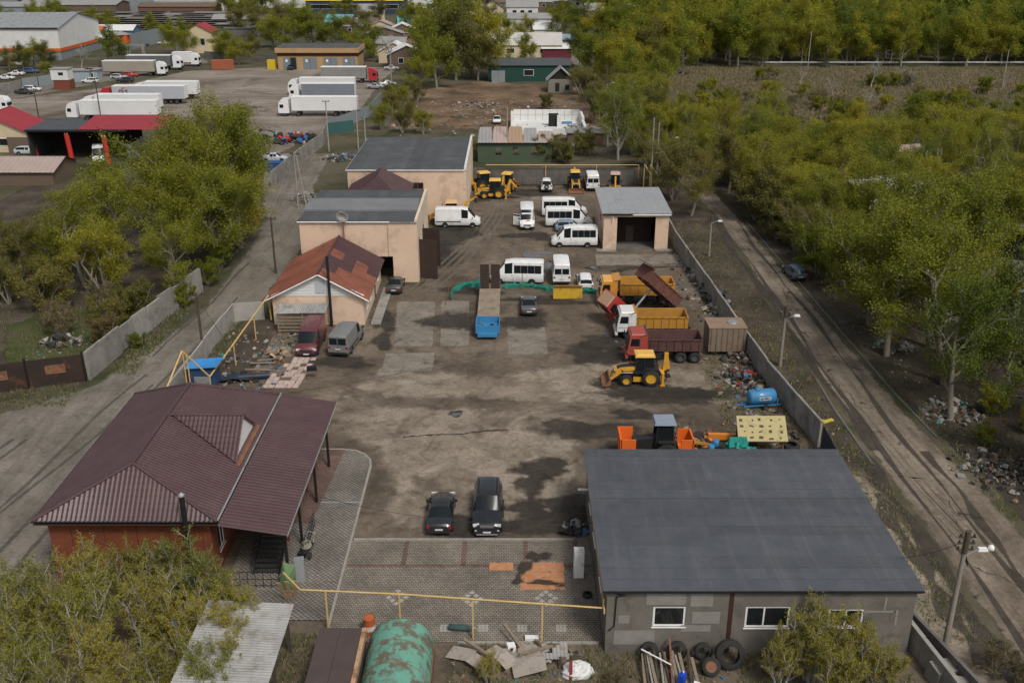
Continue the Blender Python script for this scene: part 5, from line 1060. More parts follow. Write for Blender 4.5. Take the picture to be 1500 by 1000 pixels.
# ------------------------------------------------------------------ trees
leafA = leaf_mat('fresh_green_leaf', (.15, .172, .013), (.235, .245, .024))
leafB = leaf_mat('yellow_green_leaf', (.215, .213, .014), (.31, .288, .026))
leafC = leaf_mat('olive_bud_leaf', (.13, .124, .028), (.2, .18, .045))
leafD = leaf_mat('deep_green_leaf', (.1, .135, .013), (.165, .2, .02))
leafE = leaf_mat('brown_bud', (.12, .095, .04), (.17, .135, .055))
leafN = leaf_mat('yellow_spring_leaf', (.20, .19, .015), (.34, .28, .025)); leafM = leaf_mat('lime_spring_leaf', (.16, .175, .014), (.25, .245, .022))
leafP = leaf_mat('pine_needle', (.014, .028, .012), (.03, .045, .018), .1)
def grow(seed, H, limbs=8, branches=6, twigs=6, nleaf=40, ls=.2, spread=.9, stems=1, base=.25, rad=.35, up=.35, wob=.18):
    rnd = random.Random(seed); segs = []; tw = []
    def rv(): return Vector((rnd.uniform(-1, 1), rnd.uniform(-1, 1), rnd.uniform(-1, 1)))
    def run(p, d, L, r, n, lv):
        pts = [p]; d = d.normalized()
        for i in range(n):
            d = (d + rv() * wob + Vector((0, 0, up * .12))).normalized(); q = pts[-1] + d * (L / n)
            segs.append((pts[-1], q, r * (1 - .75 * i / n), r * (1 - .75 * (i + 1) / n), lv)); pts.append(q)
        return pts, d
    def side(d, ang):
        a = d.orthogonal().normalized(); a.rotate(Matrix.Rotation(rnd.uniform(0, 6.28), 3, d)); return (d * math.cos(ang) + a * math.sin(ang))
    for s in range(stems):
        a = 6.28 * s / stems + rnd.uniform(-.5, .5); lean = 0 if stems == 1 else rnd.uniform(.2, .55) * spread
        d0 = Vector((math.cos(a) * lean, math.sin(a) * lean, 1)); tl = H * (.62 if stems == 1 else rnd.uniform(.5, .72))
        pts, _ = run(Vector((math.cos(a) * .25, math.sin(a) * .25, 0)) if stems > 1 else Vector((0, 0, 0)), d0, tl, H * .018 + .03, 5, 0)
        for l in range(limbs):
            f = base + (1 - base) * (l + rnd.random()) / limbs; k = min(4, int(f * 5)); p = pts[k].lerp(pts[k + 1], f * 5 - k)
            ang = R(rnd.uniform(28, 62)) * spread * (1.15 - .5 * f); dd = side(Vector((0, 0, 1)), ang)
            p1, d1 = run(p, dd, H * rnd.uniform(.28, .42) * (1.15 - .45 * f) * (.8 if stems > 1 else 1), H * .0075 + .012, 4, 1)
            for b in range(branches):
                g = .25 + .75 * (b + rnd.random()) / branches; k2 = min(3, int(g * 4)); q = p1[k2].lerp(p1[k2 + 1], g * 4 - k2)
                p2, d2 = run(q, side(d1, R(rnd.uniform(25, 60))), H * rnd.uniform(.1, .18), H * .003 + .006, 3, 2)
                for t in range(twigs):
                    g2 = .2 + .8 * (t + rnd.random()) / twigs; k3 = min(2, int(g2 * 3)); q2 = p2[k3].lerp(p2[k3 + 1], g2 * 3 - k3)
                    p3, _ = run(q2, side(d2, R(rnd.uniform(20, 65))) + Vector((0, 0, .25)), H * rnd.uniform(.035, .075), .008 + H * .0006, 2, 3); tw.append((q2, p3[-1]))
    wood = MB()
    for a, b, r0, r1, lv in segs: wood.tube(a, b, r0, r1, (7, 5, 4, 3)[lv], 0, False)
    rs = np.random.RandomState(seed); T = np.array([[*a, *b] for a, b in tw]); n = len(T) * nleaf
    idx = np.repeat(np.arange(len(T)), nleaf); u = rs.rand(n, 1) ** .7; c = T[idx, :3] * (1 - u) + T[idx, 3:] * u
    c = c + rs.normal(0, 1, (n, 3)) * rad * .5
    ax = rs.normal(0, 1, (n, 3)); ax /= np.linalg.norm(ax, axis=1, keepdims=True); bx = np.cross(ax, rs.normal(0, 1, (n, 3))); bx /= np.linalg.norm(bx, axis=1, keepdims=True)
    sz = ls * rs.uniform(.6, 1.3, (n, 1)); V = np.stack([c - ax * sz * .5, c + bx * sz * .3, c + ax * sz * .5, c - bx * sz * .3], 1).reshape(-1, 3)
    return wood, V
def leaf_mesh(V, mat, name='crown'):
    me = bpy.data.meshes.new(name); n = len(V) // 4
    me.vertices.add(n * 4); me.vertices.foreach_set('co', V.astype(np.float32).ravel()); me.loops.add(n * 4); me.loops.foreach_set('vertex_index', np.arange(n * 4, dtype=np.int32))
    me.polygons.add(n); me.polygons.foreach_set('loop_start', np.arange(0, n * 4, 4, dtype=np.int32)); me.polygons.foreach_set('loop_total', np.full(n, 4, np.int32))
    me.update(calc_edges=True); me.materials.append(mat); return me
TREE = {}
def variant(key, bark, leaves, **kw):
    wd, V = grow(**kw); w_ = wd.mesh('trunk', bark); TREE[key] = (w_, leaf_mesh(V, leaves[0]), kw['H'], leaves)
variant('broad1', m_bark, [leafA, leafB, leafC, leafD], seed=1, H=14, limbs=9, branches=7, twigs=6, nleaf=54, ls=.17, spread=1.05, rad=.62)
variant('broad2', m_bark, [leafA, leafB, leafC, leafD], seed=2, H=14, limbs=8, branches=7, twigs=6, nleaf=54, ls=.17, spread=1.2, rad=.66)
variant('multi', m_bark, [leafA, leafB, leafC, leafD], seed=3, H=12, limbs=4, branches=6, twigs=6, nleaf=42, ls=.165, spread=1.05, stems=4, rad=.55, base=.12)
variant('tall', m_bark_pale, [leafA, leafB, leafC, leafD], seed=4, H=16, limbs=13, branches=6, twigs=5, nleaf=46, ls=.17, spread=.75, base=.12, rad=.6)
variant('shrub', m_bark, [leafA, leafB, leafC, leafE], seed=5, H=5, limbs=4, branches=5, twigs=5, nleaf=26, ls=.15, spread=1.1, stems=6, rad=.26, base=.08)
variant('near1', m_bark_pale, [leafN, leafM], seed=6, H=6.5, limbs=6, branches=6, twigs=6, nleaf=10, ls=.11, spread=.85, stems=5, rad=.16, up=.9, base=.12)
variant('near2', m_bark_pale, [leafN, leafM], seed=8, H=6.5, limbs=7, branches=6, twigs=6, nleaf=9, ls=.11, spread=.8, stems=5, rad=.15, up=1.0, base=.12)
variant('bare', m_bark_pale, [leafC, leafE], seed=9, H=9, limbs=9, branches=6, twigs=5, nleaf=2, ls=.1, spread=.9, rad=.2)
variant('brush', m_bark, [leafE, leafC], seed=10, H=3, limbs=4, branches=5, twigs=5, nleaf=6, ls=.1, spread=1.2, stems=7, rad=.15)
variant('far1', m_bark, [leafA, leafB, leafC, leafD], seed=11, H=15, limbs=8, branches=5, twigs=5, nleaf=52, ls=.3, spread=1.05, rad=1.0, base=.06)
variant('far2', m_bark, [leafA, leafB, leafC, leafD], seed=12, H=15, limbs=9, branches=5, twigs=5, nleaf=50, ls=.3, spread=.9, rad=1.0, base=.06)
TINT = ['fresh green', 'yellow-green', 'olive brown', 'deep green']; SHAPE = {'broad1': 'round-crowned', 'broad2': 'wide-spreading', 'multi': 'many-stemmed', 'tall': 'slender', 'far1': 'round', 'far2': 'upright', 'near1': 'loose', 'near2': 'upright', 'shrub': 'dense', 'brush': 'twiggy'}
def tree(key, leaf, x, y, h, label, name='deciduous_tree', group=None, cat='tree', seed=None, sq=1.0):
    if key in SHAPE and group:
        label = '%s %s %s' % (TINT[leaf] if len(TREE[key][3]) > 2 else '', SHAPE[key], label); label = label.strip()
    w_, lv, H, lms = TREE[key]; rnd = random.Random(seed if seed is not None else hash((round(x, 1), round(y, 1))) & 0xffff)
    e = thing(name, label, cat, (x, y, 0), rnd.uniform(0, 6.28), group); s = h / H; k = sq * rnd.uniform(.92, 1.1); e.scale = (s * k, s * k, s)
    link('trunk', w_, e); c_ = link('crown', lv, e); c_.material_slots[0].link = 'OBJECT'; c_.material_slots[0].material = lms[leaf]; return e
ri = random.Random(3)
# trees west of the gravel road
GL = 'trees in the thicket west of the gravel road'
for i, (x, y, h, k, lf) in enumerate([(-35.5, 100, 11, 'broad2', 0), (-38.5, 106, 15, 'broad1', 1), (-35, 112, 15, 'multi', 0), (-40.5, 117, 18.5, 'broad2', 1), (-36, 124, 18.5, 'broad1', 0), (-43.5, 125, 18, 'multi', 0), (-45, 111, 15, 'broad2', 0), (-43.5, 100, 11, 'multi', 1), (-38, 132, 18, 'tall', 1), (-48, 116, 12, 'broad1', 0), (-41.5, 135, 17, 'broad2', 0), (-47.5, 104, 12, 'broad1', 0), (-33.8, 118, 13, 'multi', 1)]):
    tree(k, lf, x, y, h, 'tree in the thicket beside the gravel road', group=GL, seed=i)
for i, (x, y, h, k, lf) in enumerate([(-51, 106, 9, 'multi', 0), (-55, 103, 9.5, 'multi', 2), (-60, 105, 9, 'multi', 2), (-65, 107, 9.5, 'broad2', 2), (-56, 110, 8, 'multi', 2), (-62, 113, 7.5, 'multi', 2), (-68, 103, 8, 'multi', 2), (-53, 98, 6.5, 'multi', 2), (-48, 96, 6, 'shrub', 2), (-72, 112, 9, 'multi', 2), (-73, 105, 8, 'multi', 2), (-58, 98.5, 6, 'shrub', 2), (-63, 99.5, 6, 'shrub', 2)]):
    tree(k, lf, x, y, h, 'bush in the hedge beyond the lawn', 'budding_bush', 'bushes beyond the lawn', 'bush', seed=i)
for i, (x, y, h, k, lf) in enumerate([(-38.6, 87, 3.6, 'shrub', 3), (-39.5, 91, 4.2, 'shrub', 2), (-41.5, 94, 4.5, 'brush', 0), (-38, 94, 4.5, 'shrub', 2), (-43.5, 89, 3.4, 'brush', 0), (-45.5, 92, 3, 'brush', 0), (-35.2, 86, 1.8, 'shrub', 0), (-34.3, 97, 3.0, 'shrub', 0), (-33.6, 104, 3.4, 'shrub', 0), (-34, 110, 3.6, 'shrub', 0)]):
    tree(k, lf, x, y, h, 'shrub growing around the low concrete wall', 'twiggy_shrub', 'shrubs around the concrete wall', 'shrub', seed=20 + i)
# foreground bushes in front of the brick house
for i, (x, y, h, k) in enumerate([(-26.6, 44.6, 5.6, 'near1'), (-23.9, 46.2, 5.9, 'near2'), (-21.4, 46.4, 5.6, 'near1'), (-18.7, 46.6, 6.0, 'near2'), (-16.2, 45.6, 4.6, 'near2'), (-25.2, 42.2, 5.8, 'near2'), (-22.3, 42.9, 6.2, 'near1'), (-19.4, 43.4, 6.0, 'near1'), (-16.9, 42.6, 5.2, 'near1'), (-24, 39.4, 5.5, 'near1'), (-20.8, 40.0, 5.6, 'near2'), (-17.6, 39.4, 5.0, 'near2'), (-28.6, 42.6, 5.4, 'near2'), (-14.9, 43.6, 4.9, 'near1'), (-14.7, 41.2, 5.0, 'near2'), (-15.0, 38.6, 5.0, 'near1'), (-22, 37.0, 5, 'near1'), (-18.5, 36.8, 5, 'near2')]):
    tree(k, 0 if i % 3 else 1, x, y, h, 'budding bush in front of the brick house', 'budding_bush', 'bushes in front of the brick house', 'bush', seed=40 + i)
for i, (x, y, h, k) in enumerate([(15.6, 41.2, 5.6, 'near2'), (17.4, 41.0, 5.0, 'near1'), (13.9, 40.6, 4.0, 'near1'), (16.3, 39.6, 4.6, 'near2'), (18.8, 40.4, 3.8, 'near2')]):
    tree(k, 0, x, y, h, 'budding bush before the grey building windows', 'budding_bush', 'bushes before the grey building', 'bush', seed=60 + i)
for i, (x, y, h) in enumerate([(4.7, 39.5, 1.6), (5.4, 40.6, 1.3), (25.5, 41.5, 2.4), (26.5, 39.6, 2.6), (-1.2, 40.9, 2.3)]):
    tree('brush' if i != 4 else 'near1', 0, x, y, h, ('small green sapling among the broken boards' if i == 4 else 'bare brown weed clump beside the lamp post' if i > 1 else 'bare orange-brown weed clump beside the white sack'), 'weed_clump', None if i == 4 else 'bare weed clumps', 'plant', seed=70 + i)
# trees along the right-hand road
GR = 'trees along the far side of the cracked road'
for i, (x, y, h, k, lf) in enumerate([(35.2, 71, 13, 'broad1', 3), (37.5, 78, 16, 'broad2', 0), (34.6, 84, 15, 'broad1', 0), (39.5, 86, 17.5, 'broad2', 0), (36, 92, 15, 'multi', 0), (41, 74, 15, 'broad1', 3), (45.5, 68, 14, 'broad2', 3), (43.5, 93, 16, 'broad1', 0), (36.5, 101, 12, 'multi', 0), (39, 63, 11, 'multi', 3), (48, 79, 16, 'broad2', 0), (50.5, 63, 13, 'broad1', 3), (44, 104, 14, 'broad1', 0), (53, 74, 15, 'broad1', 0), (36.0, 112, 9.5, 'multi', 2), (38.5, 119, 11, 'broad2', 0), (46, 114, 14, 'broad2', 0), (42, 58, 10, 'multi', 3)]):
    tree(k, lf, x, y, h, 'tree standing beside the cracked road', group=GR, seed=80 + i)
for i, (x, y, h, k, lf) in enumerate([(24.8, 133, 10.5, 'broad2', 2), (23.6, 141, 12, 'multi', 2), (33.5, 131, 8, 'shrub', 2), (34, 139, 10, 'multi', 2), (22.6, 150, 9, 'multi', 2), (34, 122, 7, 'shrub', 2), (32.5, 146, 11, 'broad1', 2)]):
    tree(k, lf, x, y, h, 'tree at the bend beyond the garage', 'budding_tree', 'budding trees beyond the garage', seed=100 + i)
for i, (x, y, h, k, lf) in enumerate([(35, 117, 8, 'multi', 2), (37, 124, 9, 'multi', 0), (34.5, 128, 8, 'shrub', 2), (39, 130, 10, 'multi', 1), (36, 135, 9, 'multi', 2), (41, 124, 10, 'broad1', 0), (35, 107, 7, 'shrub', 0), (39.5, 110, 9, 'multi', 0), (42, 137, 11, 'broad2', 1), (38, 142, 10, 'multi', 2), (33.5, 152, 9, 'multi', 2), (24.5, 156, 9, 'multi', 0), (22.5, 163, 9, 'multi', 2), (21.5, 172, 9, 'multi', 0), (31, 160, 10, 'multi', 0)]):
    tree(k, lf, x, y, h, 'tree in the thicket at the road bend', 'thicket_tree', 'trees at the road bend', seed=130 + i)
n = 0
for gx in range(0, 17):
    for gy in range(0, 15):
        x = 26 + gx * 6.6 + ri.uniform(-2.6, 2.6); y = 118 + gy * 6.8 + ri.uniform(-2.8, 2.8)
        r = x / (.924 * y + 9)
        if r > .56 or (x < 31 and y < 168) or (x < 34.5 and y < 140): continue
        lim = 215 if r < .13 else 195 if r < .18 else 180 if r < .24 else 172
        if y > lim: continue
        if 46 < x < 55 and 122 < y < 134: continue
        k = ri.choice(['broad1', 'broad2', 'multi', 'tall', 'multi']); lf = ri.choice([0, 0, 1, 1, 1, 3]); n += 1
        tree(k, lf, x, y, ri.uniform(9, 13), 'tree in the mixed wood behind the road', 'woodland_tree', 'trees of the mixed wood', seed=200 + n)
for gx in range(5):
    for gy in range(4):
        x = 56 + gx * 7 + ri.uniform(-2, 2); y = 82 + gy * 11 + ri.uniform(-3, 3)
        if x < 60 and 96 < y < 110: continue
        if G(1375, 420)[0] - 2 < x and 92 < y < 112 and x < 70: continue
        n += 1; tree(ri.choice(['broad1', 'broad2', 'multi']), ri.choice([0, 0, 3, 1]), x, y, ri.uniform(11, 15), 'tree in the mixed wood behind the road', 'woodland_tree', 'trees of the mixed wood', seed=200 + n)
for i in range(46):
    x, y = ri.uniform(34.5, 56), ri.uniform(58, 122)
    if x > 40 + (y - 58) * .35: continue
    tree(ri.choice(['shrub', 'brush', 'shrub']), ri.choice([0, 1]), x, y, ri.uniform(1.2, 3.0), 'low shrub on the ground under the roadside trees', 'undergrowth_shrub', 'shrubs under the roadside trees', 'shrub', seed=900 + i)
# meadow shrubs and pale bare birches
for i, (px, py, h) in enumerate([(1172, 128, 6), (1275, 130, 9), (1220, 150, 7), (1320, 125, 6), (1335, 128, 5.5), (1268, 175, 8), (1470, 130, 5)]):
    x, y = G(px, py); tree('bare', 0, x, y, h, 'pale leafless birch standing in the dry meadow', 'bare_birch', 'bare birches in the meadow', seed=300 + i)
for i in range(70):
    px, py = ri.uniform(960, 1500), (ri.uniform(118, 190) if i < 40 else ri.uniform(150, 185)); x, y = G(px, py)
    tree(ri.choice(['shrub', 'brush', 'multi']), ri.choice([0, 1, 1]) , x, y, ri.uniform(2.5, 5.5), 'bush in the dry meadow', 'meadow_bush', 'bushes of the meadow', 'bush', seed=320 + i)
# forest edge behind the meadow, as single trees in front and one mass behind
n = 0
for row in range(6):
    for i in range(34):
        y = 299 + row * 10 + ri.uniform(-4, 4); x = 38 + i * 5.7 * (1 + row * .03) + ri.uniform(-3, 3)
        if x > .56 * y + 12: continue
        if row > 3 and ri.random() < .2: continue
        n += 1; tree(ri.choice(['far1', 'far2', 'far1', 'far2']), ri.choice([0, 0, 3, 1, 1, 0]), x, y, ri.uniform(13, 19), 'tree in the forest edge behind the dry meadow', 'forest_tree', 'trees of the forest edge', seed=400 + n)
def mass(name, label, pts, hmin, hmax, mats, seed):
    rnd = random.Random(seed); rs = np.random.RandomState(seed)
    per = {m: [] for m in range(len(mats))}
    for (x, y) in pts:
        h = rnd.uniform(hmin, hmax); n = 520; r = h * .34
        u = rs.normal(0, 1, (n, 3)); u /= np.linalg.norm(u, axis=1, keepdims=True); rr = rs.uniform(.45, 1.0, (n, 1)) * (1 + .3 * np.sin(u[:, :1] * 5 + x) * np.cos(u[:, 1:2] * 4 + y))
        c = u * rr * np.array([r, r, h * .42]) + np.array([x, y, h * .56]); ax = rs.normal(0, 1, (n, 3)); bx = np.cross(ax, rs.normal(0, 1, (n, 3)))
        ax /= np.linalg.norm(ax, axis=1, keepdims=True); bx /= np.linalg.norm(bx, axis=1, keepdims=True); s = rs.uniform(.5, 1.1, (n, 1))
        per[rnd.randrange(len(mats))].append(np.stack([c - ax * s, c + bx * s * .6, c + ax * s, c - bx * s * .6], 1).reshape(-1, 3))
    e = bpy.data.objects.new(name, None); COL.objects.link(e); tag(e, label, 'forest', kind='stuff')
    for m, L in per.items():
        if L: link('foliage', leaf_mesh(np.concatenate(L), mats[m], 'foliage'), e)['kind'] = 'stuff'
pts = []
for i in range(2200):
    y = ri.uniform(362, 900); x = ri.uniform(20, .56 * y + 10)
    if x < 30 + max(0, (560 - y)) * .12: continue
    if all((x - a) ** 2 + (y - b) ** 2 > 70 for a, b in pts[-60:]): pts.append((x, y))
mass('distant_forest', 'distant green forest reaching to the skyline', pts[:900], 12, 19, [leafD, leafA, leafB, leafA], 5)
for i, (px, py, h) in enumerate([(1146, 20, 20), (1160, 18, 18), (1185, 20, 18), (1290, 18, 21), (1310, 18, 19), (1215, 16, 17), (1340, 15, 18), (1365, 14, 18)]):
    x, y = G(px, py + 30); mbx = MB(); V = []
    rs = np.random.RandomState(i); nn = 1600; t = rs.rand(nn, 1); a = rs.rand(nn, 1) * 6.28; rr = (1 - t) ** .8 * 2.6 * rs.uniform(.3, 1, (nn, 1)); c = np.concatenate([np.cos(a) * rr, np.sin(a) * rr, 2 + t * (h - 2)], 1)
    ax = rs.normal(0, 1, (nn, 3)) * [1, 1, .3]; ax /= np.linalg.norm(ax, axis=1, keepdims=True); bx = np.cross(ax, rs.normal(0, 1, (nn, 3))); bx /= np.linalg.norm(bx, axis=1, keepdims=True); s = .5
    e = thing('pine_tree', 'dark pine rising above the forest', 'tree', (x, y, 0), 0, 'dark pines in the forest')
    MB().tube((0, 0, 0), (0, 0, h * .95), .25, .05).build('trunk', m_wood_dark, e); link('crown', leaf_mesh(np.stack([c - ax * s, c + bx * s * .5, c + ax * s, c - bx * s * .5], 1).reshape(-1, 3), leafP), e)
# trees between the truck lot, the cleared plot and the village
CT = [(640, 128, 19, 'far1', 0), (668, 118, 22, 'far2', 2), (690, 112, 20, 'far1', 1), (655, 110, 24, 'far2', 0), (615, 132, 12, 'far1', 0), (720, 115, 16, 'far1', 1), (700, 118, 14, 'far1', 2), (630, 108, 18, 'far2', 0), (610, 150, 7, 'multi', 2), (600, 180, 6, 'multi', 2), (575, 170, 7, 'multi', 2), (560, 190, 7, 'multi', 0), (590, 195, 6, 'multi', 2), (620, 197, 6.5, 'multi', 1), (572, 150, 6, 'multi', 2), (590, 160, 7, 'multi', 0),
      (870, 180, 9, 'multi', 2), (860, 150, 10, 'multi', 2), (880, 165, 9, 'multi', 2), (850, 140, 9, 'multi', 2), (890, 215, 12, 'tall', 0), (905, 235, 14, 'tall', 0), (925, 225, 11, 'tall', 0), (915, 205, 12, 'multi', 0), (940, 205, 13, 'multi', 2), (935, 180, 12, 'multi', 0), (960, 200, 11, 'multi', 2), (950, 160, 13, 'far1', 0), (915, 140, 13, 'far1', 0), (890, 130, 14, 'far2', 1), (930, 120, 14, 'far1', 1), (870, 118, 14, 'far2', 0), (905, 108, 16, 'far1', 0), (850, 100, 14, 'far1', 0), (950, 110, 15, 'far2', 2), (980, 125, 14, 'far1', 0), (1000, 110, 16, 'far2', 0), (770, 105, 12, 'far1', 1), (800, 160, 4, 'shrub', 2), (745, 228, 5, 'multi', 2), (720, 232, 5.5, 'multi', 0), (800, 236, 5, 'shrub', 2), (690, 236, 5, 'multi', 2), (830, 240, 4.5, 'shrub', 2), (855, 228, 5, 'shrub', 2)]
for i, (px, py, h, k, lf) in enumerate(CT):
    x, y = G(px, py)
    tree(k, lf, x, y, h, 'tree around the cleared plot and ruined houses' if h > 8 else 'bush around the cleared plot and ruined houses', 'plot_tree' if h > 8 else 'scrub_bush', 'trees around the cleared plot' if h > 8 else 'bushes around the cleared plot', 'tree' if h > 8 else 'bush', seed=700 + i)
# trees of the truck lot and the industrial quarter
LT = [(50, 100, 9, 'far1', 0), (35, 102, 8, 'far1', 2), (70, 102, 8, 'far2', 2), (15, 104, 7, 'far1', 2), (168, 92, 11, 'far2', 0), (120, 104, 9, 'bare', 0), (68, 112, 5, 'multi', 0), (262, 82, 12, 'far1', 0), (275, 78, 11, 'far2', 0), (335, 90, 10, 'far1', 1), (350, 95, 8, 'far1', 1), (325, 86, 9, 'far2', 1), (370, 85, 8, 'far1', 2), (70, 45, 14, 'far1', 0), (90, 46, 12, 'far1', 0), (50, 40, 11, 'far2', 0), (145, 50, 11, 'far1', 0), (165, 52, 10, 'far1', 0), (225, 55, 9, 'far2', 0), (120, 46, 8, 'far1', 0), (10, 40, 10, 'far1', 0), (400, 70, 13, 'far1', 0), (430, 72, 14, 'far1', 0), (460, 70, 14, 'far2', 0), (485, 72, 13, 'far1', 0), (380, 55, 13, 'far2', 2), (350, 50, 12, 'far1', 2), (415, 50, 12, 'far2', 2), (440, 45, 13, 'far1', 0), (530, 90, 10, 'far1', 0), (545, 85, 11, 'far2', 0), (572, 100, 12, 'bare', 0), (520, 60, 13, 'far1', 2), (600, 50, 14, 'far1', 0), (620, 55, 12, 'far2', 1), (655, 45, 15, 'far2', 0), (690, 42, 16, 'far1', 0), (720, 50, 12, 'far2', 2), (740, 60, 10, 'far1', 1), (765, 65, 11, 'far1', 1), (830, 60, 14, 'far1', 0), (850, 65, 15, 'far2', 0), (870, 70, 15, 'far1', 1), (895, 72, 16, 'far2', 0), (815, 40, 13, 'far1', 2), (345, 30, 13, 'far1', 0), (370, 28, 14, 'far2', 0), (395, 26, 14, 'far1', 0), (330, 24, 11, 'far2', 2), (555, 38, 12, 'far2', 2), (500, 30, 12, 'far1', 0), (140, 14, 12, 'far1', 0), (160, 12, 12, 'far2', 0), (60, 18, 13, 'far1', 2), (930, 60, 16, 'far1', 0), (960, 66, 16, 'far2', 1), (990, 62, 17, 'far1', 0), (1020, 66, 16, 'far2', 0)]
for i, (px, py, h, k, lf) in enumerate(LT):
    x, y = G(px, py)
    tree(k, lf, x, y, h, 'tree among the distant sheds and village houses' if k != 'bare' else 'nearly leafless tree at the edge of the truck lot', 'roadside_tree' if k != 'bare' else 'leafless_tree', 'trees among distant sheds' if k != 'bare' else 'leafless lot trees', seed=800 + i, sq=1.3 if k != 'bare' else 1)
pts = []
for i in range(900):
    y = ri.uniform(520, 1100); x = ri.uniform(-.56 * y - 20, 40)
    if all((x - a) ** 2 + (y - b) ** 2 > 300 for a, b in pts[-50:]): pts.append((x, y))
mass('distant_trees', 'distant tree belts beyond the village and sheds', pts[:330], 9, 14, [leafC, leafA, leafC], 9)
# ------------------------------------------------------------------ weeds and litter
def scatter(name, label, areas, n, mats, kind, seed):
    rnd = random.Random(seed); mb = MB()
    for _ in range(n):
        a = rnd.choice(areas); x, y = rnd.uniform(a[0], a[1]), rnd.uniform(a[2], a[3])
        if kind == 'weed':
            for k in range(5):
                an = rnd.uniform(0, 6.28); h = rnd.uniform(.12, .45) * a[4]; r = rnd.uniform(.05, .3); px, py = x + math.cos(an) * r, y + math.sin(an) * r; lx, ly = rnd.uniform(-.18, .18), rnd.uniform(-.18, .18)
                wd = .03 if a[4] < 1.5 else .12; mb.add([(px - wd, py, 0), (px + wd, py, 0), (px + lx, py + ly, h)], [(0, 1, 2)], rnd.randrange(len(mats)))
        else:
            s = rnd.uniform(.05, .28) * a[4]; mb.box((x, y, s * .2 + .01), (s, s * rnd.uniform(.3, 1), s * rnd.uniform(.12, .6)), rnd.randrange(len(mats)), rot=(rnd.uniform(-.4, .4), rnd.uniform(-.4, .4), rnd.uniform(0, 3.1)), taper=rnd.uniform(.5, 1))
    o = mb.build(name, mats); return tag(o, label, name.replace('_', ' '), kind='stuff')
m_w1 = M('green_weed', (.05, .07, .014), (.08, .1, .02), 1, coord='World'); m_w2 = M('straw_weed', (.16, .13, .07), (.22, .18, .1), 1, coord='World')
WA = [(23.2, 26.6, 44, 66, .7), (22.0, 26.2, 66, 92, .8), (21.5, 26.5, 92, 130, .8), (33, 42, 50, 76, .9), (33, 42, 76, 125, 1), (-36, -33.5, 80, 100, 1), (-60, -37.5, 80, 100, 1.3), (-50, -37, 73.5, 78, .8), (-28, -26.5, 67, 92, .6), (-3.5, 5.0, 37, 43.8, .8), (5, 21, 38, 43.2, 1), (-14, -10, 37, 45, .8), (-29, -28, 48, 92, .6), (17, 22, 66, 84, .7), (-22.5, -19, 92, 131, .1)]
scatter('weeds', 'sparse weeds and dry grass along the verges', WA, 7000, [m_w1, m_w1, m_w2], 'weed', 1)
scatter('meadow_grass_tufts', 'dry straw tufts over the meadow and cleared plot', [(40, 150, 205, 292, 1.6), (40, 150, 205, 292, 2.2)], 13000, [m_w2, M('brown_reed', (.1, .07, .045), (.14, .1, .065), 1, coord='World'), m_w2, m_w1], 'weed', 2)
LM = [M('litter_white', (.4, .38, .35), (.2, .18, .15), 2), M('litter_grey', (.2, .19, .18)), M('litter_tan', (.24, .19, .135)), M('litter_blue', (.06, .13, .23)), M('litter_teal', (.06, .2, .18)), M('litter_dark', (.03, .03, .03)), M('litter_brown', (.1, .07, .05)), m_rust, m_wood]
scatter('litter', 'scattered rubbish along the verges and fences', [(33.5, 38, 58, 72, 1), (34, 41, 62, 78, 1.2), (33.5, 36, 78, 108, 1), (22.6, 26, 56, 92, .9), (34.5, 39, 55, 64, 1.2), (-35.5, -33, 79, 100, .8), (-27.5, -19.5, 69, 92, 1.6), (-27.5, -20, 69, 90, 1.2), (-3.4, 5, 37.5, 43.6, 1), (5, 12, 39, 43, .8), (-45, -38, 83, 90, 1), (19, 22.2, 68, 120, 1.1), (12, 20, 64, 67, 1)], 1300, LM + [LM[6], LM[2], LM[5], LM[1]], 'bit', 3)
scatter('yard_scrap', 'loose scrap and parts strewn along the inside of the fence', [(19, 21.8, 70, 92, 2), (18.6, 21, 92, 116, 1.8), (11.5, 21.5, 64.6, 71, 2), (9, 20, 86, 101, 1.2), (17.5, 22, 72, 84, 2), (-23.5, -19.4, 84, 91, 2), (-27, -20, 70, 84, 2)], 620, [LM[5], LM[6], LM[6], LM[1], LM[2], m_rust, m_wood, LM[0], m_tyre, LM[3]], 'bit', 13)
scatter('plot_rubble', 'broken rubble strewn over the cleared plot', [(-28, 22, 172, 232, 3.2)], 420, [LM[0], LM[1], LM[2], LM[6], LM[6], m_rust], 'bit', 14)
def heap(name, label, x, y, rx, ry, h, n, mats, smin=.1, smax=.5, seed=0, cat='rubbish heap'):
    """heap of loose pieces nobody could count, on a low mound"""
    rnd = random.Random(seed); mb = MB()
    for _ in range(n):
        a = rnd.uniform(0, 6.28); q = rnd.random() ** .6; px, py = x + math.cos(a) * rx * q, y + math.sin(a) * ry * q; z = h * (1 - q * q) * rnd.uniform(.2, 1); s = smin + (smax * 1.6 - smin) * rnd.random() ** 2.6
        mb.box((px, py, z + s * .15), (s, s * rnd.uniform(.3, .9), s * rnd.uniform(.15, .7)), rnd.randrange(len(mats)), rot=(rnd.uniform(-.7, .7), rnd.uniform(-.7, .7), rnd.uniform(0, 3.1)), taper=rnd.uniform(.5, 1))
    return tag(mb.build(name, mats), label, cat, kind='stuff')
DK = [LM[5], LM[5], LM[6], LM[1], m_tyre]
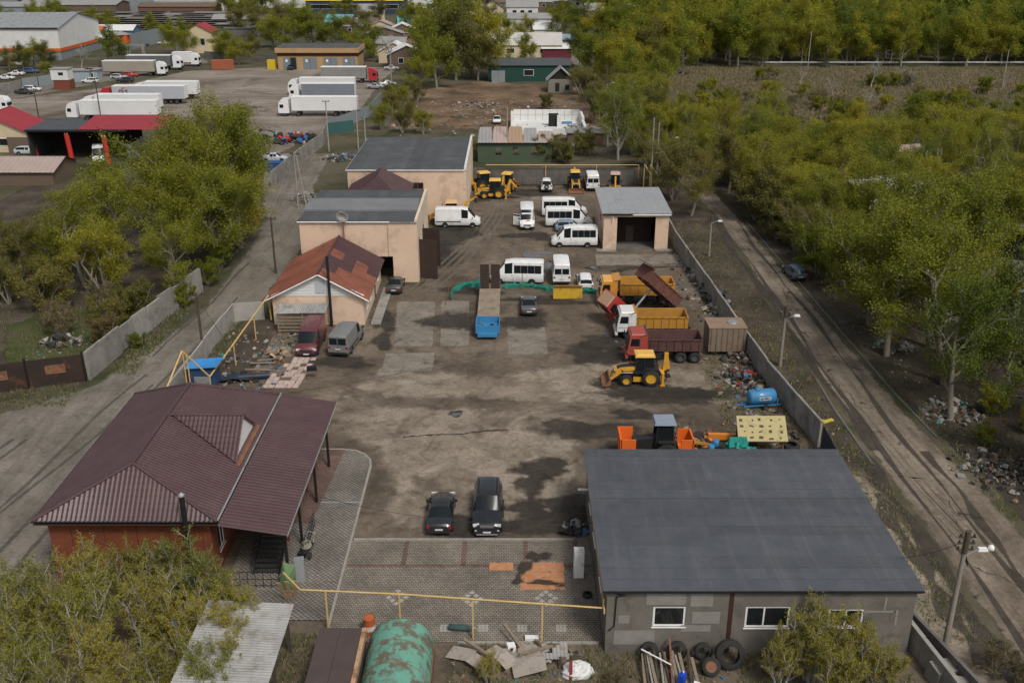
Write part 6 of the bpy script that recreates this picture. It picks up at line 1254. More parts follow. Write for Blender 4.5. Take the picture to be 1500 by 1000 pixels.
for i, (px, py, rx, ry, h, n, mt, lab) in enumerate([(1020, 405, 1.0, 4, .9, 130, [LM[0], LM[2], LM[6], LM[5]], 'heap of pale rubbish against the fence near the garage'), (1050, 440, 1.6, 2.6, 1.0, 120, DK + [LM[3]], 'dark heap of scrap behind the tipper trucks'), (1045, 455, 1.2, 1.2, .5, 40, [LM[0], LM[1], M('lime_sack', (.55, .6, .03))], 'small heap with white and lime sacks'), (1085, 530, 1.8, 1.6, .7, 110, DK + [LM[0], LM[2]], 'heap of scrap beneath the cargo container'), (1090, 555, 1.6, 2.4, .8, 150, DK + [LM[0], LM[3], M('litter_red', (.25, .03, .02)), LM[6], LM[6], LM[2]], 'mixed rubbish heap with red and blue pieces by the fence'), (1395, 605, 2.6, 2.8, .35, 200, [LM[0], LM[1], LM[2], LM[6], LM[4], LM[5], LM[6], LM[1]], 'pale rubbish heap under the roadside trees'), (1465, 690, 3.6, 3.2, .25, 240, DK + DK + [LM[2]], 'dark burnt rubbish patch beside the cracked road'), (1310, 510, 2, 1.6, .4, 90, [LM[0], LM[1], LM[4], LM[2]], 'thin rubbish scatter among the tree trunks'),
        (450, 292, 2.6, 2.6, .9, 160, [LM[0], LM[1], m_conc], 'heap of pale rubble beside the gravel road'), (500, 233, 3.6, 3, .9, 170, [LM[0], LM[0], LM[1], LM[3], LM[5]], 'white and blue rubbish heap behind the peach hall'), (405, 520, 1.2, 1.6, .5, 50, [m_wood, m_plank, LM[2]], 'heap of splintered boards next to the maroon van'), (360, 555, 2.2, 1.2, .5, 50, DK + [LM[1]], 'heap of dark foil and sheets behind the brick house'), (850, 190, 3.5, 4, 1.2, 160, [LM[0], LM[2], LM[1], LM[5]], 'rubble heap beside the white block foundation'), (840, 775, .9, 1.1, .7, 60, DK + [LM[0], LM[3]], 'heap of machine parts against the grey building wall'), (700, 155, 6, 3, .8, 90, [LM[0], LM[1], LM[5]], 'rubble scatter on the cleared plot'), (90, 505, 2.4, 1.6, .9, 80, DK + [LM[0]], 'heap of dark boards behind the rusty gate'), (1010, 648, 2.4, 1.0, .6, 70, DK + [m_or], 'heap of orange machine parts behind the tractor'), (1072, 500, 1.2, 2.2, .8, 90, DK + [LM[2], LM[0]], 'heap of scrap behind the cargo container'), (1108, 575, 1.0, 1.8, .6, 90, DK + [LM[2], LM[6]], 'heap of twisted bars and junk beside the blue tank'), (1150, 640, 1.0, 1.6, .7, 80, DK + [LM[6], m_rust], 'heap of rusty junk beside the spotted yellow cover'), (1035, 425, 1.0, 2.4, .8, 80, DK + [LM[6], LM[2]], 'heap of dark sacks along the fence behind trucks'), (790, 960, 2.6, 1.4, .4, 90, [LM[2], LM[6], m_wood, LM[0]], 'heap of broken boards and plaster before the paving')]):
    x, y = G(px, py); heap('rubbish_heap', lab, x, y, rx, ry, h, n, mt, .1, .42, i)
# ------------------------------------------------------------------ foreground sheds and yard clutter
gs = thing('vaulted_shed', 'peeling turquoise half-round metal shed on brown skirts', 'shed', (-5.95, 0, 0))
m_turq = M('peeling_turquoise', (.115, .30, .225), (.15, .36, .275), 1.0, rough=.7, dirt=(.13, .115, .085), dscale=1.1, dlim=(.47, .56), coord='World', bump=.3)
Rr, ys, nA = 1.75, [34.6, 36.3, 38.0, 39.7, 41.4, 43.1], 10
for j in range(5):
    for k in range(5):
        a0, a1 = math.pi * (k / 5), math.pi * ((k + 1) / 5); mb = MB(); q = 4
        vs = []
        for i in range(q + 1):
            a = a0 + (a1 - a0) * i / q
            for rr in (Rr, Rr - .04):
                for yy in (ys[j] + .012, ys[j + 1] - .012): vs.append((-math.cos(a) * rr, yy, .75 + math.sin(a) * rr))
        fs = []
        for i in range(q):
            b = i * 4; fs += [(b, b + 1, b + 5, b + 4), (b + 2, b + 6, b + 7, b + 3), (b, b + 4, b + 6, b + 2), (b + 1, b + 3, b + 7, b + 5)]
        fs += [(0, 2, 3, 1), (q * 4, q * 4 + 1, q * 4 + 3, q * 4 + 2)]; mb.add(vs, fs); mb.build('roof_panel', m_turq, gs)
for s in (-1, 1): MB().span((s * 1.74 - .05, 34.6, 0), (s * 1.74 + .05, 43.05, .78)).build('side_wall', m_rust, gs)
mb = MB(); pr = [(-math.cos(math.pi * i / 12) * 1.7, .75 + math.sin(math.pi * i / 12) * 1.7) for i in range(13)] + [(1.7, 0), (-1.7, 0)]; mb.prism(pr, 42.9, 43.0, 'y'); mb.build('end_wall', m_rust, gs)
for j in ys[1:-1]:
    mb = MB(); mb.path([(-math.cos(math.pi * i / 12) * (Rr + .01), j, .75 + math.sin(math.pi * i / 12) * (Rr + .01)) for i in range(13)], .025, 4); mb.build('seam', m_rust, gs)
sb = thing('flat_shed', 'flat brown felt-roofed shed with rusty edge trim', 'shed')
MB().span((-10.0, 34.5, 0), (-7.75, 42.4, 2.25)).build('wall', M('dark_grey_cladding', (.05, .05, .052), (.09, .085, .08), 1, coord='World'), sb)
m_felt = M('brown_felt', (.062, .045, .042), (.085, .062, .057), .8, coord='World', rough=.8)
for i in range(2):
    for j in range(3): MB().slab([(-10.15 + i * 1.12, 34.5 + j * 2.68, 2.32), (-10.15 + (i + 1) * 1.12 - .015, 34.5 + j * 2.68, 2.32), (-10.15 + (i + 1) * 1.12 - .015, 34.5 + (j + 1) * 2.68 - .015, 2.33), (-10.15 + i * 1.12, 34.5 + (j + 1) * 2.68 - .015, 2.33)], .04).build('roof_sheet', m_felt, sb)
MB().span((-7.9, 34.5, 1.95), (-7.68, 42.5, 2.36)).build('edge_trim', M('rusty_orange_trim', (.42, .24, .12), (.52, .36, .24), 1.5, dirt=(.16, .07, .03), dscale=1.5, dlim=(.45, .6)), sb)
cs = thing('corrugated_shelter', 'open shelter with corrugated asbestos roof half hidden by bushes', 'shelter')
for j in range(6): wave_plane((-16.3, 35.0 + j * 1.46, 3.15 + .015 * (j % 2)), (0, 1, 0), (1, 0, -.06), [(0, 0), (1.5, 0), (1.5, 4.6), (0, 4.6)], .19, .05).build('roof_sheet', m_slate, cs)
for y in (36, 40, 43.4):
    for x in (-17, -12.1): MB().box((x, y, 1.4), (.16, .16, 2.85)).build('post', m_wood_dark, cs)
wave_plane((-12.2, 35, .1), (0, 1, 0), (0, 0, 1), [(0, 0), (4.2, 0), (4.2, 2.4), (0, 2.4)], .19, .04).build('side_sheet', m_slate, cs)
br = thing('steel_barrel', 'orange steel barrel with white band beside turquoise shed', 'barrel', (-7.95, 45.0, 0))
for z0, z1, m in ((0, .32, 'o'), (.32, .62, 'w'), (.62, 1.05, 'o')):
    MB().lathe([(.33, z0), (.33, z1)], 18).build('band' if m == 'w' else 'shell', M('barrel_orange', (.5, .12, .02), (.4, .1, .03), 2, dirt=(.15, .06, .03), dscale=2) if m == 'o' else m_plate, br)
MB().lathe([(.345, 1.03), (.345, 1.07), (.3, 1.06), (.3, 1.0), (.01, 1.0)], 18).build('lid', m_rust, br)
def single(name, label, cat, mb, mats, loc=(0, 0, 0), rot=(0, 0, 0), group=None): return tag(mb.build(name, mats, None, loc, rot), label, cat, group)
x, y = G(690, 916)
gc = thing('gas_cylinder', 'dark green gas cylinder lying on block paving by yellow posts', 'gas cylinder', (-2.9, 45.2, .03), R(-4))
MB().lathe([(.05, -.7), (.16, -.66), (.17, .5), (.12, .66), (.05, .72)], 14, (0, 0, .17), 'x').build('body', M('bottle_green', (.04, .075, .07), (.06, .1, .09), 2), gc); MB().lathe([(.05, .7), (.05, .84), (.02, .86)], 10, (0, 0, .17), 'x').build('valve', m_steel, gc)
# wet laminate sheets on the paving
m_lam = M('wet_laminate', (.40, .17, .075), (.52, .27, .14), 2.2, rough=.25, coord='World', dirt=(.06, .035, .025), dscale=.9, dlim=(.56, .66))
for i, (a, b) in enumerate((((717, 824), (752, 836)), ((762, 838), (828, 864)), ((765, 824), (827, 838)))):
    p, q = G(*a), G(*b); single('laminate_sheet', ('small orange laminate strip lying on the paving', 'stained orange laminate sheet lying nearer the gas pipe', 'orange laminate sheet lying beside the white cabinet')[i], 'sheet', MB().box((0, 0, .015), (abs(q[0] - p[0]), abs(q[1] - p[1]) - .03, .02)), m_lam, ((p[0] + q[0]) / 2, (p[1] + q[1]) / 2, .034), (0, 0, 0))
for i, (px, py, rx, ry) in enumerate([(788, 816, .6, .5), (768, 832, .35, .6), (797, 854, .7, .25), (758, 850, .25, .45)]): stain('oil_stain', px, py, rx * 1.5, ry * 1.5, .078 + .001 * i, m_oil, 90 + i)
fc = thing('metal_cabinet', 'tall white metal cabinet standing on block paving', 'cabinet', (4.05, 50.3, .03))
MB().box((0, 0, .95), (.62, .55, 1.9)).build('body', M('white_enamel', (.6, .6, .57), (.66, .66, .63), 1, dirt=(.35, .32, .28), dscale=1.2), fc); MB().box((0, -.285, .95), (.54, .02, 1.78)).build('door', m_white, fc); MB().box((.2, -.31, 1.0), (.03, .03, .2)).build('handle', m_trim, fc)
ec = thing('electric_cabinet', 'narrow grey electric cabinet beside porch stairs', 'cabinet', (-12.75, 49.7, .1), R(12))
MB().box((0, 0, .8), (.6, .4, 1.6)).build('body', M('cabinet_grey', (.2, .22, .23), (.24, .26, .27), 1), ec); MB().box((0, -.21, .8), (.5, .02, 1.45)).build('door', M('cabinet_grey_light', (.26, .28, .29)), ec)
single('green_tarp', 'crumpled green tarp leaning by the electric cabinet', 'tarp', MB().add([(-.5, 0, .2), (.3, .1, .0), (.5, .3, 1.6), (-.2, .2, 1.9), (.0, -.2, 1.0)], [(0, 1, 4), (1, 2, 4), (2, 3, 4), (3, 0, 4)]), M('tarp_green', (.1, .17, .07), (.14, .22, .1), 2), (-13.3, 48.7, .1))
for i in range(3): single('leaning_plank', 'pale plank leaning near the green tarp', 'plank', MB().box((0, 0, .9), (.22, .04, 1.8)), m_plank, (-13.2 + i * .22, 47.9 + .1 * i, .1), (R(22), R(-8 + 8 * i), 0), 'planks near the green tarp')
cr = thing('hand_cart', 'hand cart loaded with coiled hose by the porch railing', 'cart', (-12.9, 52.3, .1), R(80))
MB().box((0, 0, .55), (1.3, .6, .08)).build('tray', m_trim, cr); MB().path([(.6, .25, .55), (1.0, .25, 1.1), (1.0, -.25, 1.1), (.6, -.25, .55)], .025).build('handle', m_steel, cr)
for s in (-1, 1): wheel(cr, -.3, s * .36, .24, .08, m_rim_dark)
mb = MB()
for k in range(4): mb.path([(.1 + math.cos(a) * (.34 - .03 * k), math.sin(a) * (.3 - .02 * k), .65 + .08 * k) for a in [i * .524 for i in range(13)]], .035, 5)
mb.build('hose_coil', M('hose_beige', (.3, .27, .22)), cr)
# pole pile with canisters, tyres and boards in front of the grey building
for i in range(16):
    x = 6.9 + i * .18 + random.uniform(-.05, .05); single('timber_pole', 'weathered pole in the pile before the grey building', 'pole', MB().tube((0, -2.1, 0), (0, 2.1, 0), .075, .06, 7) if i % 3 else MB().box((0, 0, 0), (.16, 4.0, .08)), [m_wood, m_wood_dark, m_bark_pale][i % 3], (x, 40.4 + random.uniform(-.3, .3), .35 + .1 * (i % 2)), (R(8), 0, random.uniform(-.09, .09)), 'poles in the pile')
single('rusty_bar', 'long rusty bar lying across the pole pile', 'bar', MB().box((0, 0, 0), (.1, 4.6, .1)), m_rust, (8.3, 40.9, .75), (R(9), 0, R(-5)))
single('white_pipe', 'thin white pipe lying across the pole pile', 'pipe', MB().tube((-.7, .6, 0), (.7, -.6, 0), .045), m_white, (7.6, 41.9, .95))
single('white_board', 'white board lying slanted among blue canisters', 'board', MB().box((0, 0, 0), (.3, 1.8, .05)), m_white, (9.1, 39.3, .75), (R(8), 0, R(-25)))
m_can = M('canister_blue', (.01, .06, .42), (.02, .08, .5), 2, rough=.35)
for i, (x, y) in enumerate(((8.75, 40.4), (8.35, 39.5), (9.55, 39.0), (8.5, 38.9))):
    c = thing('plastic_canister', 'bright blue plastic canister on the pole pile', 'canister', (x, y, .6), random.uniform(0, 1), 'blue canisters on the pole pile')
    MB().box((0, 0, .28), (.42, .32, .52), taper=.92).build('body', m_can, c); MB().tube((.1, 0, .54), (.1, 0, .62), .05).build('cap', m_white, c); MB().path([(-.15, 0, .54), (-.12, 0, .62), (.02, 0, .62), (.04, 0, .54)], .02).build('handle', m_can, c)
def tyre(label, x, y, r, w, rot, z, group=None, rim=False):
    t, q = wheel_mesh(r, w, m_rust, False); o = tag(link('scrap_tyre_ring', t, None, (x, y, z), rot), label, 'tyre', group)
    if rim: link('rim', q, o)
    return o
for i, (x, r) in enumerate(((7.4, .5), (8.9, .52), (10.3, .48))): tyre('worn black tyre leaning on the wall under a window', x, 42.9, r, .3, (R(-18), 0, 0), r, 'tyres leaning on the grey wall')
tyre('big worn tractor tyre lying beside the pole pile', 11.6, 42.3, .8, .45, (R(-24), 0, 0), .78); tyre('wheel with rusty rim beside the tractor tyre', 10.5, 41.7, .5, .28, (R(-35), 0, 0), .48, None, True)
for k in range(3): tyre('tyre in the stack by the concrete fence', 20.9, 65.4, .62, .3, (R(90), 0, 0), .16 + k * .31, 'stacked tyres by the fence')
tyre('tyre lying on the paving at the grey wall', 4.45, 48.3, .3, .2, (R(90), 0, 0), .13); 
x, y = G(845, 985); sk = MB(); rs = random.Random(2)
for k in range(1):
    V = []; n1, n2 = 9, 14
    for i in range(n1):
        for j in range(n2): a, b = math.pi * .5 * i / (n1 - 1), 6.28 * j / n2; r = 1 + rs.uniform(-.13, .13); V.append((math.cos(b) * math.cos(a) * .85 * r, math.sin(b) * math.cos(a) * .6 * r, math.sin(a) * .62 * r))
    sk.add(V, [(i * n2 + j, i * n2 + (j + 1) % n2, (i + 1) * n2 + (j + 1) % n2, (i + 1) * n2 + j) for i in range(n1 - 1) for j in range(n2)])
single('white_sack', 'bulging white sack on the soil beside a red post', 'sack', sk, M('sack_white', (.6, .6, .58), (.68, .68, .67), 3, bump=.5), (x, y, 0)); single('red_post', 'short dark red post sticking out of the white sack', 'post', MB().box((0, 0, .5), (.16, .12, 1.1)), M('post_red', (.22, .03, .03)), (x - .35, y - .5, 0), (R(-14), 0, 0))
m_asb = m_slate
for i, (px, py, rz, w_, l_) in enumerate([(676, 962, -25, 1.5, 1.0), (700, 975, -35, .9, 1.0), (765, 965, 20, 1.9, 1.3), (775, 985, 8, 1.8, 1.1), (740, 975, -50, 1.2, .9), (725, 965, 40, .8, .8)]):
    x, y = G(px, py); single('broken_board', ('broken pale plasterboard on the soil before the paving'), 'board', MB().box((0, 0, .0), (w_, l_, .03)), [M('old_plasterboard', (.3, .26, .22), (.4, .36, .31), 1.6, dirt=(.2, .15, .11), dscale=1.4)][0], (x, y, .25 + .06 * i), (random.uniform(-.25, .1), random.uniform(-.2, .2), R(rz)), 'broken boards before the paving')
for i, (px, py, rz) in enumerate([(707, 965, 35), (790, 962, -30), (756, 950, 60)]):
    x, y = G(px, py); single('loose_beam', 'weathered beam among the broken boards', 'beam', MB().box((0, 0, 0), (2.6, .16, .12)), m_wood, (x, y, .55), (0, R(9), R(-rz)), 'beams among the broken boards')
for i, (px, py) in enumerate([(806, 962), (822, 958)]):
    x, y = G(px, py); o = wave_plane((0, -.6, 0), (1, 0, 0), (0, 1, 0), [(0, 0), (.85 if i else 1.5, 0), (.85 if i else 1.5, 1.2 if i else .5), (0, 1.2 if i else .5)], .2, .05).build('slate_sheet', m_slate, None, (x - .5, y, .35)); tag(o, 'stacked grey corrugated slate offcut near the white sack' if i else 'long grey slate sheet leaning behind the offcut', 'slate sheet')
single('white_box', 'small white box on the paving edge', 'box', MB().box((0, 0, .1), (.75, .32, .2)), m_white, (1.1, 44.4, .03))
single('carton', 'white carton with black print on the broken boards', 'carton', MB().box((0, 0, .2), (.45, .4, .4)).box((0, -.21, .22), (.16, .02, .2), 1), [m_white, m_trim], (-.1, 43.3, .2), (0, R(8), R(15)))
for i, (x, y, rz) in enumerate([(22.6, 41.2, 10), (23.2, 39.8, -20), (22.3, 39.3, 30)]): single('concrete_block', 'rough concrete block piled beside the low wall', 'block', MB().box((0, 0, .55), (1.5, 1.1, 1.1), taper=.85), m_conc, (x, y, 0), (R(6), R(-5), R(rz)), 'concrete blocks by the low wall')
# pink paving stones behind the brick house
x0, y0 = G(388, 566); x1, _ = G(437, 566); _, y1 = G(420, 532)
pk = tag(bpy.data.objects.new('pink_slab_paving', None), kind='structure'); COL.objects.link(pk)
for i in range(6):
    for j in range(9):
        if (i < 2 and j > 3 and random.random() < .6) or random.random() < .08: continue
        sl = .05 * j; MB().box((x0 + .1 + i * .52 + sl + random.uniform(-.04, .04), y0 + j * .74, .05), (.47, .68, .06), rot=(random.uniform(-.03, .03), random.uniform(-.03, .03), random.uniform(-.08, .08))).build('paving_slab', m_pink, pk)
# rubble plot details
bs = thing('blue_roofed_kiosk', 'small dark booth with bright blue tarp roof by the compound wall', 'booth', (-26.6, 78.0, 0))
MB().box((0, 0, .9), (2.2, 1.6, 1.8)).build('wall', M('navy_board', (.02, .05, .12), (.03, .07, .16), 1), bs); MB().box((0, -.82, .6), (1.3, .04, .9)).build('panel', m_steel, bs)
MB().add([(-1.4, -1.0, 1.85), (1.4, -1.1, 2.05), (1.6, .9, 2.15), (-1.3, 1.0, 1.9), (0, 0, 1.8)], [(0, 1, 4), (1, 2, 4), (2, 3, 4), (3, 0, 4)]).build('tarp_roof', M('tarp_blue', (.03, .2, .5), (.05, .26, .58), 1), bs)
mg = thing('grill_stand', 'black metal grill box on thin legs standing in the yard', 'grill', (-17.55, 79.2, 0), R(10))
MB().box((0, 0, .95), (.85, .45, .35)).build('box', m_black, mg)
for sx in (-1, 1):
    for sy in (-1, 1): MB().tube((sx * .36, sy * .18, .8), (sx * .4, sy * .26, 0), .02, n=5).build('leg', m_rust, mg)
for i, (px, py, rz) in enumerate([(405, 515, 40), (395, 530, 25), (385, 535, 15), (412, 525, 60), (378, 545, 10)]):
    x, y = G(px, py); single('loose_board', 'weathered board on the rubble behind the brick house', 'board', MB().box((0, 0, 0), (2.2, .22, .06)), m_wood, (x, y, .25), (0, R(6), R(rz)), 'boards on the rubble')
x, y = G(372, 556); single('roofing_roll', 'dark blue roll of roofing sheet on the rubble', 'roll', MB().tube((-1.3, -.2, .3), (1.3, .3, .3), .28, n=12), M('navy_sheet', (.018, .026, .045), (.03, .04, .06), 2, rough=.4), (x, y, 0)); x, y = G(345, 558)
single('roofing_sheet', 'dark curled sheet lying beside the roofing roll', 'sheet', MB().add([(-1.6, -.5, .1), (0, -.6, .5), (1.6, -.4, .25), (1.6, .5, .2), (0, .5, .6), (-1.6, .6, .12)], [(0, 1, 4, 5), (1, 2, 3, 4)]), M('navy_sheet', (.018, .026, .045)), (x, y, 0))
# green safety netting in the yard
m_net = M('green_netting', (.012, .13, .095), (.02, .18, .13), 2, rough=.9)
def netting(label, pts, h, seed):
    mb = MB(); rnd = random.Random(seed); V = []
    P = []
    for a, b in zip(pts[:-1], pts[1:]):
        for k in range(6): P.append((a[0] + (b[0] - a[0]) * k / 6, a[1] + (b[1] - a[1]) * k / 6))
    P.append(pts[-1])
    for p in P:
        hh = h * rnd.uniform(.6, 1.1); V += [(p[0] + rnd.uniform(-.15, .15), p[1] + rnd.uniform(-.15, .15), .02), (p[0] + rnd.uniform(-.2, .2), p[1], hh * .6), (p[0] + rnd.uniform(-.2, .2), p[1] + .2, hh)]
    fs = []
    for i in range(len(P) - 1): b = i * 3; fs += [(b, b + 3, b + 4, b + 1), (b + 1, b + 4, b + 5, b + 2)]
    mb.add(V, fs); return tag(mb.build('safety_netting', m_net), label, 'netting')
netting('green safety netting sagging round rusty stakes', [G(661, 440), G(664, 428), G(685, 420), G(704, 421)], .75, 1); netting('green safety netting strung in front of white minibuses', [G(739, 423), G(770, 421), G(800, 426), G(818, 428)], .6, 2); netting('short green netting beside the orange tipper cab', [G(848, 430), G(880, 432)], .7, 3)
for i, (px, py) in enumerate([(653, 447), (657, 440), (661, 432), (667, 424), (765, 424)]): x, y = G(px, py); single('rusty_stake', 'rusty iron stake standing in the yard by the netting', 'stake', MB().tube((0, 0, 0), (0, 0, 1.8), .04, n=6), m_rust, (x, y, 0), (0, 0, 0), 'stakes by the netting')
# loose machinery behind the grey building
single('orange_boom', 'orange digger boom lying behind the grey building', 'boom', MB().box((0, 0, .4), (3.2, .35, .45)).box((-1.7, 0, .3), (.4, .3, .4)), m_jcborange, (16.6, 67.6, 0), (0, R(3), R(4)))
single('scrap_implement', 'tangled ochre machine frame beside the tractor', 'frame', MB().box((0, 0, .5), (2.6, .14, .2), rot=(0, R(14), R(12))).box((.2, .5, .4), (2.2, .14, .2), rot=(0, R(20), R(-16))).box((-.9, .2, .5), (.16, 1.2, .5)), m_bedy, (14.0, 66.4, 0))
for i, (x, y) in enumerate(((15.5, 66.6), (15.0, 65.8))): single('blue_drum', 'small blue drum standing among machine parts', 'drum', MB().lathe([(.01, 0), (.26, 0), (.27, .3), (.26, .6), (.2, .64), (.01, .64)], 14), m_blue, (x, y, 0), group='blue drums among machine parts')
tp = heap('teal_tarp', 'bunched teal tarp beside the spotted yellow cover', 17.0, 65.0, 1.1, .7, 1.2, 40, [M('tarp_teal', (.015, .2, .16), (.02, .27, .22), 2)], .5, 1.1, 77, 'tarp')
single('yellow_scrap', 'bent yellow metal scrap on the verge outside the fence', 'scrap', MB().box((0, 0, .1), (1.1, .3, .12), rot=(0, 0, .5)).box((-.5, .1, .12), (.5, .2, .1), rot=(0, 0, -.6)), M('scrap_yellow', (.5, .42, .05)), (G(1212, 618)[0], G(1212, 618)[1], 0))
# ------------------------------------------------------------------ poles and lamps
def lamp_post(label, x, y, h, arm, double=False, mat=None, group=None, lean=(0, 0)):
    t = thing('lamp_post', label, 'lamp post', (x, y, 0), 0, group)
    MB().tube((0, 0, 0), (lean[0], lean[1], h), .17, .11, 9).build('pole', mat or M('pole_concrete', (.2, .175, .145), (.27, .24, .2), 1.5), t)
    tx, ty = lean
    MB().tube((tx * .85, ty * .85, h * .83), (tx, ty, h + .05), .16, .15, 8).build('pole_head', m_wood_dark, t)
    for k in range(3): MB().box((tx, ty, h - .3 - k * .38), (.9, .09, .09)).build('crossarm', m_wood_dark, t)
    for k in range(3):
        for s in (-1, 1): MB().tube((tx + s * .36, ty, h - .3 - k * .38), (tx + s * .36, ty, h - .12 - k * .38), .05, n=6).build('insulator', m_trim, t)
    MB().path([(tx * .8, ty * .8, h * .8), (tx * .8 + arm * .5, ty * .8, h * .83), (tx * .8 + arm, ty * .8, h * .86)], .035).build('lamp_arm', m_steel, t)
    l = MB(); l.box((tx * .8 + arm + .22, ty * .8, h * .86), (.55, .26, .16), taper=.8); l.build('lamp_head', m_white, t)
    if double: MB().lathe([(.01, -.18), (.17, -.1), (.18, .08), (.01, .18)], 12, (tx * .8 + arm + .66, ty * .8, h * .87), 'x').build('lamp_globe', m_white, t)
    return t
lamp_post('concrete lamp post with twin white lamp beside the grey building', 23.7, 43.7, 7.5, .7, True); lamp_post('concrete lamp post outside the fence near the cargo container', 24.2, 81.8, 5.7, .8); lamp_post('concrete lamp post outside the fence beyond the garage', 23.8, 114.6, 5.1, .8); lamp_post('slim lamp post at the bend behind the yard', 25.5, 160, 6.5, 1.0); lamp_post('slim lamp post beside the village street', *G(888, 170), 8, 1.0)
def pole(label, x, y, h, mat=None, r=.14, group=None, lean=(0, 0)):
    t = thing('utility_pole', label, 'utility pole', (x, y, 0), 0, group)
    MB().tube((0, 0, 0), (lean[0], lean[1], h), r, r * .7, 8).build('pole', mat or m_wood_dark, t); MB().box((lean[0], lean[1], h - .25), (1.2, .09, .09)).build('crossarm', m_wood_dark, t)
    for s in (-1, 0, 1): MB().tube((lean[0] + s * .5, lean[1], h - .2), (lean[0] + s * .5, lean[1], h - .02), .05, n=6).build('insulator', m_trim, t)
    return t
pole('dark wooden pole with cables beside the compound wall', -28.3, 83.5, 6.4); pole('tall wooden pole beside the peach workshop road', -27.1, 108, 6.7); pole('thin wooden pole on the far verge behind peach hall', *G(437, 305), 8, m_bark_pale); pole('pair pole leaning beside the white fence', *G(448, 300), 7.5, m_bark_pale, lean=(-.9, 0)); pole('pale pole behind the concrete fence of the lot', *G(482, 222), 9, m_bark_pale); pole('pale pole in the scrub near the lot fence', *G(525, 218), 7, m_bark_pale); pole('short pale pole in the scrub near the lot fence', *G(536, 216), 5.5, m_bark_pale)
pole('tall grey concrete pole behind the yard corner', 20.9, 147, 11, m_conc, .17); pole('second grey concrete pole at the yard corner', 22.0, 149, 10, m_conc, .16); pole('rusty thin post outside the concrete fence', 23.2, 87.5, 4.2, m_rust, .05); pole('dark pole with white lamp in front of truck lot', *G(60, 190), 8); pole('dark thin pole in front of white trucks', *G(149, 180), 9); pole('grey pole before the tan garages', *G(574, 128), 9, m_bark_pale); pole('pale pole at the forest edge', *G(1183, 100), 10, m_bark_pale); pole('pale pole by the dry meadow', *G(1468, 128), 9, m_bark_pale); pole('grey pole behind the ruined house', *G(743, 236), 9, m_bark_pale)
def wire(label, a, b, sag=.6, r=.018):
    P = []
    for i in range(13): t = i / 12; P.append((a[0] + (b[0] - a[0]) * t, a[1] + (b[1] - a[1]) * t, a[2] + (b[2] - a[2]) * t - sag * 4 * t * (1 - t)))
    return tag(MB().path(P, r, 4).build('overhead_wire', m_trim), label, 'wire')
wire('black cable sagging from brick house to grey building', (-13.2, 54.4, 3.4), (4.95, 50.6, 3.6), .9); wire('cable running from dark pole to the brick house', (-28.3, 83.5, 6.1), (-18, 66, 4.9), .5); wire('long cable running between the two wooden poles', (-28.3, 83.5, 6.2), (-27.1, 108, 6.5), .8); wire('cable running across the yard from the house roof', (-17.4, 66.0, 4.7), (22, 96, 3), 1.2, .012)
wire('wire between the lamp posts outside the fence', (24.2, 81.8, 5.5), (23.8, 114.6, 4.9), .7, .012); wire('wire from the twin lamp post along the road', (23.7, 43.7, 7.3), (24.2, 81.8, 5.5), .9, .012)
for i, (dx, dz, lab) in enumerate(((-.36, -.3, 'upper'), (.36, -.3, 'second'), (-.36, -.68, 'third'), (.36, -.68, 'lower'))):
    wire('%s strand of the line on the roadside lamp posts' % lab, (23.7 + dx, 43.7, 7.5 + dz + .15), (24.2 + dx, 81.8, 5.7 + dz + .15), .8 + .1 * i, .011); wire('%s strand of the line from lamp post towards the garage' % lab, (24.2 + dx, 81.8, 5.7 + dz + .15), (23.8 + dx, 114.6, 5.1 + dz + .15), .6 + .1 * i, .011)
for i, dx in enumerate((-.5, 0, .5)): wire('%s line strand between wooden poles by the gravel road' % ('inner', 'middle', 'outer')[i], (-28.3 + dx, 83.5, 6.4), (-27.1 + dx, 108, 6.7), .5 + .15 * i, .012); wire('%s line strand from wooden pole to the far leaning pole' % ('inner', 'middle', 'outer')[i], (-27.1 + dx, 108, 6.7), (G(437, 305)[0] + dx, G(437, 305)[1], 8), .6, .012)
wire('service cable from lamp post to the grey building', (23.7, 43.7, 7.0), (21.5, 46, 4.3), .2, .014)
# parked car by the roadside trees
sedan('blue hatchback parked under the roadside trees', paint('slate_blue_car', (.07, .11, .16), .3, .3), *G(1163, 405), R(95), 4.0, 1.66, hatch=True)

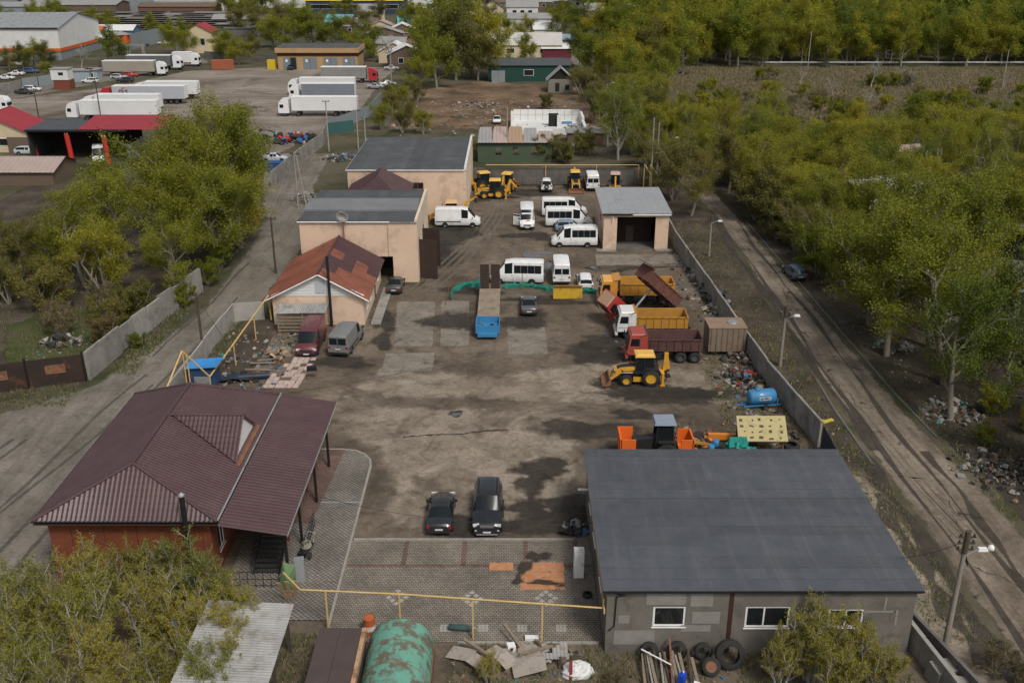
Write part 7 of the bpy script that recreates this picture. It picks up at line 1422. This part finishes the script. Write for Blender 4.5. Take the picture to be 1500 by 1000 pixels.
# ------------------------------------------------------------------ truck lot
def semi(label, x0, x1, y, facing, cabm, trm, roofm=None, box=False, group=None, name='lorry'):
    """articulated lorry between world x0 and x1 at depth y; facing -1 towards -x"""
    L = abs(x1 - x0); t = thing(name, label, 'lorry', ((x0 + x1) / 2, y, 0), 0 if facing > 0 else math.pi, group)
    tl = L - (2.9 if not box else 2.3); tx = -L / 2 + tl / 2
    tr_ = MB().box((tx, 0, 2.6), (tl, 2.5, 2.75)).build('trailer', trm, t); MB().box((tx, 0, 4.0), (tl + .05, 2.55, .1)).build('trailer_roof', roofm or m_white, tr_); MB().box((tx, 0, 1.15), (tl, 2.4, .25)).build('trailer_frame', m_trim, tr_)
    MB().box((-L / 2 - .03, 0, 2.6), (.05, 2.3, 2.6)).build('rear_doors', m_white, tr_)
    for k in range(int(tl // 1.4)): 
        if trm is not m_tw:
            for s in (-1, 1): MB().box((-L / 2 + .6 + k * 1.4, s * 1.255, 2.6), (.04, .02, 2.7)).build('side_post', trm, tr_)
    c = MB(); c.prism([(0, .7), (2.2, .7), (2.28, 1.7), (2.05, 2.9), (1.5, 3.55), (.1, 3.75), (0, 3.6)], -1.22, 1.22, 'y'); cb = c.build('cab', cabm, t, (L / 2 - 2.28, 0, 0))
    MB().add([(2.29, -1.1, 1.75), (2.29, 1.1, 1.75), (2.07, 1.08, 2.75), (2.07, -1.08, 2.75)], [(0, 1, 2, 3)]).build('windscreen', m_carglass, cb)
    for s in (-1, 1): MB().box((1.5, s * 1.23, 2.15), (.8, .02, .7)).build('side_window', m_carglass, cb); MB().box((2.2, s * .9, 1.0), (.14, .4, .25)).build('headlight', m_lamp, cb)
    MB().box((2.2, 0, .75), (.2, 2.4, .5)).build('bumper', m_trim, cb)
    for xx in ((L / 2 - 1.3, L / 2 - 4.2, -L / 2 + 2, -L / 2 + 3.3, -L / 2 + 4.6) if not box else (L / 2 - 1.2, -L / 2 + 1.6)):
        for s in (-1, 1): wheel(t, xx, s * 1.02, .5, .35, m_rim_dark)
    return t
def lot(label, px0, px1, py, facing, cabm, trm, roofm=None, box=False):
    a, y = G(px0, py); b, _ = G(px1, py); return semi(label, a, b, y + 1.3, facing, cabm, trm, roofm, box)
m_cw = paint('white_lorry_cab', (.7, .7, .7), .35, .12); m_cr = paint('red_lorry_cab', (.38, .02, .03), .35, .12)
m_tw = M('white_trailer', (.62, .62, .61), (.7, .7, .69), .4); m_tg = M('grey_tarpaulin', (.2, .2, .19), (.26, .255, .24), .4); m_td = M('dark_grey_tarpaulin', (.1, .105, .11), (.14, .145, .15), .4); m_tb = M('blue_grey_tarpaulin', (.16, .18, .21), (.2, .22, .25), .4); m_tbe = M('beige_tarpaulin', (.27, .245, .2), (.33, .3, .25), .4)
lot('white lorry with long white box trailer at the lot edge', 408, 523, 171, -1, m_cw, m_tw); lot('white lorry with blue-grey curtain trailer and red tail', 424, 520, 149, -1, m_cw, m_tb); lot('red-cabbed lorry with grey trailer facing the sheds', 471, 553, 122, 1, m_cr, m_tg)
lot('white lorry with long beige curtain trailer', 152, 243, 112, 1, m_cw, m_tbe); lot('white lorry with dark grey trailer next to box truck', 187, 266, 103, 1, m_cw, m_td); lot('white box truck at the end of the lorry row', 254, 292, 98, 1, m_cw, m_tw, box=True)
t8 = lot('red-cabbed lorry with lettered silver trailer', 148, 272, 153, -1, m_cr, M('silver_trailer', (.36, .37, .4), (.42, .43, .46), .4))
tr8 = [c for c in t8.children if c.name.startswith('trailer')][0]
lettering('GLS', 1.25, tr8, (4.2, 1.31, 2.35), (R(90), 0, math.pi), .03); MB().span((-3.6, 1.26, 1.95), (1.0, 1.285, 2.2)).build('dark_stripe', m_trim, tr8)
MB().prism([(4.0, 3.4), (4.6, 3.4), (4.3, 3.8), (3.6, 3.75)], 1.27, 1.3, 'y').build('emblem', m_or, tr8)
lot('white lorry parked behind the lettered trailer', 196, 290, 146, -1, m_cw, m_tw); lot('white lorry with white trailer behind the red-roofed bay', 98, 232, 177, -1, m_cw, m_tw); lot('white lorry between lettered trailer and bay', 122, 235, 167, -1, m_cw, m_tw); lot('white lorry with red lamp at the lot corner', -110, 13, 168, 1, m_cw, m_tw); lot('second white lorry beside blue-grey trailer', 422, 520, 140, -1, m_cw, m_tw)
CARS = [('silver hatchback beside the black hatchback in the truck lot', (.4, .41, .43), 175, 116, 0, 1), ('black hatchback beside the silver hatchback in the truck lot', (.02, .025, .035), 184, 121, 180, 1), ('red hatchback behind the silver hatchback', (.42, .04, .02), 191, 113, 10, 1), ('white estate car near the grey cabin in the truck lot', (.66, .66, .66), 132, 122, 180, 1), ('white hatchback next to the dark sedan by the lot wall', (.66, .66, .66), 48, 134, 0, 1), ('dark sedan next to the white hatchback by the lot wall', (.03, .03, .035), 36, 138, 0, 0), ('white sedan in the far car park behind the wall', (.6, .6, .6), 10, 117, 0, 0), ('white sedan second in the far car park', (.62, .62, .62), 24, 111, 180, 0), ('blue pickup in the far car park', (.05, .1, .22), 47, 107, 0, 1), ('dark car in the far car park', (.04, .04, .05), 8, 97, 0, 0), ('pale car by the hedge near white warehouse', (.45, .47, .45), 31, 96, 0, 0), ('black sedan beside the orange watch booth', (.03, .03, .04), 209, 68, 0, 0), ('white sedan on the road by the red-roofed office', (.62, .62, .62), 241, 66, 0, 0), ('silver car behind the red-cabbed lorry', (.4, .41, .42), 574, 103, 0, 0), ('grey car parked at lot fence near lorry', (.3, .31, .32), 550, 130, 0, 0), ('white car parked at lot fence beside scrub', (.62, .62, .62), 568, 126, 20, 0), ('white sedan on the cleared plot', (.66, .66, .66), 728, 180, -90, 0), ('silver car below the scrap yard heap', (.42, .45, .48), 403, 236, 0, 0), ('dark grey car on the tyre yard gravel', (.12, .13, .11), 372, 222, 0, 1), ('dark blue car by the tan garage end', (.02, .03, .06), 427, 102, 90, 0), ('pale car among village houses', (.5, .5, .48), 735, 100, 0, 0), ('silver car seen behind the red-roofed office', (.45, .46, .48), 321, 45, 0, 0), ('pale car under the big left shelter', (.5, .53, .56), 42, 226, 0, 1)]
for lab, c, px, py, rz, ht in CARS: sedan(lab, paint('car_paint_%d_%d' % (px, py), c, .3, .15), *G(px, py), R(rz), 4.3, 1.7, hatch=bool(ht), detail=False)
cn = thing('shipping_container', 'orange-brown shipping container at the back of the truck lot', 'container', (*G(327, 102), 0), R(14)); m_cont = M('container_rust_orange', (.26, .075, .035), (.32, .1, .05), 1)
MB().box((0, 0, 1.35), (6.0, 2.4, 2.6)).build('box', m_cont, cn)
for k in range(14): MB().box((-2.8 + k * .43, -1.22, 1.35), (.16, .06, 2.4)).build('rib', m_cont, cn)
# tan garage block
tg = thing('garage_block', 'tan flat-roofed garage block with four grey doors', 'garage', (*G(408, 102), 0)); m_tan = M('tan_panel', (.36, .23, .11), (.42, .28, .14), .5, coord='World')
MB().span((0, 0, 0), (22.6, 12, 4.5)).build('wall', m_tan, tg); MB().span((-.1, -.08, 3.6), (22.7, 12.1, 4.6)).build('band', M('dark_red_band', (.07, .025, .02)), tg); MB().span((-.5, -.6, 4.6), (23.1, 12.5, 5.9)).build('parapet', m_tan, tg); MB().span((-.2, -.3, 5.9), (22.8, 12.2, 5.98)).build('roof', m_bitumen2, tg)
for k, x in enumerate((1.5, 7.2, 13.0, 18.4)):
    d = MB().span((x, -.12, 0), (x + 3.9 if k < 3 else x + 3.6, -.04, 3.3)).build('door', M('door_grey_blue', (.17, .2, .22)), tg); MB().span((x + 1.9, -.14, 0), (x + 1.96, -.12, 3.3)).build('door_seam', m_trim, d); MB().box((x + 1.0, -.14, 2.4), (.6, .03, .7)).build('sign', m_white, d)
MB().span((3.6, -.16, 0), (5.2, -.13, 3.3)).build('open_leaf', m_dark, tg)
for z in (0,): MB().span((-3.0, -.5, 0), (-.8, 1.4, 2.6)).build('yellow_tank', M('bin_yellow', (.55, .38, .02)), tg)
# generic building for the distant quarter
def hut(label, x, y, w, d, h, rise, wm, rm, rz=0, axis='x', name='house', cat='house', windows=2, group=None, door_=True):
    t = thing(name, label, cat, (x, y, 0), rz, group)
    MB().span((-w / 2, -d / 2, 0), (w / 2, d / 2, h)).build('wall', wm, t)
    if rise > 0:
        if axis == 'x':
            gable_roof(t, -w / 2, w / 2, -d / 2, d / 2, h, h + rise, 'x', rm, wave=.8, amp=.04)
            for s in (-1, 1): MB().prism([(-d / 2, h), (d / 2, h), (0, h + rise - .05)], s * (w / 2 - .12), s * (w / 2 - .02), 'x').build('gable', wm, t)
        else:
            gable_roof(t, -w / 2, w / 2, -d / 2, d / 2, h, h + rise, 'y', rm, wave=.8, amp=.04)
            for s in (-1, 1): MB().prism([(-w / 2, h), (w / 2, h), (0, h + rise - .05)], s * (d / 2 - .12), s * (d / 2 - .02), 'y').build('gable', wm, t)
    else: MB().span((-w / 2 - .3, -d / 2 - .3, h), (w / 2 + .3, d / 2 + .3, h + .25)).build('roof', rm, t)
    for k in range(windows):
        xx = -w / 2 + w * (k + 1) / (windows + 1)
        f = MB().box((xx, -d / 2 - .02, h * .55), (w * .09 + .7, .06, h * .28 + .4)).build('window', m_white, t); MB().box((xx, -d / 2 - .055, h * .55), (w * .09 + .5, .04, h * .28 + .2)).build('pane', m_glass, f)
    return t
C3 = lambda n, c: M(n, c, tuple(k * 1.2 for k in c), .4, coord='World')
m_redroof = C3('red_tile_sheet', (.25, .03, .04)); m_cream = C3('cream_wall', (.5, .42, .28)); m_grey_r = C3('weathered_grey_roof', (.24, .235, .23)); m_pink_r = C3('pinkish_slate_roof', (.32, .25, .22)); m_dk_r = C3('dark_slate_roof', (.06, .065, .07)); m_whitew = C3('white_clad_wall', (.55, .55, .53)); m_brown_w = C3('brown_timber_wall', (.12, .085, .06)); m_green_w = C3('dark_green_wall', (.012, .05, .04)); m_bluew = C3('blue_clad_wall', (.08, .16, .27)); m_org = C3('orange_clad_wall', (.5, .1, .02)); m_greyw = C3('grey_sheet_fence', (.19, .215, .225)); m_yel_r = C3('yellow_sheet_roof', (.6, .42, .06)); m_teal_r = C3('teal_sheet_roof', (.1, .3, .3))
x, y = G(91, 88); wh = thing('warehouse', 'long white warehouse with orange stripe near its base', 'warehouse', (x - 60, y + 16, 0))
MB().span((-60, -16, 3.2), (60, 16, 9.2)).build('wall', m_whitew, wh); MB().span((-60.1, -16.1, 2.4), (60.1, 16.1, 3.4)).build('stripe', m_org, wh); MB().span((-59.9, -15.9, 0), (59.9, 15.9, 2.5)).build('base', m_greyw, wh); gable_roof(wh, -60, 60, -16, 16, 9.2, 12.6, 'x', m_steel, wave=2, amp=.05); MB().prism([(-16, 9.2), (16, 9.2), (0, 12.5)], 59.8, 60, 'x').build('gable', m_whitew, wh)
MB().span((-60, -16.4, 9.0), (60.2, -16.1, 9.4)).build('gutter', m_trim, wh)
hut('two-storey cream office with bright red roof', *G(298, 76), 9, 9, 6.5, 2.4, m_cream, m_redroof, axis='y', name='office_house', windows=2)
x, y = G(182, 82); tb = thing('watch_booth', 'orange watch booth on stilts beside gantry gate', 'booth', (x, y, 0))
for sx in (-1.6, 1.6):
    for sy in (-1, 1): MB().box((sx, sy, 2), (.25, .25, 4)).build('leg', m_steel, tb)
MB().box((0, 0, 5.2), (4.2, 3, 2.5)).build('cabin', m_org, tb); MB().box((-.6, -1.52, 5.4), (1.1, .05, 1.1)).build('window', m_white, tb); MB().lathe([(3.2, 6.45), (.1, 7.5)], 4, (0, 0, 0)).build('roof', m_grey_r, tb)
x, y = G(160, 92); gt = thing('gantry_gate', 'grey gantry gate at the lot entrance', 'gate', (x, y, 0)); MB().box((4, 4, 4.6), (11, .6, .5), rot=(0, 0, R(12))).build('beam', m_conc, gt)
for xx in (-1, 9): MB().box((xx, 3 + xx * .2, 2.2), (.8, .8, 4.4)).build('pillar', m_conc, gt)
x, y = G(92, 132); gk = thing('gate_cabin', 'two-tier lot gatehouse, white cabin above rusty base', 'cabin', (x, y, 0)); MB().span((-2.0, 0, 0), (2.0, 3, 2.4)).build('base', C3('rust_brown_clad', (.16, .05, .025)), gk); MB().span((-2.3, -.2, 2.4), (1.9, 3, 5.0)).build('cabin', m_whitew, gk); MB().span((-2.5, -.4, 5.0), (2.1, 3.2, 5.15)).build('roof', m_grey_r, gk); MB().box((.2, -.23, 3.9), (1.2, .05, .7)).build('window', m_glass, gk)
hut('low grey metal cabin beside the gatehouse', *G(116, 119), 7, 3, 2.8, 0, C3('grey_blue_cabin', (.26, .31, .33)), m_grey_r, name='metal_cabin', cat='cabin', windows=0); hut('small grey metal kiosk with dark doorway', *G(139, 118), 3, 3, 2.8, 0, C3('grey_blue_cabin', (.26, .31, .33)), m_grey_r, name='metal_kiosk', cat='cabin', windows=1)
panel_fence('sheet_fence', 'grey metal sheet fence beside the gatehouse', [G(33, 131), G(80, 124)], 2.6, m_greyw, L=5, t=.08, cap=False, post=m_trim); panel_fence('lot_wall', 'pale concrete wall at the corner of the truck lot', [G(-60, 152), G(0, 142), G(33, 132)], 2.6, m_conc, L=4, t=.2, cap=False); panel_fence('sheet_fence', 'dark green-grey sheet fence behind the red-roofed bay', [G(20, 193), G(125, 190)], 2.4, C3('green_grey_fence', (.08, .1, .1)), L=4, t=.08, cap=False); panel_fence('concrete_fence', 'pale concrete fence beside the tyre yard', [G(398, 275), G(440, 238), G(473, 214), G(480, 195)], 2.4, m_conc, L=3, t=.15, cap=False)
panel_fence('board_fence', 'grey boards fence along the lot behind white lorries', [G(480, 195), G(540, 172), G(560, 150)], 2.4, m_greyw, L=4, t=.1, cap=False); panel_fence('sheet_fence', 'long grey metal fence beyond the orange booth', [G(190, 74), G(240, 62)], 5, m_greyw, L=8, t=.1, cap=False); panel_fence('lot_fence', 'dark sheet fence along the access road', [G(145, 104), G(160, 98), G(200, 90)], 2.4, C3('brown_grey_fence', (.1, .09, .075)), L=5, t=.1, cap=False); panel_fence('plank_fence', 'weathered fence behind the tan garages', [G(300, 86), G(405, 92)], 2.2, m_conc_dark, L=6, t=.1, cap=False)
# service bay with red roof
x, y = G(48, 236); sv = thing('service_bay', 'black open service bay with red sheet roof', 'workshop', (x, y, 0)); W_ = G(188, 236)[0] - x
MB().span((0, 8, 0), (W_, 8.3, 5)).build('back_wall', m_dark, sv); MB().span((-.3, -.2, 4.9), (W_ + .2, 8.3, 5.1)).build('ceiling', m_dark, sv); MB().span((-.2, 0, 0), (0, 8, 5)).build('side_wall', C3('charcoal_sheet', (.03, .035, .035)), sv); MB().span((W_, 0, 0), (W_ + .2, 8, 2.6)).build('side_wall', m_greyw, sv)
MB().span((-.4, -.5, 5.1), (W_ + .4, .2, 5.3)).build('fascia', m_trim, sv)
wave_plane((8.5, -.2, 5.35), (1, 0, 0), (0, 1, .12), [(0, 0), (14, 0), (14, 8.4), (0, 8.4)], .5, .06).build('roof', m_redroof, sv); wave_plane((-.4, -.2, 5.33), (1, 0, 0), (0, 1, .02), [(0, 0), (8.8, 0), (8.8, 8.4), (0, 8.4)], .5, .05).build('roof', m_dk_r, sv)
for i, (px, py) in enumerate(((54, 232), (106, 236), (160, 240))): xx, yy = G(px, py); p_ = thing('red_pillar', 'bright red round pillar with two lamps before the service bay', 'pillar', (xx, yy, 0), 0, 'red pillars of the service bay'); MB().tube((0, 0, 0), (-.25, 0, 4.6), .42, n=12).build('column', M('pillar_red', (.5, .03, .02), (.42, .03, .02), 1), p_); [MB().box((-.25 + s * .2, -.1, 4.7), (.12, .12, .2)).build('lamp', m_white, p_) for s in (-1, 1)]
van('white minibus parked under the service bay', m_wpaint, *G(146, 236), R(-70), 5.2)
hut('cream cottage with red gable roof beside the service bay', *G(8, 216), 14, 9, 3.4, 3.2, m_cream, m_redroof, axis='y', name='cottage', windows=2)
tg2 = thing('terrace', 'brown timber terrace between cottage and service bay', 'terrace', (*G(38, 222), 0)); MB().box((0, 0, .9), (4.5, 3, 1.8)).build('deck', m_brown_w, tg2); MB().box((0, -1.4, 2.3), (4.5, .1, 1)).build('railing', m_brown_w, tg2)
hut('low shed with pinkish slate roof behind the hedge', *G(5, 262), 20, 9, 2.2, 1.3, m_brown_w, m_pink_r, name='slate_shed', cat='shed', windows=0)
# tyre and scrap yard by the fence
x, y = G(428, 206); heap('scrap_heap', 'colourful scrap heap of red and blue drums', x, y, 5.5, 4, 1.2, 330, [M('scrap_red', (.42, .05, .03)), M('scrap_blue', (.03, .15, .42)), LM[5], LM[5], LM[0], LM[5], m_tyre], .3, .8, 31); x, y = G(390, 207); heap('tyre_heap', 'long heap of black tyres at the scrap yard', x, y, 6, 1.6, 1.8, 150, [m_tyre, m_tyre, LM[1]], .5, 1.1, 32, 'tyre heap')
single('blue_skip', 'blue metal bin beside the pale concrete fence', 'bin', MB().box((0, 0, .7), (3.4, 2, 1.4)).box((0, 0, 1.42), (3.5, 2.1, .06)), C3('navy_bin', (.015, .06, .17)), (*G(408, 250), 0))
single('green_gate', 'dark teal sheet gate behind the white lorry', 'gate', MB().box((0, 0, 1.1), (6, .1, 2.2)), C3('dark_teal_sheet', (.03, .09, .085)), (*G(498, 195), 0), (0, 0, R(35)))
# ruins and cleared plot
fd = thing('block_foundation', 'unfinished white block walls of a new house', 'foundation', (*G(752, 197), 0)); L_ = G(855, 197)[0] - G(752, 197)[0]; m_gb = M('aerated_block', (.6, .6, .58), (.68, .68, .67), 1)
D_ = 14.0; MB().span((0, 0, 0), (L_, D_, .25)).build('floor_slab', m_whitew, fd)
for k in range(9):
    w_ = L_ / 9
    for z in (0, 1): MB().span((k * w_ + .03, D_, .25 + z * 1.1), ((k + 1) * w_ - .03, D_ + .5, 1.3 + z * 1.1)).build('block', m_gb, fd)
    if k not in (3, 4): MB().span((k * w_ + .03, -.5, .0), ((k + 1) * w_ - .03, 0, 1.2)).build('block', m_gb, fd)
for k in range(7):
    for xx in (-.5, L_): MB().span((xx, k * 2 + .03, .25), (xx + .5, (k + 1) * 2 - .03, 1.6 + (.6 if k > 2 else 0))).build('block', m_gb, fd)
MB().span((L_ * .52, D_ * .5, .25), (L_ * .66, D_ * .62, 2.6)).build('dark_stove', m_dark, fd); MB().span((L_ * .64, D_ * .45, .25), (L_ * .7, D_ * .5, 2.5)).build('pillar', m_gb, fd)
MB().box((L_ * .8, D_ * .75, .4), (2, 1.5, .3)).build('blue_pallet', m_blue, fd)
rh = thing('ruined_house', 'ruined green timber house with broken slate roof', 'ruin', (*G(700, 238), 0)); L_ = G(832, 238)[0] - G(700, 238)[0]
wall(rh, (0, 0), (L_ * .82, 0), 3.4, C3('faded_green_timber', (.06, .085, .05)), [(3, 4, 1.2, 2.6), (6, 7, 1.2, 2.6), (9, 10, 1.2, 2.6)], t=.3); wall(rh, (L_ * .82, .3), (L_ * .82, 8), 2.6, m_brown_w); wall(rh, (0, 8), (0, .3), 3.4, m_brown_w)
for k, (a, b, z, m) in enumerate([(0, .16, 5.2, m_grey_r), (.16, .33, 5.3, m_pink_r), (.33, .5, 5.3, C3('rusty_streaked_roof', (.3, .2, .13))), (.5, .66, 5.0, m_grey_r), (.66, .84, 4.4, m_pink_r)]):
    mb = wave_plane((a * L_, -.5, 3.4), (1, 0, 0), (0, 1, (z - 3.4) / 5), [(0, 0), ((b - a) * L_, 0), ((b - a) * L_ * .96, 5.2), (.2, 5.2)], .6, .06); mb.build('roof_sheet', m, rh)
MB().box((L_ * .9, 3, .6), (4, 5, 1.2), taper=.7).build('collapsed_part', m_wood_dark, rh)
hu = thing('derelict_hut', 'derelict grey hut with steep broken gable', 'hut', (*G(821, 136), 0)); MB().span((-3, 0, 0), (3, 5, 3.2)).build('wall', C3('grey_board_hut', (.19, .18, .15)), hu); MB().prism([(-3, 3.2), (3, 3.2), (0, 5.6)], .1, .2, 'y').build('gable', m_dark, hu); gable_roof(hu, -3, 3, 0, 5, 3.2, 5.9, 'y', m_grey_r, wave=.6, amp=.05, over=.5)
for xx in (-.8, 1.6): MB().box((xx, -.02, 1.3), (1.0, .06, 2.0 if xx < 0 else 1.2)).build('window', m_dark, hu)
hut('long dark green metal building with grey roof', *G(774, 116), 21, 10, 4.2, 1.2, m_green_w, m_dk_r, name='green_building', cat='building', windows=1)
panel_fence('sheet_fence', 'short pale grey fence beside the green building', [G(720, 121), G(740, 121)], 3, m_greyw, L=2, t=.1, cap=False)
hut('white-roofed barn among village trees', *G(772, 82), 21, 12, 4, 3, m_cream, C3('pale_sheet_roof', (.42, .4, .37)), name='barn', cat='barn', windows=3)
hut('grey brick ruin with bare walls beyond the ruined house', *G(858, 208), 7, 4, 2.0, 0, m_brown_w, m_grey_r, name='low_outbuilding', cat='shed', windows=0)
# houses half hidden in the roadside wood
hut('old house with pale slate roof in the roadside wood', 50, 131, 12, 9, 3.4, 2.6, m_brown_w, m_slate, rz=R(25), windows=2); hut('long low barn with grey roof in the roadside wood', 62, 118, 20, 10, 3.8, 2.4, m_dark, C3('grey_brown_roof', (.2, .18, .16)), rz=R(-35), name='barn', cat='barn', windows=0); hut('timber cottage with pinkish roof deep in the wood', 58, 152, 10, 8, 3.2, 2.6, m_brown_w, m_pink_r, rz=R(15), windows=2)
# village and distant sheds
hut('long dark blue warehouse with yellow roof', *G(525, 18), 46, 24, 6, 2.5, C3('navy_clad', (.03, .04, .065)), m_yel_r, name='yellow_roofed_warehouse', cat='warehouse', windows=9); hut('two-storey cream house with arched dark gable', *G(722, 34), 9, 9, 6.5, 3, m_cream, m_dk_r, axis='y', windows=2); hut('pale house with low porch before the cream house', *G(722, 44), 9, 6, 3.2, 2.2, m_cream, m_pink_r, axis='y', windows=1); hut('wide grey-white house with flat slate roof', *G(766, 45), 22, 12, 5, 1.6, m_whitew, m_grey_r, windows=5); hut('pale-roofed house behind the wide white house', *G(765, 26), 14, 10, 5, 2.5, m_whitew, m_grey_r, windows=3); hut('blue-roofed shed beside the village street', *G(815, 72), 12, 8, 3.5, 1.2, m_bluew, C3('blue_grey_roof', (.2, .27, .33)), windows=1); hut('white-roofed shed with maroon wall beside the street', *G(815, 84), 9, 6, 3, 1.2, C3('maroon_wall', (.12, .02, .03)), m_whitew, windows=0); hut('bright blue kiosk beside the village street', *G(853, 64), 5, 4, 3, 0, m_bluew, m_bluew, name='blue_kiosk', cat='kiosk', windows=0)
VL = [(565, 62, 'grey'), (590, 58, 'white'), (605, 72, 'red'), (580, 90, 'white'), (560, 50, 'pink'), (545, 30, 'grey'), (620, 68, 'brown'), (575, 80, 'grey'), (600, 45, 'teal'), (540, 48, 'brown'), (625, 85, 'brown'), (595, 98, 'white'), (690, 20, 'grey'), (735, 14, 'brown'), (760, 10, 'pink'), (790, 14, 'grey'), (820, 10, 'white'), (850, 12, 'grey'), (880, 8, 'red'), (905, 10, 'grey'), (935, 8, 'white'), (960, 12, 'grey'), (985, 8, 'pink'), (780, 55, 'teal'), (750, 58, 'grey'), (800, 58, 'white'), (740, 72, 'grey'), (725, 66, 'pink'), (640, 30, 'grey'), (610, 12, 'pink'), (500, 42, 'teal'), (520, 50, 'grey'), (870, 25, 'grey'), (915, 24, 'white'), (700, 8, 'red')]
nm = {'grey': 'grey slate', 'white': 'white sheet', 'red': 'red sheet', 'pink': 'pinkish slate', 'brown': 'brown', 'teal': 'teal sheet'}; rmx = {'grey': m_grey_r, 'white': m_whitew, 'red': m_redroof, 'pink': m_pink_r, 'brown': m_brown_w, 'teal': m_teal_r}
for i, (px, py, c) in enumerate(VL):
    rv = random.Random(i); hut('small village house with %s roof among the trees' % nm[c], *G(px, py), rv.uniform(8, 13), rv.uniform(7, 10), rv.uniform(2.8, 4.2), rv.uniform(1.6, 3), rv.choice([m_cream, m_brown_w, m_whitew, m_brown_w]), rmx[c], rz=rv.choice([0, R(10), R(-12), R(5)]), axis=rv.choice(['x', 'y']), windows=2, group='village houses with %s roofs' % nm[c])
IL = [(225, 14, 60, 30, 8, 'pale grey hangar with sloping roof far behind the warehouse', m_greyw, m_grey_r), (290, 18, 34, 20, 6, 'white-roofed shed with dark gable in the industrial quarter', m_whitew, m_whitew), (325, 18, 26, 18, 5, 'brown brick shed with white roof in the industrial quarter', m_brown_w, m_whitew), (265, 22, 36, 10, 4, 'long rust-brown shed in the industrial quarter', C3('rust_shed', (.13, .07, .05)), m_brown_w), (20, 25, 40, 16, 5, 'low grey shed at the edge of the industrial quarter', m_greyw, m_grey_r), (110, 22, 46, 18, 5, 'long low shed between distant tree clumps', m_brown_w, m_grey_r), (30, 8, 80, 20, 6, 'wide grey depot near the skyline', m_greyw, m_grey_r), (400, 10, 50, 18, 6, 'pale depot behind the poplar belt', m_whitew, m_grey_r), (640, 4, 60, 20, 5, 'long pale barn near the skyline', m_whitew, m_grey_r), (165, 60, 18, 8, 4, 'blue and white cargo hut behind orange booth', m_bluew, m_whitew), (130, 62, 12, 8, 4, 'low store with orange roof near white warehouse', m_bluew, m_org), (148, 70, 16, 8, 3.5, 'flat grey store beside the white warehouse', m_greyw, m_whitew), (370, 40, 30, 8, 3.5, 'row of brick lock-ups beside the distant road', m_brown_w, m_grey_r), (5, 12, 30, 14, 6, 'grey shed behind far left trees', m_greyw, m_grey_r)]
for px, py, w_, d_, h_, lab, a, b in IL: hut(lab, *G(px, py), w_, d_, h_, 1.5, a, b, name='industrial_shed', cat='shed', windows=0)
k = 0
for row, py in enumerate((27, 30, 33, 36, 39, 42, 45, 48, 51)):
    for i in range(4):
        px = 120 + i * 62 + (row * 17) % 30; k += 1; rv = random.Random(900 + k)
        hut('long low lock-up row in the distant garage estate', *G(px, py), rv.uniform(24, 38), 6, 2.4, 0, C3('dull_lockup_wall', (.12, .11, .1)), C3(*[('dull_felt_roof', (.13, .125, .12)), ('pale_felt_roof', (.2, .195, .19)), ('brown_felt_roof', (.15, .125, .105))][k % 3]), name='lock_up_row', cat='garages', windows=0, group='lock-up rows of the garage estate', rz=R(rv.uniform(-4, 4)))
single('white_pipeline', 'long white heating pipe along the forest edge', 'pipeline', MB().tube((0, 0, 1.0), (92, 0, 1.0), .28, n=10), m_slate, (*G(1110, 97), 0)); single('white_pipeline', 'short white heating pipe beside the village trees', 'pipeline', MB().tube((0, 0, 2.5), (14, 0, 2.5), .35, n=10), m_slate, (*G(985, 90), 0)); single('grey_pipeline', 'grey heating pipe behind the street trees', 'pipeline', MB().tube((0, 0, 2), (11, 0, 2), .4, n=10), m_steel, (*G(851, 86), 0))
